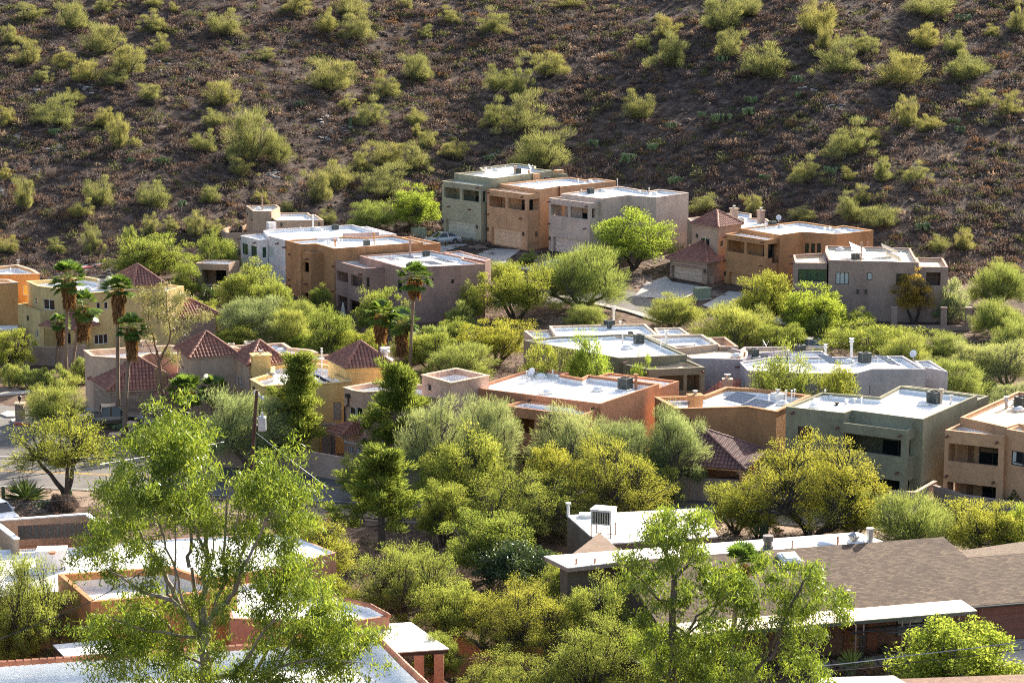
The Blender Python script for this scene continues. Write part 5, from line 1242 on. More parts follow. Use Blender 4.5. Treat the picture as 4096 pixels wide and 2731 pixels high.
bands = [(-50, 120, 'along the top edge of the hillside'), (120, 280, 'high on the hillside'), (280, 440, 'in the upper middle of the hillside'), (440, 600, 'in the lower middle of the hillside'), (600, 780, 'low on the hillside above the roofs'), (780, 2000, 'at the foot of the hill')]
ords = 'first second third fourth fifth sixth seventh eighth ninth tenth eleventh twelfth thirteenth fourteenth fifteenth sixteenth seventeenth eighteenth nineteenth twentieth'.split() + ['twenty-' + q for q in 'first second third fourth fifth sixth seventh eighth ninth'.split()]
R.seed(5)
for b0, b1, where in bands:
    row = sorted(q for q in hp if b0 <= q[1] < b1)
    for k, (fx, fy, w_, h_) in enumerate(row):
        big = 'wide' if w_ > 140 else ('small' if w_ < 80 else 'rounded')
        g = ground((fx, fy)); dist = g.y * CT + (CAMH - g.z) * ST; pr = PR['hill'][(k * 7 + int(fy)) % 6]
        width = w_ / F * dist * 1.12; hh = h_ / F * dist * 1.15 * R.uniform(.85, 1.1); s = width / pr.W
        make(pr, g + Vector((0, 0, -.1)), R.uniform(0, 6.28), (s, s, hh / pr.H), f'{big} palo verde {where}, {ords[k]} from the left', 'tree', 'palo verdes on the hillside')
# ---- scrub: low dry tufts nobody could count
def scrub(name, n, seed, mats, region, size, blades_per, tag_label):
    global rng; rng = np.random.default_rng(seed); rr = random.Random(seed); Q = []; MI = []
    k = 0
    while k < n:
        x, y = region(rr)
        dens = nz(x * .06, y * .06, 4) + .35 * nz(x * .3, y * .3, 2)
        if dens < rr.uniform(-.8, .25): continue
        k += 1; s = size * rr.choice([.5, .7, .8, 1, 1, 1.25, 1.6]); z = ground_h(x, y)
        nn = int(blades_per * (.6 + .5 * s)); d = rand_dirs(nn); d[:, 2] = np.abs(d[:, 2]) * .9
        r = rng.uniform(.35, 1, (nn, 1))
        P = np.array([x, y, z]) + d * r * np.array([.66, .66, .52]) * s
        D = d + np.array([0, 0, .35]) + rand_dirs(nn) * .75
        Q.append(blades(P, D, .30 * s ** .5 * rng.uniform(.6, 1.3, nn), .10 * s ** .5 * rng.uniform(.6, 1.2, nn)))
        MI += [rr.choices(range(len(mats)), [.40, .37, .03, .175, .025])[0]] * nn
    o = mesh_obj(name, quad_mesh(name, np.concatenate(Q), mats, MI)); tag(o, tag_label, 'scrub', kind='stuff'); return o
NT = (1.15, 1.08, 1.0)
SCR = [leaf_mat('dry_brown_scrub', (.10, .072, .060), (.20, .145, .118), .3, tint=NT), leaf_mat('grey_brown_scrub', (.10, .083, .080), (.19, .16, .152), .3, tint=NT), leaf_mat('rusty_scrub', (.17, .10, .05), (.25, .155, .08), .3, tint=NT), leaf_mat('olive_scrub', (.075, .083, .045), (.135, .14, .075), .35), leaf_mat('pale_dry_grass', (.28, .21, .15), (.38, .29, .21), .35, tint=NT)]
def hill_region(rr):
    x = rr.uniform(-105, 105); y = rr.uniform(foot(x) - 8, 440)
    while abs(x) > y * .222: x = rr.uniform(-105, 105); y = rr.uniform(foot(x) - 8, 440)
    return x, y
scrub('hillside_scrub', 18000, 3, SCR, hill_region, 1.3, 52, 'dry brown and grey scrub covering the whole hillside')
BLOCKED = []
def valley_region(rr):
    y = rr.uniform(128, 300); x = rr.uniform(-.225, .225) * y
    return x, y
# ---------------------------------------------------------------- foreground houses
S_TERRA = stucco('terracotta_stucco', (.46, .22, .105)); S_DKB = stucco('dark_brown_stucco', (.20, .145, .11)); S_WALL = stucco('garden_wall_stucco', (.36, .28, .235)); S_CORAL = stucco('coral_stucco', (.48, .25, .17))
CLAY = tile_mat('clay_coping_tile', (.36, .13, .07), (.46, .19, .10))
def brick_uv(name, c1_, c2_, c3_, bw, rh, mort, off=.5, bmp=.5, mcol=(.05, .04, .035)):
    m, nt, b = new_mat(name); b.inputs['Roughness'].default_value = .9; b.inputs['Specular IOR Level'].default_value = .15
    tc = nt.nodes.new('ShaderNodeTexCoord'); br = nt.nodes.new('ShaderNodeTexBrick'); br.offset = off
    for k, v in (('Scale', 1), ('Brick Width', bw), ('Row Height', rh), ('Mortar Size', mort), ('Mortar Smooth', .3), ('Bias', 0)): br.inputs[k].default_value = v
    br.inputs['Color1'].default_value = (0, 0, 0, 1); br.inputs['Color2'].default_value = (1, 1, 1, 1); br.inputs['Mortar'].default_value = (.5, .5, .5, 1)
    nt.links.new(tc.outputs['UV'], br.inputs['Vector'])
    c = ramp(nt, br.outputs['Color'], [(0, c1_), (.5, c2_), (1, c3_)])
    n = tex(nt, scale=.5, detail=4); c = mixc(nt, 1, c, ramp(nt, n.outputs['Fac'], [(.3, (.85, .85, .85)), (.7, (1.12, 1.1, 1.08))]), 'MULTIPLY')
    c = mixc(nt, br.outputs['Fac'], c, mcol); nt.links.new(c, b.inputs['Base Color'])
    inv = nt.nodes.new('ShaderNodeMath'); inv.operation = 'SUBTRACT'; inv.inputs[0].default_value = 1; nt.links.new(br.outputs['Fac'], inv.inputs[1]); bump(nt, b, inv.outputs[0], bmp, .03); return m
SHING = brick_uv('brown_asphalt_shingle', (.085, .058, .044), (.125, .089, .067), (.18, .133, .09), .33, .16, .014)
BRICK = brick_uv('red_brown_brick', (.17, .075, .05), (.23, .105, .07), (.29, .14, .095), .24, .08, .012, mcol=(.22, .15, .12))
def uv_quad(m_name, quads, mat, root, thick=.06, name='roof'):
    """planar polygons with metre uvs (u along first edge, v up the slope)"""
    me = bpy.data.meshes.new(name); V = []; Fs = []; UV = []
    for q in quads:
        q = [Vector(p) for p in q]; u = (q[1] - q[0]).normalized(); nn = u.cross(q[-1] - q[0]).normalized()
        if nn.z < -.05: nn = -nn
        v = nn.cross(u); 
        if v.z < 0: v = -v
        b = len(V); k = len(q)
        V += q + [p - nn * thick for p in q]
        fs = [tuple(range(b, b + k)), tuple(range(b + k, b + 2 * k))[::-1]] + [(b + i, b + (i + 1) % k, b + k + (i + 1) % k, b + k + i) for i in range(k)]
        Fs += fs
        for f in fs:
            for i in f: p = V[i] - q[0]; UV.append((p.dot(u) + 50, p.dot(v) + 50))
    me.from_pydata([tuple(p) for p in V], [], Fs); l = me.uv_layers.new(name='UVMap')
    for i, t in enumerate(UV): l.data[i].uv = t
    me.materials.append(mat); me.update(); return adopt(link(bpy.data.objects.new(name, me)), root)
# brick ranch house, lower right
e_r = atz(c12(1690, 985), 2.6); ur = Vector((1, 0, 0)); 
r_l = atz(c11(950, 590), 4.6); r_r = atz(c12(1460, 465), 4.6); ud = (r_r - r_l).normalized(); vd = Vector((-ud.y, ud.x, 0))
wd = (r_r - e_r).dot(vd)                                  # horizontal run of the front slope
root = empty('ranch_house', (e_r.x, e_r.y, 0), 'long brick ranch house with brown shingle roof at the lower right', 'house')
def rp(s, d, z): p = r_l + ud * s + vd * d; return Vector((p.x, p.y, z))
Lr = (r_r - r_l).length; sx_e = (e_r - r_l).dot(ud)
dl = (atz(c12(1605, 605), 3.9) - r_l)
sA = dl.dot(ud); LL = sA + 14
zA = 3.95; dA = -wd * (4.6 - zA) / 2.0
uv_quad('roof', [[rp(0, -wd, 2.6), rp(LL, -wd, 2.6), rp(LL, dA, zA), rp(sA, dA, zA), rp(Lr, 0, 4.6), rp(0, 0, 4.6)]], SHING, root, .12)
uv_quad('roof', [[rp(LL, -dA + wd * 0 + 1, 3.2), rp(sA - .1, 1, 3.2), rp(sA, dA + .02, zA - .01), rp(LL, dA + .02, zA - .01)]], SHING, root, .1)
wp = [rp(.6, -wd + .7, 0), rp(LL, -wd + .7, 0), rp(LL, 4, 0), rp(.6, 4, 0)]
me = [[wp[0], wp[1], wp[1] + Vector((0, 0, 2.6)), wp[0] + Vector((0, 0, 2.6))]]
uv_quad('wall', [[Vector((p.x, p.y, p.z)) for p in q] for q in me], BRICK, root, .25, 'brick_wall')
uv_quad('wall', [[rp(.6, 4, 0), rp(.6, -wd + .7, 0), rp(.6, -wd + .7, 2.7), rp(.6, -.3, 4.35), rp(.6, 4, 4.2)]], S_DKB, root, .25, 'gable_wall')
m = MB(); a, b = rp(0, -wd - .06, 2.6), rp(LL, -wd - .06, 2.6); m.tube([a - Vector((0, 0, .1)), b - Vector((0, 0, .1))], .09, 6); adopt(m.obj('gutter', FRAME_D), root)
# flat white roof behind the ridge
fl = [atz(c11(350, 547), 4.3), atz(c11(545, 642), 4.3), atz(c11(935, 597), 4.3)]; s0 = (fl[1] - r_l).dot(ud)
W4 = 4.48
back = [atz(c12(812, 428), W4), atz(c12(1000, 496), W4)]
pts = [atz(c11(350, 547), W4), atz(c11(545, 642), W4), atz(c11(935, 597), W4), rp(.3, .25, W4), rp((back[1] - r_l).dot(ud), .25, W4), back[1], back[0]]
MWARM = membrane('cream_white_roof_coating', (.74, .71, .66), (.55, .47, .38), .5)
FAS = plain('pinkish_fascia_board', (.36, .25, .21), .7)
o = bpy.data.objects.new('flat_roof', prism_mesh([V2(p) for p in pts], W4 - .06, W4)); o.data.materials.append(MWARM); link(o); adopt(o, root)
o = bpy.data.objects.new('fascia', prism_mesh(inset([V2(p) for p in pts], .04), W4 - .3, W4 - .064)); o.data.materials.append(FAS); link(o); adopt(o, root)
g0, g1, g2 = pts[0], pts[1], pts[2]; iu = (g1 - g0).normalized(); gw = (g2 - g1).normalized()
uw = (pts[3] - g1); 
base = [g1 - iu * 1.0 + gw * .5, g2 + gw * 1.5 - iu * .6, g2 + gw * 1.5 + vd * 8, g0 + iu * 1.0 + gw * .6]
class _H: pass
B = Block(House('x', 'x'), None, base, W4 - .3, -1, S_DKB, flat=True) if False else None
HB = House('x', 'x'); HB.root = root; BB = Block(HB, None, base, W4 - .3, -1, S_DKB, flat=True)
BB.window(0, c11, (740, 785), (800, 925), 1, FRAME_W); BB.build(); bpy.data.objects.remove(BB.roof)
for c, x, y, h, r_ in ((c11, 612, 612, .35, .06), (c11, 762, 605, .3, .06), (c12, 318, 548, .5, .05), (c12, 662, 520, .5, .07)):
    p = atz(c(x, y), W4); m = MB(); m.cyl(p, r_, p.z, p.z + h, 8); adopt(m.obj('vent_pipe', S_CORAL), root)
p = atz(c12(905, 500), W4); m = MB(); m.cyl(p, .22, p.z, p.z + .75, 12); m.cyl(p, .26, p.z + .75, p.z + .9, 12); adopt(m.obj('flue_stack', GALV), root)
p = atz(c12(783, 512), W4); m = MB(); m.cyl(p, .25, p.z, p.z + .3, 12)
for k in range(14):
    a = k * math.pi / 7; m.tube([p + Vector((.25 * math.cos(a), .25 * math.sin(a), .3)), p + Vector((.36 * math.cos(a + .3), .36 * math.sin(a + .3), .5)), p + Vector((.1 * math.cos(a + .6), .1 * math.sin(a + .6), .68))], .05, 4)
adopt(m.obj('turbine_vent', GALV), root)
p = atz(c12(135, 552), W4); m = MB(); m.cyl(p, .36, p.z, p.z + .18, 12); m.cyl(p, .26, p.z + .18, p.z + .5, 12); m.cyl(p, .34, p.z + .5, p.z + .85, 12); adopt(m.obj('exhaust_cowl', plain('grey_cowl_metal', (.10, .095, .09), .5, .3)), root)
for x, y in ((575, 520), (800, 505)):
    p = atz(c12(x, y), W4); m = MB(); m.dome((p.x, p.y, p.z), .6, .28, 14, 4); adopt(m.obj('skylight', DOME, smooth=True), root)
# skylight on the shingles
q = rp((atz(c12(245, 600), 4.3) - r_l).dot(ud), -1.4, 0); zz = 4.6 - 2.0 * 1.4 / wd; M = Matrix.Translation((q.x, q.y, zz)) @ Matrix.Rotation(math.atan2(ud.y, ud.x), 4, 'Z') @ Matrix.Rotation(math.atan2(2.0, wd), 4, 'X')
m = MB(); m.box(-.62, .62, -.62, .62, 0, .2, 0, M); m.box(-.55, .55, -.55, .55, .2, .27, 0, M); m.box(-.4, .4, -.4, .4, .27, .33, 0, M); adopt(m.obj('skylight', DOME), root)
# porch
pz = 2.87; pq = [atz(c11(1395, 1190), pz), atz(c12(530, 1108), pz), atz(c12(1715, 1020), pz), atz(c12(1592, 938), pz)]
pu = (pq[2] - pq[0]).normalized(); pback = (pq[3] - pq[2])
o = bpy.data.objects.new('porch_roof', prism_mesh([V2(pq[0]), V2(pq[2]), V2(pq[3]), V2(pq[0] + pback)], pz - .05, pz)); o.data.materials.append(membrane('sandy_porch_roof_sheet', (.72, .63, .50), (.5, .38, .25), .6)); link(o); adopt(o, root)
o = bpy.data.objects.new('porch_fascia', prism_mesh(inset([V2(pq[0]), V2(pq[2]), V2(pq[3]), V2(pq[0] + pback)], .05), pz - .25, pz - .054)); o.data.materials.append(plain('grey_green_trim', (.12, .125, .11), .6)); link(o); adopt(o, root)
POST = plain('mauve_painted_post', (.42, .27, .25), .6)
for x0, x1 in ((400, 430), (797, 833), (1192, 1228), (1617, 1650)):
    m = MB(); a = atz(c12(x0, 1120), pz - .25); b = atz(c12(x1, 1118), pz - .25); d = (atz(c12(1000, 1080), pz) - a)
    k = (a - pq[0]).dot(pu); a = pq[0] + pu * k + pback * .06; b = a + pu * .5
    for q in (a, b): m.box(q.x - .04, q.x + .04, q.y - .04, q.y + .04, 0, pz - .25)
    for h in (.15, .6, 1.2, 1.8): m.tube([(a.x, a.y, h), (b.x, b.y, h)], .03, 4)
    adopt(m.obj('porch_post', POST), root)
wf = -wd + .7 - .01
def fw(c, x, y):    # point on the front wall of the ranch house
    n = vd; P0 = rp(0, wf, 0); r = ray(*c(x, y)); t = (P0.x * n.x + P0.y * n.y) / (r.x * n.x + r.y * n.y); q = r * t; return (q - Vector((r_l.x, r_l.y, -CAMH)) + Vector((0, 0, 0))).dot(ud), CAMH + q.z
DOORM = plain('red_brown_painted_door', (.26, .085, .05), .5)
def fpanel(name, s0, s1, z0, z1, mat, d0=-.05, d1=.03):
    m = MB(); P = [rp(s, wf + d, z) for z in (z0, z1) for s, d in ((s0, d0), (s1, d0), (s1, d1), (s0, d1))]; m.hexa(P); return adopt(m.obj(name, mat), root)
s0 = fw(c12, 880, 1250)[0]; s1 = fw(c12, 958, 1250)[0]; fpanel('door', s0, s1, .1, 2.15, DOORM); fpanel('door', s0 - 1.5, s0 - .4, .1, 2.15, DOORM)
s0 = fw(c12, 1105, 1150)[0]; s1 = fw(c12, 1400, 1150)[0]; L3 = (s1 - s0) / 3
f = fpanel('window', s0, s1, .85, 2.1, FRAME_D)
for k in range(3): fpanel('window_pane', s0 + L3 * k + .06, s0 + L3 * (k + 1) - .06, .92, 2.03, BLIND if k == 1 else plain('grey_blind', (.30, .31, .32), .4), -.07, -.052)
s0 = fw(c12, 1722, 1150)[0]; fpanel('garage_door', s0, s0 + 7, .05, 2.3, plain('brick_red_garage_paint', (.23, .085, .06), .7), -.04)
for k in range(4): fpanel('garage_door_panel', s0 + .1, s0 + 6.9, .12 + k * .55, .12 + k * .55 + .46, plain('brick_red_garage_panel_paint', (.235, .09, .062), .7), -.065, -.042)
# pergola in front of the porch
PERG = plain('dark_wooden_beam', (.03, .026, .024), .7)
pr = empty('pergola', ground(c12(855, 1400)), 'black timber pergola with two slatted tops before the brick porch', 'pergola')
gz = 2.15; A0 = [atz(c12(785, 1188), gz), atz(c12(1100, 1160), gz)]; pu2 = (A0[1] - A0[0]).normalized(); pv2 = Vector((-pu2.y, pu2.x, 0))
def perg(a, L, name):
    m = MB()
    for d in (0, .75): m.tube([a + pv2 * d - pu2 * .2, a + pv2 * d + pu2 * (L + .2)], .05, 4)
    for k in (0, 1): m.tube([a + pu2 * L * k - pv2 * .15, a + pu2 * L * k + pv2 * .9], .045, 4)
    for k in range(1, 14): m.tube([a + pu2 * L * k / 14, a + pu2 * L * k / 14 + pv2 * .75], .012, 4)
    for k in range(1, 4): m.tube([a + pv2 * .75 * k / 4, a + pv2 * .75 * k / 4 + pu2 * L], .012, 4)
    return adopt(m.obj(name, PERG), pr)
perg(A0[0], 5.0, 'slatted_top'); perg(atz(c12(1050, 1190), gz), 5.0, 'slatted_top')
for x, y in ((832, 1200), (858, 1200), (1310, 1180)):
    p = atz(c12(x, y), gz); m = MB(); m.box(p.x - .06, p.x + .06, p.y - .06, p.y + .06, 0, gz - .05); adopt(m.obj('post', PERG), pr)
# potted plants on the brick planter
POT = plain('terracotta_pot_clay', (.38, .19, .11), .8); POTG = plain('grey_green_glazed_pot', (.17, .16, .13), .4)
def pot(c, x, y, label, r, h, mat, lf, L, z=None, name='potted_plant'):
    g = ground(c(x, y)) if z is None else atz(c(x, y), z); o = empty(name, g, label, 'potted plant'); m = MB(); m.tube([(0, 0, 0), (0, 0, h * .85), (0, 0, h * .86), (0, 0, h)], [r * .65, r * .95, r * 1.08, r * 1.08], 14); m.obj('pot', mat, o)
    rng_ = np.random.default_rng(int(x)); n = 60; D = unit(rng_.normal(size=(n, 3)) + np.array([0, 0, 1.0])); Q = blades(np.array([0, 0, h]) + D * L * .5, D, L, L * .09); mesh_obj('leaves', quad_mesh('pot_leaves', Q, LM[lf]), o); return o
pot(c12, 760, 1500, 'large grey pot with long grassy leaves before the porch', .42, .55, POTG, 'palo', 1.1); pot(c12, 893, 1488, 'terracotta pot with spiky agave on the brick planter', .28, .42, POT, 'wispy', .6)
pot(c12, 712, 1335, 'dark bowl planter on a stand left of the brick house door', .3, .35, POTG, 'citrus', .4); pot(c12, 1018, 1335, 'dark bowl planter on a stand right of the brick house door', .3, .35, POTG, 'citrus', .3)
pl = empty('brick_planter', ground(c12(880, 1500)), 'low brick planter box below the pots', 'planter'); a = ground(c12(650, 1500)); b = ground(c12(1020, 1490)); uu = (b - a).normalized(); vv = Vector((-uu.y, uu.x, 0)); L = (b - a).length
m = uv_quad('x', [[a, b, b + Vector((0, 0, .4)), a + Vector((0, 0, .4))], [b, b + vv * 1.6, b + vv * 1.6 + Vector((0, 0, .4)), b + Vector((0, 0, .4))], [a + vv * 1.6, a, a + Vector((0, 0, .4)), a + vv * 1.6 + Vector((0, 0, .4))]], BRICK, pl, .2, 'brick_side')
mm = MB(); q = [a + uu * .1 + vv * .1, b - uu * .1 + vv * .1, b - uu * .1 + vv * 1.5, a + uu * .1 + vv * 1.5]; mm.hexa([p + Vector((0, 0, .02)) for p in q] + [p + Vector((0, 0, .3)) for p in q]); adopt(mm.obj('soil', GRAV), pl)
bk = empty('hanging_basket', atz(c12(782, 1300), 1.0), 'hanging basket of yellow flowers under the pergola corner', 'hanging basket'); m = MB(); m.tube([(0, 0, 0), (0, 0, .25), (0, 0, .4)], [.05, .22, .3], 10); m.tube([(0, 0, .4), (.05, 0, 1.15)], .012, 4); m.obj('basket', POT, bk)
rng_ = np.random.default_rng(9); D = unit(rng_.normal(size=(50, 3)) + np.array([0, 0, .5])); mesh_obj('flowers', quad_mesh('basket_flowers', blades(np.array([0, 0, .45]) + D * .22, D, .26, .09), LM['gold']), bk)
# bottom right roof edges
rt = empty('carport', (34, 127, 0), 'cream roof sliver at the bottom edge right of centre', 'carport'); z = 2.9; q = [atz(c12(540, 1525), z), atz(c12(1085, 1510), z), atz(c12(1300, 1640), z), atz(c12(420, 1660), z)]
o = bpy.data.objects.new('roof_sheet', prism_mesh([V2(p) for p in q], z - .1, z)); o.data.materials.append(MWARM); link(o); adopt(o, rt)
for p in (q[1], q[0]): m = MB(); m.box(p.x - .06, p.x + .06, p.y - .5, p.y - .38, -1, z - .1); adopt(m.obj('post', WOODD), rt)
rt = empty('shed', (48, 127, 0), 'rusty brown metal roof edge at the bottom right corner', 'shed'); z = 2.7; q = [atz(c12(1120, 1535), z), atz(c12(2150, 1497), z), atz(c12(2200, 1640), z), atz(c12(1150, 1660), z)]
o = bpy.data.objects.new('metal_roof', prism_mesh([V2(p) for p in q], z - .25, z)); o.data.materials.append(bark_mat('rusty_brown_sheet', (.10, .045, .03), (.20, .10, .065))); link(o); adopt(o, rt)
o = bpy.data.objects.new('wall', prism_mesh(inset([V2(p) for p in q], .3), -1, z - .26)); o.data.materials.append(S_DKB); link(o); adopt(o, rt)
# ---- white roofed houses, lower left
H = House('adobe_house', 'white flat roofed house with fenced roof patio at the lower left'); zt = 3.5
M = Block(H, c9, [(-300, 860), (-20, 882), (560, 830), (1500, 760), (2250, 640), (2700, 520), (2400, 400), (2210, 372), (1500, 400), (960, 440), (560, 478), (150, 490), (-300, 500)], zt, -1, S_CORAL, par=.12, t=.15); M.build()
M.chimney(c9, 420, 645, 1.9, 1.3, 1.3, stucco('white_chimney_stucco', (.74, .73, .71)), .1, cap=False); p = atz(c9(420, 530), zt + 1.2); m = MB(); m.cyl((p.x, p.y), .22, p.z, p.z + .08, 12); m.cyl((p.x, p.y), .26, p.z + .08, p.z + .16, 12); adopt(m.obj('flue_cap', POT), H.root)
ze = 4.4; e = [atz(c9(-300, 290), ze), atz(c9(0, 265), ze), atz(c9(695, 215), ze), atz(c9(900, 360), ze), atz(c9(140, 408), ze), atz(c9(-20, 310), ze)]
S_BW = stucco('buff_patio_wall_stucco', (.42, .31, .22)); WCAP = plain('white_wall_cap', (.74, .73, .72), .7)
def wall_run(root, pts, z0, z1, t, mat, cap=None, name='wall', capname='wall_cap'):
    a = empty_ = None
    for i in range(len(pts) - 1):
        p, q = V2(pts[i]), V2(pts[i + 1]); u = (q - p).normalized(); n = Vector((-u.y, u.x)) * t / 2; e_ = u * t * .45
        poly = [p - n - (e_ if i else e_ * 0), q - n + e_ * .95, q + n + e_ * .95, p + n - (e_ if i else e_ * 0)]
        o = link(bpy.data.objects.new(name, prism_mesh(poly, z0 - .01 * i, z1 - .004 * i))); o.data.materials.append(mat); adopt(o, root)
        if cap:
            o = link(bpy.data.objects.new(capname, prism_mesh(inset(poly, -.05), z1 + .004 - .003 * i, z1 + .09 - .004 * i))); o.data.materials.append(cap); adopt(o, root)
wall_run(H.root, [e[0], e[1], e[2], e[3]], 0, ze, .25, S_BW, WCAP, 'patio_wall'); wall_run(H.root, [atz(c9(-15, 300), ze), atz(c9(130, 412), ze), atz(c9(135, 488), zt)][:2], 0, ze, .3, S_BW, WCAP, 'patio_wall')
fr = empty('iron_fence', atz(c9(150, 485), zt), 'black iron railing across the front of the roof patio', 'fence'); a, b = atz(c9(150, 486), zt), atz(c9(960, 440), zt); L = (b - a).length; uu = (b - a).normalized(); IRON = plain('black_iron', (.018, .016, .016), .5); RUST = plain('rusty_iron', (.14, .06, .035), .8)
n = int(L / .45)
for k in range(n + 1):
    p = a + uu * L * k / n; m = MB(); m.tube([p, p + Vector((0, 0, 1.55))], .02, 5); adopt(m.obj('upright', RUST), fr)
m = MB()
for h in (.1, 1.5): m.tube([a + Vector((0, 0, h)), b + Vector((0, 0, h))], .025, 5)
adopt(m.obj('rail', RUST), fr)
m = MB(); s_ = a + Vector((0, .12, 1.05)); m.hexa([a + Vector((0, .1, .55)), b + Vector((0, .1, .55)), b + Vector((0, .13, .55)), a + Vector((0, .13, .55)), a + Vector((0, .1, 1.5)), b + Vector((0, .1, 1.5)), b + Vector((0, .13, 1.5)), a + Vector((0, .13, 1.5))]); adopt(m.obj('shade_cloth', IRON), fr)
# patio table and chairs behind the fence
pt = empty('patio_table', atz(c9(370, 470), zt - 1.2) , 'round wire patio table behind the iron railing', 'table'); pt.location = atz(c9(370, 470), 1.9) ; m = MB(); m.cyl((0, 0), .5, .70, .74, 16); m.obj('table_top', IRON, pt)
for k in range(3): m = MB(); a_ = k * 2.1; m.tube([(.4 * math.cos(a_), .4 * math.sin(a_), -.6), (.1 * math.cos(a_), .1 * math.sin(a_), .7)], .02, 5); m.obj('leg', IRON, pt)
# terracotta block house
H = House('adobe_house', 'terracotta block house with walled white roof behind the tall eucalyptus'); zt = 4.5
M = Block(H, c9, [(463, 690), (728, 915), (1420, 860), (1900, 800), (1380, 628)], zt, -1, S_TERRA, MWd, par=1.0, t=.3); M.spout(0, c9, 518, 948, .5, .11, WOODD); M.build()
# low white porch with steel beam
rt = empty('porch', atz(c9(480, 1340), 0), 'low white porch roof on dark steel beams beside the terracotta house', 'porch'); z = 2.6; q = [atz(c9(425, 1258), z), atz(c9(525, 1362), z), atz(c9(1000, 1320), z), atz(c9(860, 1215), z)]
o = link(bpy.data.objects.new('roof_sheet', prism_mesh([V2(p) for p in q], z - .05, z))); o.data.materials.append(MW); adopt(o, rt)
o = link(bpy.data.objects.new('beam', prism_mesh(inset([V2(p) for p in q], .04), z - .3, z - .055))); o.data.materials.append(WOODD); adopt(o, rt)
for p in (q[0], q[1], q[2]): m = MB(); m.box(p.x + .1, p.x + .2, p.y + .05, p.y + .15, -1, z - .3); adopt(m.obj('post', WOODD), rt)
# big roof in the lower left corner
H = House('adobe_house', 'white roofed house with clay tile coping filling the bottom left corner'); zt = 4.0
M = Block(H, None, [atz((-250, 2662), zt), atz((-250, 3000), zt), atz(c10(1480, 1720), zt), atz(c10(1180, 1440), zt), atz(c10(965, 1222), zt), atz(c9(1100, 1338), zt), atz(c9(640, 1368), zt), atz(c9(0, 1412), zt)], zt, -1, S_CORAL, MW, par=.95, t=.25); M.upf = .97; M.build()
cp = [atz((-250, 2668), zt + .05), atz(c9(0, 1412), zt + .05), atz(c9(640, 1368), zt + .05), atz(c9(1100, 1338), zt + .05), atz(c10(962, 1224), zt + .05), atz(c10(1180, 1440), zt + .05), atz(c10(1480, 1720), zt + .05)]
m = MB()
for i in range(len(cp) - 1):
    L = (cp[i + 1] - cp[i]).length; n = max(1, int(L / .42))
    for k in range(n):
        p, q = cp[i].lerp(cp[i + 1], k / n), cp[i].lerp(cp[i + 1], (k + 1.08) / n); m.tube([p, q], [.2, .16], 8)
adopt(m.obj('tile_coping', CLAY), H.root)
# second roof behind it with clay edge
H = House('adobe_house', 'white roofed house with clay edge left of the carport'); zt = 3.4
M = Block(H, c10, [(-200, 830), (-150, 1080), (700, 1110), (1050, 1062), (905, 985), (440, 868), (150, 800)], zt, -1, S_CORAL, MW, par=.3, t=.2); M.upf = .97; M.build()
cp = [atz(c10(*p), zt + .05) for p in [(150, 800), (440, 868), (905, 985), (1050, 1062)]]; m = MB()
for i in range(len(cp) - 1):
    L = (cp[i + 1] - cp[i]).length; n = max(1, int(L / .42))
    for k in range(n): m.tube([cp[i].lerp(cp[i + 1], k / n), cp[i].lerp(cp[i + 1], (k + 1.08) / n)], [.17, .13], 7)
adopt(m.obj('tile_coping', CLAY), H.root)
# carport with white sheet roof
rt = empty('carport', ground(c10(1420, 1450)), 'open carport with mottled white roof on coral posts', 'carport'); z = 2.6; q = [atz(c10(875, 1130), z), atz(c10(1105, 1335), z), atz(c10(1505, 1308), z), atz(c10(1215, 1106), z)]
o = link(bpy.data.objects.new('roof_sheet', prism_mesh([V2(p) for p in q], z - .06, z))); o.data.materials.append(MWd); adopt(o, rt)
o = link(bpy.data.objects.new('fascia', prism_mesh(inset([V2(p) for p in q], .05), z - .28, z - .064))); o.data.materials.append(WOODD); adopt(o, rt)
for x, y in ((1424, 1322), (1275, 1330)):
    p = atz(c10(x, y), z) + Vector((0, .4, 0)); m = MB(); m.box(p.x - .28, p.x + .28, p.y - .25, p.y + .25, -.5, z - .28); adopt(m.obj('post', S_CORAL), rt)
def garden_wall(c, pts, label, h, mat, cap=None, zc=None, t=.22):
    P = [ground(c(*p)) for p in pts]; rt = empty('garden_wall', P[0], label, 'wall')
    z0 = min(p.z for p in P) - .5; z1 = (max(p.z for p in P) + min(p.z for p in P)) / 2 + h
    wall_run(rt, P, z0, z1, t, mat, cap, 'wall_panel', 'wall_cap'); return rt
garden_wall(c10, [(1340, 1560), (1560, 1700), (1600, 1750)], 'low coral wall at the bottom beside the carport', .7, S_CORAL)
garden_wall(c10, [(1470, 1530), (1800, 1480), (2100, 1470)], 'terracotta garden wall below the yellow green mesquite', 1.0, S_TERRA); garden_wall(c10, [(1530, 1330), (1800, 1450), (2200, 1440)], 'long orange garden wall behind the dark limbed mesquite', 1.2, S_TERRA)
garden_wall(c11, [(380, 930), (510, 900)], 'coral wall stub left of the brown house', 1.9, S_CORAL)
garden_wall(c6, [(-250, 1210), (120, 1215), (480, 1225), (760, 1265), (1100, 1330), (1500, 1420)], 'long beige garden wall along the road below the yellow house', 1.75, S_WALL, S_WALL)
garden_wall(c8, [(-700, 1235), (-330, 1250), (30, 1275), (330, 1290), (620, 1320), (1100, 1400)], 'beige wall with bougainvillea along the road', 1.7, S_WALL, S_WALL)
garden_wall(c8, [(1370, 1300), (1560, 1310), (1700, 1230)], 'low rose wall at the foot of the grey green house', 1.0, S_ROSE, S_ROSE); garden_wall(c8, [(1700, 1260), (1900, 1330), (2400, 1400)], 'low capped wall in front of the right edge house', 1.0, S_WALL, S_WALL)
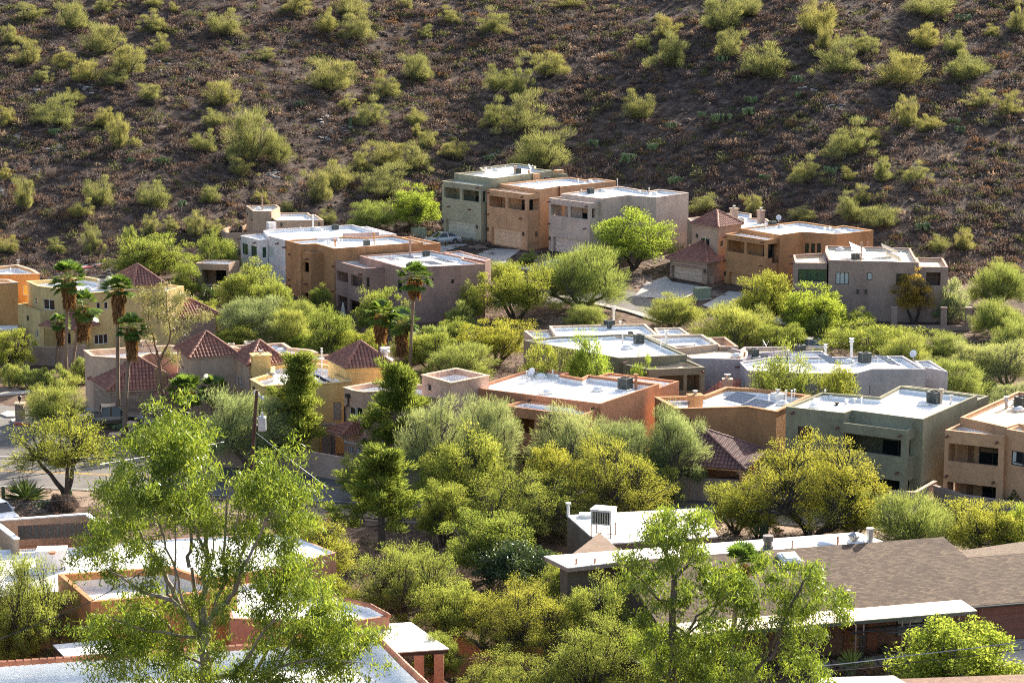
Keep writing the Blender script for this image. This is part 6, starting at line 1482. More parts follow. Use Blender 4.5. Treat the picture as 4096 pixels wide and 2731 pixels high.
garden_wall(c1, [(1790, 800), (1960, 840), (2160, 900)], 'tan retaining wall below the covered patio', 2.2, S_TAN); garden_wall(c1, [(270, 1195), (560, 1200), (800, 1180)], 'tan yard wall in front of the pale yellow house', 1.9, S_WALL)
garden_wall(p3, [(690, 1090), (1210, 1095), (1660, 1105)], 'low mauve patio wall right of the mauve house', .5, S_MAUVE)
for x, lab in ((715, 'mauve patio pillar nearest the mauve house'), (1235, 'mauve patio pillar left of the iron gate'), (1495, 'mauve patio pillar right of the iron gate')):
    g = ground(p3(x, 1092)); rt = empty('patio_pillar', g, lab, 'pillar'); m = MB(); m.box(-.3, .3, -.3, .3, -.3, 2.3); m.obj('shaft', S_MAUVE, rt); m = MB(); m.box(-.36, .36, -.36, .36, 2.303, 2.4); m.obj('cap', S_MAUVE, rt)
g0, g1 = ground(p3(1262, 1045)), ground(p3(1475, 1050)); rt = empty('iron_gate', g0, 'black iron gate between two mauve patio pillars', 'gate'); m = MB()
for k in range(22): p = (g1 - g0) * k / 21; m.tube([p + Vector((0, 0, .1)), p + Vector((0, 0, 1.7))], .02, 4)
m.tube([(0, 0, .15), (g1 - g0) + Vector((0, 0, .15))], .025, 4); m.tube([(0, 0, 1.65), (g1 - g0) + Vector((0, 0, 1.65))], .025, 4); m.obj('bars', IRON, rt)
# covered patio behind the dark mesquite
H = House('adobe_house', 'shaded tan patio house left of the white house'); K = Block(H, c1, [(1830, 240), (2140, 250), (2240, 215), (1930, 205)], 5.2, -1, S_TAN, flat=False)
K.loggia(0, c1, [((1890, 300), (2120, 440))], 2.5, door=(.3, .7)); K.build()
# ---- mid roof with evaporative cooler
H = House('ranch_house', 'low white roofed house with rusty cooler stand behind the brown house'); z = 3.1
q = [(540, 232), (800, 462), (1745, 405), (1602, 176)]
M = Block(H, c11, [q[0], q[1], q[2], q[3]], z, -1, S_DKB, membrane('stained_cream_roof', (.70, .67, .62), (.45, .33, .22), .8), flat=True); M.build()
p = atz(c11(830, 400), z); rt = empty('rooftop_cooler', p, 'white evaporative cooler on a rusty stand on the cream roof', 'cooler'); M_ = Matrix.Rotation(-.35, 4, 'Z'); m = MB(); m.box(-.72, .72, -.6, .6, 1.0, 2.0, 0, M_); m.box(-.76, .76, -.64, .64, 2.0, 2.06, 0, M_); m.obj('casing', PVC, rt)
m = MB(); m.box(-.6, .6, -.625, -.6, 1.1, 1.9, 0, M_)
for k in range(7): m.box(-.58 + k * .17, -.5 + k * .17, -.66, -.626, 1.12, 1.88, 1, M_)
m.obj('louvre_panel', [AC_DK, GALV], rt)
m = MB()
for a_, b_ in ((-.68, -.56), (.68, -.56), (.68, .56), (-.68, .56)): m.tube([M_ @ Vector((a_, b_, 0)), M_ @ Vector((a_, b_, 1.0))], .035, 4)
m.tube([M_ @ Vector((-.68, -.56, .12)), M_ @ Vector((.68, -.56, .12)), M_ @ Vector((.68, .56, .12)), M_ @ Vector((-.68, .56, .12)), M_ @ Vector((-.68, -.56, .12))], .03, 4); m.tube([M_ @ Vector((-.68, -.56, 0)), M_ @ Vector((.68, .56, .95))], .02, 4); m.obj('steel_stand', RUST, rt)
p = atz(c11(548, 232), z); m = MB(); m.cyl((p.x, p.y), .12, p.z, p.z + .9, 10); m.cyl((p.x, p.y), .2, p.z + .9, p.z + 1.0, 10); adopt(m.obj('flue_stack', PVC), H.root); p = atz(c11(690, 245), z); m = MB(); m.box(p.x - .45, p.x + .45, p.y - .4, p.y + .4, z, z + .35); adopt(m.obj('roof_hatch', PVC), H.root)
# ---------------------------------------------------------------- palms
DEADF = leaf_mat('dead_palm_frond', (.15, .085, .042), (.27, .16, .085), .3); FANG = leaf_mat('fan_palm_leaf', (.075, .13, .028), (.15, .23, .05), .42, .045)
def fan_crown(seed, n, r, up=(-.75, 1.35)):
    g = np.random.default_rng(seed); Q = []
    for k in range(n):
        a = g.uniform(0, 6.283); e = g.uniform(*up); h = np.array([math.cos(a) * math.cos(e), math.sin(a) * math.cos(e), math.sin(e)])
        L = r * g.uniform(.55, .75); tip = h * L; tip[2] -= .10 * r * (1 - math.sin(e)) * .5
        side = unit(np.cross(h, [0, 0, 1.0])); upv = np.cross(side, h)
        Q.append(blades(np.array([tip * .5]), np.array([tip]), L, .05))
        an = np.linspace(-1.25, 1.25, 13); D = np.outer(np.cos(an), h) + np.outer(np.sin(an), side) - np.outer(np.abs(np.sin(an)) * .05 + .12, [0, 0, 1.0]); ll = r * .62 * g.uniform(.8, 1.1)
        D = unit(D); q = np.empty((13, 4, 3)); w = ll * .085; S = unit(np.cross(D, upv))
        q[:, 0] = tip; q[:, 1] = tip + D * ll * .55 + S * w; q[:, 2] = tip + D * ll - np.array([0, 0, .12 * ll]); q[:, 3] = tip + D * ll * .55 - S * w; Q.append(q)
    return np.concatenate(Q)
def skirt(seed, L, r, n):
    g = np.random.default_rng(seed); a = g.uniform(0, 6.283, n); t = g.uniform(0, 1, n) ** .8
    prof = r * np.where(t < .25, .75 + t, 1.0 - .42 * (t - .25)); rr = prof * g.uniform(.6, 1.08, n)
    P = np.stack([np.cos(a) * rr, np.sin(a) * rr, -t * L], 1); D = np.stack([np.cos(a) * .25, np.sin(a) * .25, -np.ones(n)], 1) + g.normal(size=(n, 3)) * .16
    return blades(P, D, .75 * g.uniform(.6, 1.3, n), .13 * g.uniform(.6, 1.3, n))
def palm(c, crown, top, skirt_y, base, rpx, label, seed, tr=.2, cb=None, nf=44, group='tall fan palms'):
    g = ground((cb or c)(*base)); y = g.y; P = aty(c(*crown), y); s = (c(crown[0] + rpx, 0)[0] - c(crown[0], 0)[0]) / F * (y / CT)
    sk = P.z - aty(c(crown[0], skirt_y), y).z
    o = empty('fan_palm', g, label, 'palm tree', group); rel = P - g; m = MB(); n = 10
    pts = [Vector((rel.x * (t ** 1.4), 0, rel.z * t)) for t in [i / n for i in range(n + 1)]]; pts[0].z = -.4
    m.tube(pts, [tr * (1.35 - .5 * min(1, i / 3)) for i in range(n + 1)], 9); m.obj('trunk', BARK['palm'], o, True)
    q = fan_crown(seed, nf, s) + np.array(rel); mesh_obj('crown', quad_mesh('fan_palm_crown', q, FANG), o)
    if sk > .3: q = skirt(seed + 1, sk, min(s * .46, .72), int(240 + 110 * sk)) + np.array(rel); mesh_obj('dead_frond_skirt', quad_mesh('palm_skirt', q, DEADF), o)
    return o
palm(c1, (640, 385), 240, 660, (617, 1360), 160, 'tallest fan palm left of the yellow house, with wide green head', 1)
palm(c1, (775, 640), 490, 960, (672, 1320), 150, 'leaning fan palm with a thick brown skirt at the left', 2); palm(c1, (560, 790), 690, 995, (530, 1215), 90, 'shortest fan palm with tattered yellow head, leftmost', 3, .16)
palm(c1, (1105, 490), 335, 790, (1030, 925), 140, 'tall fan palm rising beside the tailgate of the pickup', 4, cb=c5); palm(c1, (1230, 850), 715, 1135, (1088, 965), 130, 'fan palm with a bulging skirt beside the red gum', 5, cb=c5)
palm(c2, (2010, 850), 705, 1030, (1690, 420), 150, 'slender tall fan palm in front of the plum house', 6, .17, cb=c6); palm(c2, (1690, 1190), 1065, 1450, (1430, 390), 140, 'fan palm with orange brown skirt left of its two neighbours', 7, .2, cb=c6); palm(c2, (1890, 1260), 1135, 1560, (1610, 400), 140, 'fan palm with the longest hanging skirt, middle of three', 8, .2, cb=c6)
palm(c1, (1745, 1440), 1200, 1560, (1600, 1000), 165, 'short lush fan palm before the blush house tower', 9, .24, cb=c5, nf=56, group='short fan palms'); palm(c1, (2005, 1420), 1270, 1540, (1835, 960), 130, 'smaller short fan palm right of the lush one', 10, .2, cb=c5, nf=46, group='short fan palms')
palm(c11, (1930, 640), 450, 700, (1850, 1500), 190, 'young fan palm in front of the shingle roof', 12, .2, nf=40, group='short fan palms')
# ---------------------------------------------------------------- large eucalypts traced limb by limb
def traced(name, label, y, base, limbs, clumps, leaf, bark, c, seed, rtrunk=.32, leafsz=(.22, .042), dens=1.0, deep=2.6, lf=70):
    R.seed(seed); global rng; rng = np.random.default_rng(seed)
    g = Vector((base, y, ground_h(base, y))); o = empty(name, g, label, 'tree'); m = MB(); nodes = []
    for pts, r0, r1, dy in limbs:
        W = [aty(q[0](*q[1:]) if callable(q[0]) else c(*q), y + dy * i / max(1, len(pts) - 1)) - g for i, q in enumerate(pts)]
        fine = []
        for i in range(len(W) - 1):
            for k in range(3):
                p = W[i].lerp(W[i + 1], k / 3); 
                if fine: p += Vector((R.gauss(0, 1), R.gauss(0, 1), R.gauss(0, 1))) * .05
                fine.append(p)
        fine.append(W[-1]); n = len(fine); rs = [r0 + (r1 - r0) * i / (n - 1) for i in range(n)]
        m.tube(fine, rs, 8, cap=False); nodes += list(zip(fine[n // 4:], rs[n // 4:]))
    Q = []; sub = []
    for cc, x, yy, r in clumps:
        P = aty(cc(x, yy), y) - g; rm = (cc(x + r, yy)[0] - cc(x, yy)[0]) / F * y / CT
        n = max(4, int(dens * 8.5 * rm * rm)); dy = R.uniform(-deep, deep) * .6
        for _ in range(n):
            d = Vector((R.gauss(0, .5), R.gauss(0, .5), R.gauss(0, .5)))
            sub.append(P + Vector((d.x * rm, dy + d.y * deep, d.z * rm)))
    tips = list(nodes)
    sub.sort(key=lambda q: min((q - p).length for p, _ in nodes))
    for q in sub:
        p, r = min(tips, key=lambda t: (t[0] - q).length + (.8 if t[0].z > q.z + .3 else 0)); rr = min(r * .6, .045)
        pts = limb(p, q, .10, 4, .15); m.tube(pts, [rr, rr * .8, rr * .6, rr * .4, .006], 4, cap=False); tips.append((pts[3], rr * .7)); tips.append((q, rr * .5))
        n = int(lf * R.uniform(.6, 1.5)); tt = rng.uniform(.35, 1.05, (n, 1)); pp = np.array(pts[1]) * (1 - tt) + np.array(q) * tt + rng.normal(size=(n, 3)) * np.array([.26, .26, .22]) - np.array([0, 0, .14])
        D = np.array([0, 0, -.8]) + rand_dirs(n) * .8; Q.append(blades(pp, D, leafsz[0] * rng.uniform(.6, 1.3, n), leafsz[1] * rng.uniform(.7, 1.3, n)))
    mesh_obj('trunk', m.mesh(name + '_trunk', BARK[bark], True), o); mesh_obj('crown', quad_mesh(name + '_crown', np.concatenate(Q), LM[leaf]), o); return o
b0 = aty(c9(1660, 1568), 112)
O = ov
traced('eucalyptus', 'huge sunlit eucalyptus with pale forked trunk at the lower left', 112, b0.x,
 [([(1690, 2300), (1660, 1568), (1640, 1290), (1620, 1150)], .34, .25, 0),
  ([(1625, 1170), (1500, 1030), (1370, 900), (1170, 840), (1000, 740), (880, 640)], .17, .03, -2),
  ([(1500, 1030), (1400, 860), (1320, 690), (1230, 540), (1140, 360), (1010, 240), (930, 80)], .15, .03, 1.5),
  ([(1370, 900), (1340, 740), (1180, 420), (1090, 330)], .08, .02, 2),
  ([(1620, 1150), (1640, 800), (1655, 560), (1660, 250), (1650, -60), (1600, -330)], .18, .03, 2.5),
  ([(1655, 560), (1560, 300), (1500, 80), (1440, -150)], .08, .02, -1),
  ([(1520, 640), (1530, 400), (1520, 60), (1400, -250), (1330, -400)], .10, .02, 2),
  ([(1630, 1130), (1540, 640)], .12, .09, 1),
  ([(1640, 1150), (1780, 950), (1880, 840), (1960, 640), (2080, 400), (2180, 200)], .17, .03, -2),
  ([(1700, 1050), (1800, 750), (1805, 480), (1830, 100), (1870, -60)], .11, .03, 1),
  ([(1880, 840), (1960, 500), (2000, 150), (2010, -50)], .09, .03, 2.5),
  ([(1600, 1200), (1400, 1180), (1150, 1150), (850, 1020)], .10, .02, -2.5),
  ([(1640, 1420), (1400, 1300), (1100, 1240), (900, 1230)], .09, .02, 2),
  ([(1650, 1540), (1880, 1500), (2000, 1350), (2090, 1180), (2230, 1000)], .13, .03, -2),
  ([(1700, 1900), (1980, 1600), (O, 620, 1480), (O, 700, 1420), (O, 770, 1380)], .13, .03, 2),
  ([(1500, 1030), (1430, 700), (1300, 380), (1220, 120), (1180, -150), (1150, -300)], .07, .015, -2), ([(1640, 900), (1720, 560), (1700, 200), (1720, -100)], .06, .015, 1.5), ([(1390, 860), (1420, 520), (1380, 150), (1350, -100)], .06, .015, 0),
  ([(1880, 840), (1930, 600), (1900, 300), (1960, 60)], .05, .015, -1), ([(1230, 540), (1060, 450), (900, 380)], .05, .015, 1), ([(O, 560, 1568), (O, 600, 1480), (O, 610, 1400), (O, 600, 1320)], .07, .015, 1), ([(O, 640, 1530), (O, 680, 1450), (O, 690, 1360)], .06, .015, -1.5), ([(1400, 1180), (1250, 1000), (1080, 960)], .05, .015, -1), ([(1360, 900), (1180, 1000), (1000, 1050)], .05, .015, 1),
  ([(1980, 1600), (O, 640, 1530), (O, 740, 1510), (O, 820, 1520)], .09, .03, -1)],
 [(O, 380, 1015, 85), (O, 320, 1060, 70), (O, 430, 1060, 70), (O, 290, 1110, 60), (O, 370, 1105, 85), (O, 450, 1120, 60), (O, 255, 1145, 55), (O, 410, 1165, 70), (O, 310, 1175, 65), (O, 470, 1190, 50), (O, 400, 975, 45), (O, 460, 1010, 45),
  (O, 620, 1085, 70), (O, 570, 1120, 50), (O, 680, 1120, 60), (O, 640, 1160, 70), (O, 560, 1180, 50), (O, 700, 1170, 35), (O, 600, 1230, 55), (O, 660, 1240, 45),
  (O, 215, 1225, 45), (O, 180, 1250, 30), (O, 280, 1240, 50), (O, 210, 1300, 45), (O, 270, 1300, 35), (O, 350, 1290, 50), (O, 330, 1340, 35),
  (O, 290, 1430, 80), (O, 215, 1425, 55), (O, 350, 1450, 70), (O, 250, 1490, 65), (O, 330, 1520, 70), (O, 420, 1460, 50), (O, 400, 1540, 60), (O, 290, 1555, 40),
  (O, 700, 1380, 75), (O, 760, 1410, 65), (O, 640, 1420, 60), (O, 790, 1470, 60), (O, 700, 1470, 80), (O, 620, 1500, 60), (O, 760, 1530, 75), (O, 850, 1530, 35), (O, 660, 1550, 60), (O, 560, 1530, 45), (O, 580, 1400, 45),
  (O, 520, 1310, 55), (O, 590, 1310, 50), (O, 470, 1280, 40), (O, 660, 1320, 55), (O, 540, 1240, 45), (O, 720, 1330, 40), (O, 500, 1400, 50), (O, 430, 1385, 45), (O, 620, 1350, 55), (O, 520, 1470, 45), (O, 480, 1540, 50), (O, 360, 1400, 40), (O, 740, 1460, 60), (O, 830, 1490, 45), (O, 680, 1300, 40), (O, 300, 1270, 35)],
 'gum', 'pale', c9, 61, leafsz=(.30, .062), dens=1.35, lf=80)
b1 = aty(c11(1380, 1568), 124)
traced('eucalyptus', 'drooping dark trunked eucalyptus before the shingle roofed house', 124, b1.x,
 [([(1380, 1900), (1380, 1568), (1385, 1000), (1400, 740)], .26, .16, 0),
  ([(1400, 740), (1330, 520), (1210, 340), (1150, 240)], .10, .02, -1.5), ([(1405, 730), (1510, 620), (1560, 500), (1660, 350), (1720, 280)], .10, .02, 1.5), ([(1330, 520), (1400, 300), (1420, 220)], .06, .02, 1),
  ([(1380, 1000), (1250, 850), (1080, 680), (1000, 620)], .08, .02, -2), ([(1390, 1100), (1500, 1180), (1580, 1020), (1740, 940), (1840, 860), (1950, 800)], .10, .02, 2),
  ([(1400, 1900), (1700, 1700), (2000, 1568), (2100, 1400), (2200, 1340), (c12, 300, 1000), (c12, 420, 800), (c12, 480, 680)], .16, .03, -2), ([(2100, 1400), (c12, 230, 1150), (c12, 500, 1000), (c12, 640, 900)], .08, .02, 1), ([(1380, 1568), (1300, 1500), (1250, 1300)], .08, .02, -2), ([(1500, 1180), (1720, 1000), (1780, 800), (1820, 650)], .06, .02, 1), ([(2000, 1568), (c12, 250, 1480), (c12, 480, 1450)], .07, .02, 1)],
 [(c11, 1230, 260, 100), (c11, 1380, 290, 123), (c11, 1300, 380, 123), (c11, 1540, 330, 123), (c11, 1450, 450, 123), (c11, 1130, 330, 67), (c11, 1640, 260, 61), (c11, 1100, 520, 89), (c11, 1050, 640, 100), (c11, 1180, 740, 123), (c11, 990, 720, 56), (c11, 1300, 560, 78), (c11, 1550, 560, 67),
  (c11, 1680, 620, 123), (c11, 1800, 720, 123), (c11, 1930, 800, 100), (c11, 1700, 780, 100), (c11, 1830, 900, 145), (c11, 1980, 960, 123), (c11, 1640, 900, 78), (c11, 2080, 1060, 100),
  (c12, 480, 690, 84), (c12, 430, 800, 89), (c12, 560, 830, 100), (c12, 650, 900, 95), (c12, 700, 960, 61), (c12, 480, 940, 95), (c12, 330, 960, 100), (c12, 420, 1080, 89), (c12, 250, 1120, 89), (c12, 500, 1180, 50), (c12, 350, 1240, 78), (c12, 450, 1300, 50), (c12, 480, 1450, 84), (c12, 550, 1510, 67), (c12, 330, 1420, 78),
  (c11, 1250, 1150, 123), (c11, 1180, 1300, 134), (c11, 1330, 1380, 134), (c11, 1470, 1280, 100), (c11, 1620, 1350, 123), (c11, 1700, 1200, 123), (c11, 1850, 1180, 134), (c11, 1950, 1300, 134), (c11, 1780, 1420, 134), (c11, 1600, 1500, 100), (c11, 2050, 1450, 89), (c11, 1250, 1500, 112), (c11, 1450, 1150, 67), (c11, 1380, 620, 80), (c11, 1480, 760, 90), (c11, 1300, 900, 110), (c11, 1500, 950, 90), (c11, 1150, 1050, 90), (c12, 180, 820, 100), (c12, 120, 700, 80), (c12, 300, 760, 90), (c12, 220, 960, 90)],
 'gum', 'grey', c11, 62, dens=2.0, leafsz=(.34, .064), lf=80)
b2 = ground(c5(1400, 925))
traced('red_gum', 'sparse reddish gum tree in front of the pale yellow house', b2.y, b2.x,
 [([(1515, 1500), (1500, 1350), (1490, 1180), (1470, 1060)], .22, .12, 0), ([(1470, 1060), (1430, 900), (1390, 700), (1380, 540)], .09, .02, 1), ([(1500, 1150), (1580, 980), (1600, 880), (1560, 700), (1560, 520)], .10, .02, -1), ([(1600, 880), (1720, 800), (1850, 750), (1930, 720)], .07, .02, 1), ([(1480, 800), (1480, 620), (1440, 500)], .06, .02, 0), ([(1500, 1200), (1420, 1080), (1360, 960)], .06, .02, -1), ([(1560, 700), (1680, 600), (1740, 520)], .05, .02, 1), ([(1530, 1200), (1640, 1110)], .05, .02, 1)],
 [(c1, 1330, 540, 80), (c1, 1420, 500, 90), (c1, 1540, 490, 90), (c1, 1640, 540, 90), (c1, 1720, 570, 70), (c1, 1480, 600, 90), (c1, 1600, 640, 80), (c1, 1400, 680, 80), (c1, 1520, 740, 80), (c1, 1670, 700, 60), (c1, 1760, 770, 80), (c1, 1860, 730, 70), (c1, 1700, 860, 60), (c1, 1420, 820, 60), (c1, 1560, 860, 60), (c1, 1400, 950, 50), (c1, 1640, 1100, 50), (c1, 1560, 1080, 35), (c1, 1500, 1300, 40), (c1, 1920, 740, 30)],
 'gumgrey', 'red', c1, 63, dens=1.3, leafsz=(.24, .06), lf=70, deep=1.8)
# ---------------------------------------------------------------- utility pole and wires
pb = ground(c9(1980, 345)); pb.z = 0; y = pb.y; ptop = aty(c6(380, 558), y)
po = empty('utility_pole', pb, 'brown wooden utility pole with grey transformer', 'utility pole'); lean = ptop.x - pb.x
m = MB(); m.tube([(0, 0, -.5), (lean * .5, 0, ptop.z * .5), (lean, 0, ptop.z)], [.17, .15, .12], 10); m.obj('pole', bark_mat('dark_brown_pole', (.045, .022, .014), (.085, .045, .03)), po)
def rel(c, x, yy, dy=0): return aty(c(x, yy), y + dy) - pb
m = MB(); a_, b_ = rel(c6, 352, 575, .9), rel(c6, 440, 638, -1.3); m.tube([a_, b_], .07, 4); m.obj('crossarm', GALV, po)
for k in (.1, .5, .9): m = MB(); p = a_.lerp(b_, k); m.cyl(p, .05, p.z + .06, p.z + .22, 8); m.obj('insulator', PVC, po)
p = rel(c6, 425, 840, -.35); m = MB(); m.tube([p + Vector((0, 0, -.55)), p + Vector((0, 0, -.5)), p + Vector((0, 0, .45)), p + Vector((0, 0, .55))], [.26, .3, .3, .2], 14); m.cyl(p, .07, p.z + .55, p.z + .85, 8); m.cyl(p + Vector((.12, 0, 0)), .04, p.z + .5, p.z + .7, 6); m.obj('transformer', plain('pale_grey_transformer_paint', (.42, .43, .44), .5), po)
m = MB(); m.box(p.x - .6, p.x - .25, .0, .1, p.z - .25, p.z - .15); m.box(p.x - .6, p.x - .25, .0, .1, p.z + .2, p.z + .3); m.obj('bracket', GALV, po)
q0 = rel(c6, 360, 930); m = MB(); m.tube([p + Vector((.1, 0, .6)), p + Vector((.4, 0, .1)), p + Vector((.3, 0, -.9)), q0], .02, 4); m.obj('drop_cable', IRON, po)
def wire(label, pts, r=.022, sag=.25, mat=None):
    P = [Vector(q) for q in pts]; o = empty('power_line', P[0], label, 'cable'); m = MB(); W = []
    for i in range(len(P) - 1):
        for k in range(8):
            t = k / 8; w_ = P[i].lerp(P[i + 1], t); w_.z -= sag * 4 * t * (1 - t); W.append(w_ - P[0])
    W.append(P[-1] - P[0]); m.tube(W, r, 4); m.obj('cable', mat or IRON, o); return o
Q0 = pb + q0
wire('thick cable running left from the utility pole', [Q0, aty(c6(10, 1000), 172), aty(c5(870, 1202), 176), aty(c5(0, 1205), 182)], .03, .1)
wire('cable dropping left across the roadside mesquite', [aty(c5(1950, 1060), 168), aty(c5(870, 1255), 150), aty(c5(0, 1392), 148), aty(c5(-300, 1440), 148)], .025, .05)
wire('service cable crossing the roadside at the left', [aty(c5(900, 1520), 146), aty(c5(300, 1585), 144), aty(c5(0, 1600), 143)], .018, .05)
wire('cable sloping past the terracotta house corner', [aty(c9(1200, 640), 124), aty(c9(720, 915), 122), aty(c9(0, 1212), 120), aty(c9(-200, 1290), 120)], .03, .05)
wire('thin guy wire right of the utility pole', [Q0 + Vector((.1, 0, .1)), aty(c6(640, 1130), 168), aty(c6(980, 1385), 166)], .015, .0, GALV)
wire('service wire from the pole to the yellow house', [Q0 + Vector((.1, 0, .2)), aty(c6(520, 1090), 173)], .015, 0)
wire('upper cable sloping up to the right before the porch', [aty(c12(500, 1440), 128), aty(c12(1170, 1362), 128), aty(c12(2100, 1248), 128)], .026, .03, GALV); wire('lower cable sloping up to the right before the porch', [aty(c12(620, 1470), 127), aty(c12(1080, 1428), 127), aty(c12(2100, 1308), 127)], .022, .03); wire('thin dark wire in front of the brick wall', [aty(c12(480, 1250), 130), aty(c12(1300, 1165), 130), aty(c12(2100, 1070), 130)], .01, .03)
# ---------------------------------------------------------------- vehicles
TYRE = plain('black_tyre_rubber', (.02, .02, .02), .85); RIM = plain('silver_wheel_rim', (.45, .45, .46), .35, .8); REDL = plain('red_tail_light', (.45, .02, .015), .25); WLAMP = plain('clear_headlight', (.7, .7, .7), .1); CHROME = plain('chrome_bumper', (.55, .55, .56), .2, .9)
def carpaint(name, col):
    m, nt, b = new_mat(name); b.inputs['Base Color'].default_value = (*col, 1); b.inputs['Metallic'].default_value = .45; b.inputs['Roughness'].default_value = .32; b.inputs['Coat Weight'].default_value = .5; return m
def loft(m, secs, mi=0, cap=True):
    k = len(secs[0]); V = [p for s_ in secs for p in s_]; Fs = [(i * k + j, i * k + (j + 1) % k, (i + 1) * k + (j + 1) % k, (i + 1) * k + j) for i in range(len(secs) - 1) for j in range(k)]
    if cap: Fs += [tuple(range(k))[::-1], tuple((len(secs) - 1) * k + j for j in range(k))]
    m.add(V, Fs, mi)
def wheels(o, xs, r, w_):
    for x in xs:
        for s_ in (-1, 1):
            m = MB(); yy = s_ * w_; m.tube([(x, yy - s_ * .22, r), (x, yy - s_ * .2, r), (x, yy - s_ * .03, r), (x, yy, r)], [r * .8, r, r, r * .86], 18); wl = m.obj('wheel', TYRE, o)
            m = MB(); m.tube([(x, yy - s_ * .03, r), (x, yy + s_ * .012, r)], r * .62, 14); m.obj('rim', RIM, wl)
def body(o, top, bot, hw, paint, arch, r):
    """side profile swept across the width; top: (x,z) outline from rear to front"""
    n = len(top); m = MB(); secs = []
    for x, z in top:
        ar = 0
        for a in arch:
            if abs(x - a) < r * 1.15: ar = max(ar, math.sqrt(max(0, (r * 1.15) ** 2 - (x - a) ** 2)) + r * .0)
        zb = max(bot, ar + (r if ar else 0) * 0); zb = max(bot, ar + .0); zb = min(zb, z - .1)
        zb2 = bot if not ar else max(bot, r + math.sqrt(max(0, (r * 1.18) ** 2 - min(abs(x - min(arch, key=lambda q: abs(q - x))), r * 1.18) ** 2)) - .0)
        zb2 = min(zb2, z - .12)
        secs.append([(x, -hw, zb2), (x, -hw - .02, (zb2 + z) / 2), (x, -hw * .96, z - .04), (x, -hw * .88, z), (x, hw * .88, z), (x, hw * .96, z - .04), (x, hw + .02, (zb2 + z) / 2), (x, hw, zb2)])
    loft(m, secs); return m.obj('body', paint, o)
def prof(keys, n=40):
    out = []; x0, x1 = keys[0][0], keys[-1][0]
    for i in range(n + 1):
        x = x0 + (x1 - x0) * i / n
        for (a, za), (b, zb_) in zip(keys, keys[1:]):
            if a <= x <= b: out.append((x, za + (zb_ - za) * (x - a) / max(1e-6, b - a))); break
    return out
def cabin(o, keys, z0, hw, paint, posts):
    """keys: roof outline (x,z) ; dark glass band with painted roof and pillars"""
    m = MB(); secs = []
    for x, z in keys: 
        f = (z - z0) / max(.01, max(k[1] for k in keys) - z0); w_ = hw * (.94 - .16 * f); secs.append([(x, -hw * .94, z0), (x, -w_, z - .02), (x, -w_ + .08, z), (x, w_ - .08, z), (x, w_, z - .02), (x, hw * .94, z0)])
    loft(m, secs); m.obj('window_glass', GLASS, o)
    zt = max(k[1] for k in keys); rf = [k for k in keys if k[1] > zt - .07]; m = MB()
    xa, xb = rf[0][0], rf[-1][0]; w_ = hw * .79; m.box(xa - .05, xb + .05, -w_, w_, zt - .03, zt + .025)
    def wat(z): return hw * (.94 - .16 * (z - z0) / (zt - z0)) + .012
    for s_ in (-1, 1):
        for xl, xu in posts: m.tube([(xl, s_ * wat(z0), z0), (xu, s_ * wat(zt), zt)], .05, 4)
    return m.obj('roof', paint, o)
def pickup(loc, rz, paint, label):
    o = empty('pickup_truck', loc, label, 'pickup truck', None, rz)
    body(o, prof([(-2.75, 1.02), (-2.7, 1.08), (-.75, 1.10), (-.7, 1.08), (1.3, 1.08), (1.4, 1.06), (2.5, .98), (2.72, .85), (2.75, .7)], 54), .42, .93, paint, (-1.75, 1.75), .40)
    cabin(o, [(-.75, 1.1), (-.6, 1.78), (.55, 1.82), (.75, 1.78), (1.42, 1.1)], 1.06, .92, paint, [(-.75, -.62), (.1, .1), (.0, .02), (1.4, .7)])
    m = MB(); m.box(-2.62, -.85, -.76, .76, 1.085, 1.10); m.obj('cargo_bed', INNER, o)
    m = MB()
    for s_ in (-1, 1): m.box(-2.72, -.78, s_ * .87 - .05, s_ * .87 + .05, 1.10, 1.2)
    m.box(-2.75, -2.67, -.82, .82, .55, 1.19); m.box(-.86, -.78, -.82, .82, 1.1, 1.2); m.obj('bed_rail', paint, o)
    for s_ in (-1, 1): m = MB(); m.box(-2.78, -2.68, s_ * .9 - .07, s_ * .9 + .04, .78, 1.08); m.obj('tail_light', REDL, o)
    for s_ in (-1, 1): m = MB(); m.box(2.66, 2.78, s_ * .72 - .15, s_ * .72 + .15, .72, .88); m.obj('headlight', WLAMP, o)
    m = MB(); m.box(-2.92, -2.74, -.9, .9, .45, .62); m.obj('rear_bumper', CHROME, o); m = MB(); m.box(2.74, 2.86, -.92, .92, .42, .62); m.obj('front_bumper', CHROME, o)
    m = MB(); m.box(.95, 1.1, -1.16, -.94, 1.12, 1.32); m.box(.95, 1.1, .94, 1.16, 1.12, 1.32); m.obj('side_mirrors', paint, o) if False else None
    for s_ in (-1, 1): m = MB(); m.box(.95, 1.1, s_ * 1.05 - .11, s_ * 1.05 + .11, 1.12, 1.32); m.obj('side_mirror', paint, o)
    wheels(o, (-1.75, 1.75), .40, .95); return o
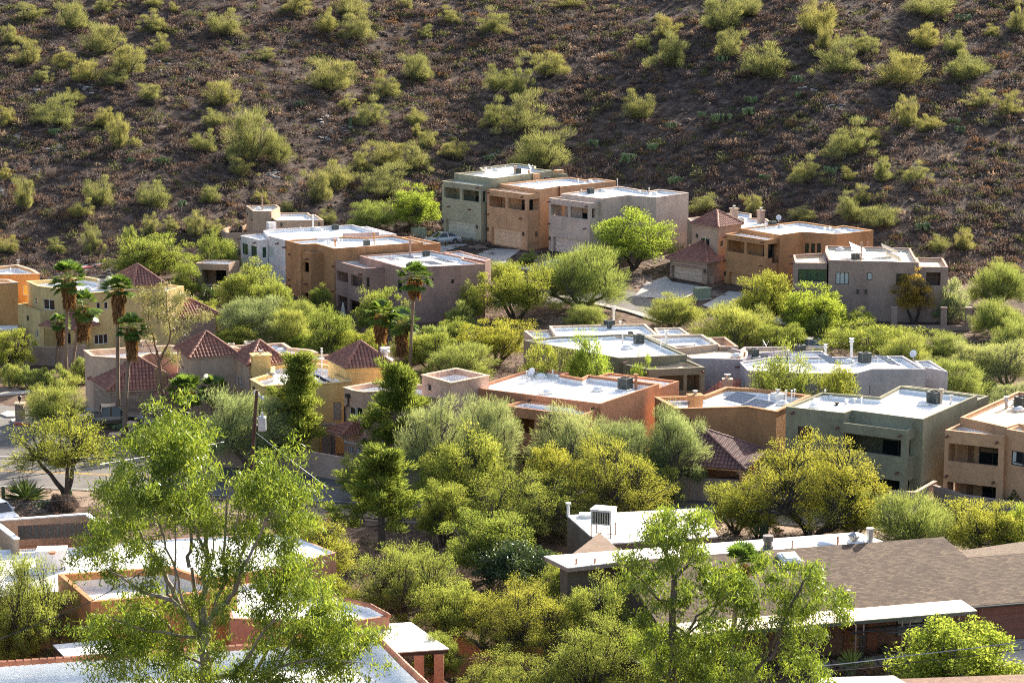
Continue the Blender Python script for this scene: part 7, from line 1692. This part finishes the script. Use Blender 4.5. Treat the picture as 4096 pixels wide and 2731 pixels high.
def sedan(loc, rz, paint, label, name='parked_car', h=1.42):
    o = empty(name, loc, label, 'car', None, rz); k = h / 1.42
    body(o, prof([(-2.25, .62), (-2.2, .92 * k), (-1.6, .98 * k), (1.0, .92 * k), (1.9, .80 * k), (2.2, .66), (2.28, .5)], 48), .24, .84, paint, (-1.35, 1.4), .31)
    cabin(o, [(-1.85, .95 * k), (-1.0, 1.36 * k), (-.6, 1.42 * k), (.1, 1.42 * k), (.35, 1.36 * k), (1.2, .93 * k)], .90 * k, .83, paint, [(-1.85, -1.0), (-.45, -.4), (1.2, .3)])
    for s_ in (-1, 1):
        m = MB(); m.box(-2.29, -2.18, s_ * .62 - .17, s_ * .62 + .17, .68, .86); m.obj('tail_light', REDL, o); m = MB(); m.box(2.12, 2.24, s_ * .6 - .18, s_ * .6 + .16, .56, .7); m.obj('headlight', WLAMP, o); m = MB(); m.box(.75, .9, s_ * .92 - .1, s_ * .92 + .1, .95 * k, 1.08 * k); m.obj('side_mirror', paint, o)
    wheels(o, (-1.35, 1.4), .31, .86); return o
g = ground(c5(955, 925)); pickup(g, rad(14), carpaint('grey_brown_car_paint', (.13, .115, .10)), 'grey pickup truck parked beside the palms at the blush house garage')
g = ground(c3(150, 795)); sedan(g, rad(205), carpaint('silver_car_paint', (.42, .45, .48)), 'silver sedan parked on the driveway of the sage house')
g = ground(c9(-20, 265)); sedan(g, rad(-55), carpaint('white_car_paint', (.70, .72, .75)), 'white car with dark windscreen cut off by the left edge'); g = ground(c8(770, 215)); sedan(g, rad(160), carpaint('pale_car_paint', (.5, .5, .48)), 'pale car half hidden behind the rooftop air conditioners', h=1.7)
# ---------------------------------------------------------------- small things
def pillar(c, x, y, w_, h, label, lamp=False, yt=None):
    g = ground(c(x, y)); o = empty('stone_pillar', g, label, 'pillar'); m = MB(); m.box(-w_, w_, -w_, w_, -.3, h); m.obj('shaft', S_STONE, o); m = MB(); m.box(-w_ - .1, w_ + .1, -w_ - .1, w_ + .1, h + .002, h + .12); m.obj('cap', S_BLUSH, o)
    if lamp:
        m = MB(); m.cyl((0, 0), .05, h + .12, h + .3, 6); m.tube([(0, 0, h + .3), (0, 0, h + .34), (0, 0, h + .62), (0, 0, h + .66), (0, 0, h + .8)], [.06, .12, .16, .18, .02], 6); m.obj('lantern', IRON, o)
pillar(c5, 178, 890, .36, 1.6, 'stone pillar with a black lantern on top at the side street', True); pillar(c5, 1005, 1045, .4, .45, 'low stone pillar nearest the road below the palms'); pillar(c5, 1152, 985, .3, .85, 'low stone pillar right of the palm trunks'); pillar(c5, 697, 520, .35, 1.4, 'stone pillar with small lantern behind the tall palms', True)
CACT = bark_mat('cactus_skin', (.045, .075, .035), (.10, .125, .06))
def saguaro(c, x, yt, yb, label, r=.25, arm=False, D=None):
    g = ground(c(x, yb)) ; h = aty(c(x, yt), g.y).z - g.z; o = empty('saguaro', g, label, 'cactus'); m = MB(); n = 14
    V = []; hs = [-.3, 0, h * .5, h * .85, h * .95, h]; rr = [r * .9, r * .9, r, r * .95, r * .7, r * .1]
    for z_, q in zip(hs, rr):
        for j in range(2 * n): an = math.pi * j / n; k = q * (1 if j % 2 else .84); V.append((math.cos(an) * k, math.sin(an) * k, z_))
    k = 2 * n; m.add(V, [(i * k + j, i * k + (j + 1) % k, (i + 1) * k + (j + 1) % k, (i + 1) * k + j) for i in range(5) for j in range(k)]); m.obj('stem', CACT, o)
    if arm: m = MB(); m.tube([(-r * .5, 0, h * .42), (-r * 1.5, 0, h * .45), (-r * 1.7, 0, h * .6), (-r * 1.7, 0, h * .78), (-r * 1.7, 0, h * .83)], [r * .5, r * .6, r * .62, r * .5, r * .1], 12); m.obj('arm', CACT, o)
    return o
saguaro(c12, 105, 340, 500, 'saguaro with a stubby left arm behind the white flat roof', .32, True); saguaro(c5, 30, 1445, 1560, 'thin saguaro by the road at the left edge', .14); saguaro(hl, 333, 300, 362, 'lone saguaro on the upper left hillside', .3); saguaro(hl, 1610, 535, 585, 'rusty barrel like saguaro on the mid hillside', .28); saguaro(hl, 1810, 800, 860, 'saguaro among palo verdes above the bright mesquite', .3); saguaro(c1, 330, 960, 1035, 'fat saguaro by the pale yellow house', .3); saguaro(c5, 968, 865, 925, 'short barrel cactus beside the palm trunk', .28); saguaro(hl, 1772, 650, 720, 'slim saguaro rising from the palo verde thicket', .25)
PAD = bark_mat('prickly_pear_pad', (.08, .13, .055), (.16, .21, .09))
def pear_mesh(seed):
    rr = random.Random(seed); m = MB(); pads = [(Vector((rr.uniform(-.7, .7), rr.uniform(-.5, .5), .12)), 0) for _ in range(9)]
    while pads:
        p, d = pads.pop(); a = rr.uniform(0, 3.14); tilt = rr.uniform(-.6, .6); M = Matrix.Translation(p) @ Matrix.Rotation(a, 4, 'Z') @ Matrix.Rotation(tilt, 4, 'Y'); L = rr.uniform(.28, .4); n = 10
        V = []
        for yy in (-.03, .03):
            for j in range(n): an = 2 * math.pi * j / n; V.append(M @ Vector((math.cos(an) * L * .42, yy, L * .5 + math.sin(an) * L * .52)))
        m.add(V, [tuple(range(n)), tuple(range(n, 2 * n))[::-1]] + [(j, (j + 1) % n, n + (j + 1) % n, n + j) for j in range(n)])
        if d < 2:
            for _ in range(rr.choice([1, 2, 2])): pads.append((M @ Vector((rr.uniform(-.1, .1), 0, L * .92)), d + 1))
    return m.mesh('prickly_pear', PAD)
PM = [pear_mesh(3), pear_mesh(8)]
pears = [(hl, 255, 620, 1.6), (hl, 870, 380, 1.2), (hl, 1380, 490, 1.4), (hl, 740, 755, 1.6), (hl, 840, 950, 1.4), (hl, 600, 745, 1.1), (hr, 530, 750, 2.4), (hr, 750, 850, 2.0), (hr, 960, 565, 2.4), (hr, 1090, 475, 1.8), (hr, 1310, 380, 1.8), (hr, 650, 690, 1.8), (hr, 1460, 805, 2.0), (hr, 385, 675, 1.8), (hr, 1090, 530, 2.0), (hr, 1320, 450, 1.5), (hr, 870, 540, 1.5), (hr, 735, 590, 1.5), (hr, 960, 285, 1.6), (hr, 1620, 570, 1.6), (hr, 2030, 570, 1.5), (hr, 1890, 1060, 1.8), (hr, 2070, 100, 2), (hr, 1165, 830, 1.5), (hr, 2060, 610, 1.5), (hl, 1880, 450, 1.2), (hl, 2250, 740, 1.5), (c5, 1040, 960, .9), (c9, 540, 75, 1.0), (c9, 350, 170, 1.2)]
pears.sort(key=lambda q: q[0](q[1], q[2])[0])
for i, (c, x, yy, s_) in enumerate(pears):
    g = ground(c(x, yy)); hill_ = c in (hl, hr); lab = f'blue green prickly pear clump on the hillside, {ords[i]} from the left edge' if i < 27 and hill_ else f'prickly pear clump, {ords[min(i, 28)]} counting from the left edge'
    o = empty('prickly_pear', g, lab, 'cactus', 'prickly pears', R.uniform(0, 6.28), (s_ * .75, s_ * .75, s_ * .5)); mesh_obj('pads', PM[i % 2], o)
# bougainvillea, clipped bush, cypresses, agave, umbrella
FLW = leaf_mat('magenta_bract', (.45, .015, .08), (.62, .05, .12), .4); CYP = leaf_mat('cypress_leaf', (.03, .05, .018), (.05, .075, .025), .3)
def bush(c, x, yt, yb, w_, label, mats, probs, name='flowering_bush', n=2600, bl=(.16, .09), flat=.8, cat='shrub', D=None):
    g = ground(c(x, yb)); W = w_ / 1.0; s_ = (c(x + w_, 0)[0] - c(x, 0)[0]) / F * g.y / CT; h = aty(c(x, yt), g.y).z - g.z; o = empty(name, g, label, cat)
    gg = np.random.default_rng(int(x)); d = unit(gg.normal(size=(n, 3))); d[:, 2] = np.abs(d[:, 2]) * 1.0; lump = 1 + .25 * np.sin(d[:, 0] * 5 + d[:, 2] * 4) * np.cos(d[:, 1] * 4); r = gg.uniform(.6, 1, (n, 1)) ** .5 * lump[:, None]
    P = d * r * np.array([s_ / 2, s_ / 2, h * .97]); q = blades(P, d + rand_dirs(n) * .8, bl[0] * gg.uniform(.6, 1.3, n), bl[1]); mi = gg.choice(len(mats), n, p=probs); mesh_obj('foliage', quad_mesh(name, q, mats, mi), o); m = MB(); m.tube([(0, 0, -.2), (0, 0, h * .6)], [.06, .03], 6); m.obj('stem', BARK['grey'], o); return o
bush(c8, 400, 1040, 1272, 170, 'magenta bougainvillea spilling over the wall right of the patio', [LM['mesquite'], FLW], [.4, .6]); bush(c7, 1860, 1300, 1490, 300, 'dark red bougainvillea in the shade left of the patio', [LM['citrus'], FLW], [.72, .28]); bush(c8, 2330, 1120, 1310, 230, 'round clipped dark green shrub at the right edge', [LM['citrus']], [1], 'clipped_shrub', 5000, (.12, .07)); bush(c5, 655, 480, 560, 60, 'orange flowering shrub by the palm trunks', [LM['mesquite'], leaf_mat('orange_petal', (.6, .12, .02), (.7, .2, .04), .4)], [.6, .4]); bush(c5, 535, 1215, 1265, 75, 'golden grass clump by the road', [LM['gold'], SCR[4]], [.6, .4], 'grass_clump', 1500, (.4, .03)); bush(c1, 1950, 445, 640, 200, 'dark clipped hedge below the covered patio', [LM['citrus']], [1], 'clipped_hedge', 4000, (.13, .08)); bush(c9, 500, 60, 170, 260, 'grey dry brush on the verge behind the iron railing', [SCR[1], SCR[0]], [.6, .4], 'dry_brush', 5000, (.35, .03)); bush(c12, 1490, 1060, 1250, 120, 'dark leafy wreath like bush at the porch end', [LM['citrus']], [1], 'shrub', 2500)
for x, yt, yb, lab in ((1013, 700, 1130, 'taller slim cypress against the grey green balcony'), (822, 785, 1150, 'shorter slim cypress left of the grey green balcony')):
    g = ground(c8(x, yb)); h = aty(c8(x, yt), g.y).z - g.z; o = empty('cypress_tree', g, lab, 'tree'); gg = np.random.default_rng(x); n = 2200; t = gg.uniform(.05, 1, n); a = gg.uniform(0, 6.283, n); r = .42 * np.sin(np.clip(t * 1.1 + .1, 0, 1) * np.pi) ** .6 * gg.uniform(.6, 1, n) * (1 - .45 * t); P = np.stack([np.cos(a) * r, np.sin(a) * r, t * h], 1); mesh_obj('crown', quad_mesh('cypress_crown', blades(P, np.array([0, 0, 1.0]) + gg.normal(size=(n, 3)) * .35, .3, .06), CYP), o); m = MB(); m.tube([(0, 0, -.2), (0, 0, h * .8)], [.07, .02], 6); m.obj('trunk', BARK['grey'], o)
def rosette(c, x, yb, s_, label, n=60, mat=None, name='agave'):
    g = ground(c(x, yb)); o = empty(name, g, label, 'agave'); gg = np.random.default_rng(int(x)); D = unit(gg.normal(size=(n, 3)) * np.array([1, 1, .5]) + np.array([0, 0, .55])); D[:, 2] = np.abs(D[:, 2]); mesh_obj('leaves', quad_mesh('agave_leaves', blades(D * s_ * .5 + np.array([0, 0, .1]), D, s_ * gg.uniform(.8, 1.1, n), s_ * .11), mat or LM['citrus']), o)
rosette(c5, 225, 1560, 1.9, 'large dark green agave beside the road at the left', 90); rosette(c5, 470, 1250, .5, 'pale small agave near the golden grass', 40, LM['wispy'])
p_ = ground(c2(1340, 1250)); h = aty(c2(1340, 1072), p_.y).z - p_.z; o = empty('patio_umbrella', p_, 'closed pale patio umbrella under the plum house balcony', 'umbrella'); m = MB(); m.tube([(0, 0, 0), (0, 0, h * .35)], .03, 6); m.cyl((0, 0), .25, 0, .08, 12); m.obj('pole', GALV, o); m = MB(); m.tube([(0, 0, h * .3), (0, 0, h * .34), (0, 0, h * .7), (0, 0, h * .97), (0, 0, h)], [.24, .27, .17, .06, .03], 8); m.obj('canopy', plain('pale_canvas', (.42, .40, .36), .9), o)
# utility boxes, bin, sign
def boxthing(c, x, yb, sx, sy, h, label, name, cat, mat, rz=.4):
    g = ground(c(x, yb)); o = empty(name, g, label, cat, None, rz); m = MB(); m.box(-sx / 2, sx / 2, -sy / 2, sy / 2, .1, h); m.obj('cabinet', mat, o); m = MB(); m.box(-sx / 2 - .04, sx / 2 + .04, -sy / 2 - .04, sy / 2 + .04, h + .002, h + .06); m.obj('lid', mat, o); m = MB(); m.box(-sx / 2 - .1, sx / 2 + .1, -sy / 2 - .1, sy / 2 + .1, -.1, .098); m.obj('base_slab', CONC, o); return o
UG = plain('pale_green_utility_paint', (.24, .28, .19), .6)
boxthing(c2, 2045, 470, 1.6, 1.2, 1.2, 'pale green transformer cabinet beside the silver sedan', 'utility_cabinet', 'utility box', UG); boxthing(c4, 465, 750, 1.6, 1.2, 1.2, 'pale green transformer cabinet between the two garage driveways', 'utility_cabinet', 'utility box', UG); boxthing(c3, 240, 1500, 1.9, .8, 1.3, 'dark red bins beside the plum house wall', 'rubbish_bin', 'bin', plain('dark_red_plastic', (.12, .02, .02), .5)); boxthing(c5, 920, 765, .7, .7, 1.1, 'blue bin behind the pickup truck', 'rubbish_bin', 'bin', plain('blue_plastic', (.03, .08, .20), .5))
g = ground(c8(555, 85)); o = empty('yard_sign', g, 'small white yard sign on the shaded bank', 'sign'); m = MB(); m.box(-.32, .32, -.015, .015, .35, .85); m.obj('board', PVC, o); m = MB(); m.tube([(-.2, 0, -.1), (-.2, 0, .4)], .012, 4); m.tube([(.2, 0, -.1), (.2, 0, .4)], .012, 4); m.obj('stakes', GALV, o)
m = MB()
for k in range(3): m.box(-.26, -.02 + .06 * k, -.022, -.016, .46 + k * .11, .50 + k * .11)
m.box(.08, .24, -.022, -.016, .46, .52); m.obj('lettering', IRON, o)
g = ground(c10(600, 410)); o = empty('marker_post', g, 'orange marker post by the road left of the big pine', 'marker post'); m = MB(); m.tube([(0, 0, 0), (-.12, 0, 1.2)], .06, 6); m.obj('post', plain('orange_plastic', (.75, .25, .02), .5), o)
# ---------------------------------------------------------------- rocks and pale ledges (uncountable)
def rock_patch(name, places, seed, mat, label, n, sz):
    rr = random.Random(seed); m = MB()
    for c, x, yy, w_, h_ in places:
        for _ in range(n):
            g = ground(c(x + rr.gauss(0, w_ / 2.6), yy + rr.gauss(0, h_ / 2.6))); s_ = sz * rr.uniform(.4, 1.4); V = []
            for z_, k in ((-.15, 1), (.12, .95), (.26, .6)):
                for j in range(6): an = j * math.pi / 3 + rr.uniform(-.3, .3); V.append(g + Vector((math.cos(an) * s_ * k * rr.uniform(.7, 1.2), math.sin(an) * s_ * k * rr.uniform(.7, 1.2), z_ * s_ * rr.uniform(.7, 1.2))))
            m.add(V, [(i * 6 + j, i * 6 + (j + 1) % 6, (i + 1) * 6 + (j + 1) % 6, (i + 1) * 6 + j) for i in range(2) for j in range(6)] + [tuple(range(12, 18))])
    tag(m.obj(name, mat), label, 'rocks', kind='stuff')
PALER = gmat('pale_ledge_rock', (.27, .24, .22), (.44, .40, .37), 1.5); DKR = gmat('dark_desert_rock', (.05, .036, .03), (.16, .115, .09), 1.2)
rock_patch('pale_rock_ledge', [(hl, 720, 310, 100, 40), (hl, 160, 420, 50, 20), (hl, 400, 405, 80, 30), (hl, 50, 630, 90, 25), (hl, 100, 800, 130, 60), (hl, 30, 890, 50, 40), (hl, 1490, 530, 60, 40), (hl, 1550, 590, 60, 20), (hl, 1500, 640, 60, 20), (hl, 2080, 610, 90, 30), (hl, 2280, 705, 60, 20), (hr, 1390, 400, 80, 30), (hr, 2150, 530, 120, 40), (hr, 1500, 490, 100, 40), (hl, 1890, 490, 60, 30), (hl, 270, 680, 60, 20), (hl, 1250, 800, 40, 20)], 4, PALER, 'pale rock ledges showing through the hillside scrub', 16, .34)
rock_patch('landscape_rock', [(c3, 1960, 990, 170, 70), (c3, 1860, 1110, 120, 50), (c3, 460, 820, 80, 25), (c3, 940, 930, 120, 60), (c3, 60, 640, 120, 60), (c5, 60, 610, 160, 20), (c9, 350, 160, 220, 60), (p3, 1700, 1150, 700, 120), (c4, 560, 720, 60, 20), (c2, 1900, 440, 250, 60), (c3, 1150, 1440, 500, 30), (c9, 150, 110, 200, 40)], 9, gmat('brown_landscape_rock', (.14, .095, .07), (.30, .22, .17), 1.5), 'brown landscape rocks along driveways and banks', 60, .3)
def dark_rocks():
    rr = random.Random(12); m = MB()
    for _ in range(5200):
        x, yy = hill_region(rr); g = Vector((x, yy, ground_h(x, yy))); s_ = rr.choice([.15, .2, .25, .35, .5]); V = []
        for z_, k in ((-.2, 1), (.35, .9), (.7, .45)):
            for j in range(5): an = j * 1.2566 + rr.uniform(-.3, .3); V.append(g + Vector((math.cos(an) * s_ * k * rr.uniform(.7, 1.2), math.sin(an) * s_ * k * rr.uniform(.7, 1.2), z_ * s_)))
        m.add(V, [(i * 5 + j, i * 5 + (j + 1) % 5, (i + 1) * 5 + (j + 1) % 5, (i + 1) * 5 + j) for i in range(2) for j in range(5)] + [tuple(range(10, 15))])
    tag(m.obj('hillside_rock', DKR), 'dark loose rocks scattered over the hillside', 'rocks', kind='stuff')
dark_rocks()
# low weeds and litter on the bare valley ground
HB_ = []
for B_ in BLOCKS: B_.finish()
bpy.context.view_layer.update()
for o in list(bpy.data.objects):
    if o.name.split('.')[0] == 'wall' and o.type == 'MESH': HB_.append([(v.co.x, v.co.y) for v in o.data.vertices][:0] or (min(v.co.x for v in o.data.vertices), max(v.co.x for v in o.data.vertices), min(v.co.y for v in o.data.vertices), max(v.co.y for v in o.data.vertices)))
def road_d(x, yy):
    best = 99
    for (ax, ay), (bx, by) in zip(road_line, road_line[1:]):
        t = max(0, min(1, ((x - ax) * (bx - ax) + (yy - ay) * (by - ay)) / ((bx - ax) ** 2 + (by - ay) ** 2))); best = min(best, math.hypot(x - ax - t * (bx - ax), yy - ay - t * (by - ay)))
    return best
def valley_ok(rr):
    while True:
        yy = rr.uniform(130, 306); x = rr.uniform(-.225, .225) * yy
        if road_d(x, yy) < 5.2: continue
        if any(a - .3 < x < b + .3 and c_ - .3 < yy < d + .3 for a, b, c_, d in HB_): continue
        if -66 < x < -36 and 190 < yy < 224: continue
        if -2 < x < 30 and 258 < yy < 300: continue
        if x > 26 and yy < 150: continue
        return x, yy
scrub('valley_weeds', 5200, 21, SCR, valley_ok, .75, 22, 'low dry weeds and brush on the bare ground between houses')
# ---------------------------------------------------------------- camera, light, world
cam = bpy.data.cameras.new('camera'); co = bpy.data.objects.new('camera', cam); COL.objects.link(co)
cam.lens = 85; cam.sensor_width = 36; cam.clip_end = 3000; cam.clip_start = 1
co.location = (0, 0, CAMH); co.rotation_euler = (math.pi / 2 - PITCH, 0, 0); scn.camera = co
sun = bpy.data.lights.new('sun', 'SUN'); sun.energy = 5.0; sun.angle = rad(.5); sun.color = (1, .90, .76)
so = bpy.data.objects.new('sun', sun); COL.objects.link(so)
sd = Vector((math.sin(SUN_AZ) * math.cos(SUN_EL), math.cos(SUN_AZ) * math.cos(SUN_EL), math.sin(SUN_EL)))
so.rotation_euler = sd.to_track_quat('Z', 'Y').to_euler(); so.location = (60, 100, 120)
w = bpy.data.worlds.new('World'); scn.world = w; w.use_nodes = True
nt = w.node_tree; sky = nt.nodes.new('ShaderNodeTexSky'); sky.sky_type = 'NISHITA'; sky.sun_disc = False
sky.sun_elevation = SUN_EL; sky.sun_rotation = SUN_AZ; sky.dust_density = 3.0; sky.ozone_density = .6
bg = nt.nodes['Background']; bg.inputs['Strength'].default_value = .10; nt.links.new(sky.outputs[0], bg.inputs['Color'])
vs = scn.view_settings; vs.view_transform = 'Standard'; vs.look = 'None'; vs.exposure = 1.7; vs.gamma = 1
scn.cycles.max_bounces = 8; scn.cycles.diffuse_bounces = 6; scn.cycles.pixel_filter_type = 'BLACKMAN_HARRIS'; scn.cycles.filter_width = 1.1; scn.cycles.transparent_max_bounces = 6; scn.cycles.use_denoising = False
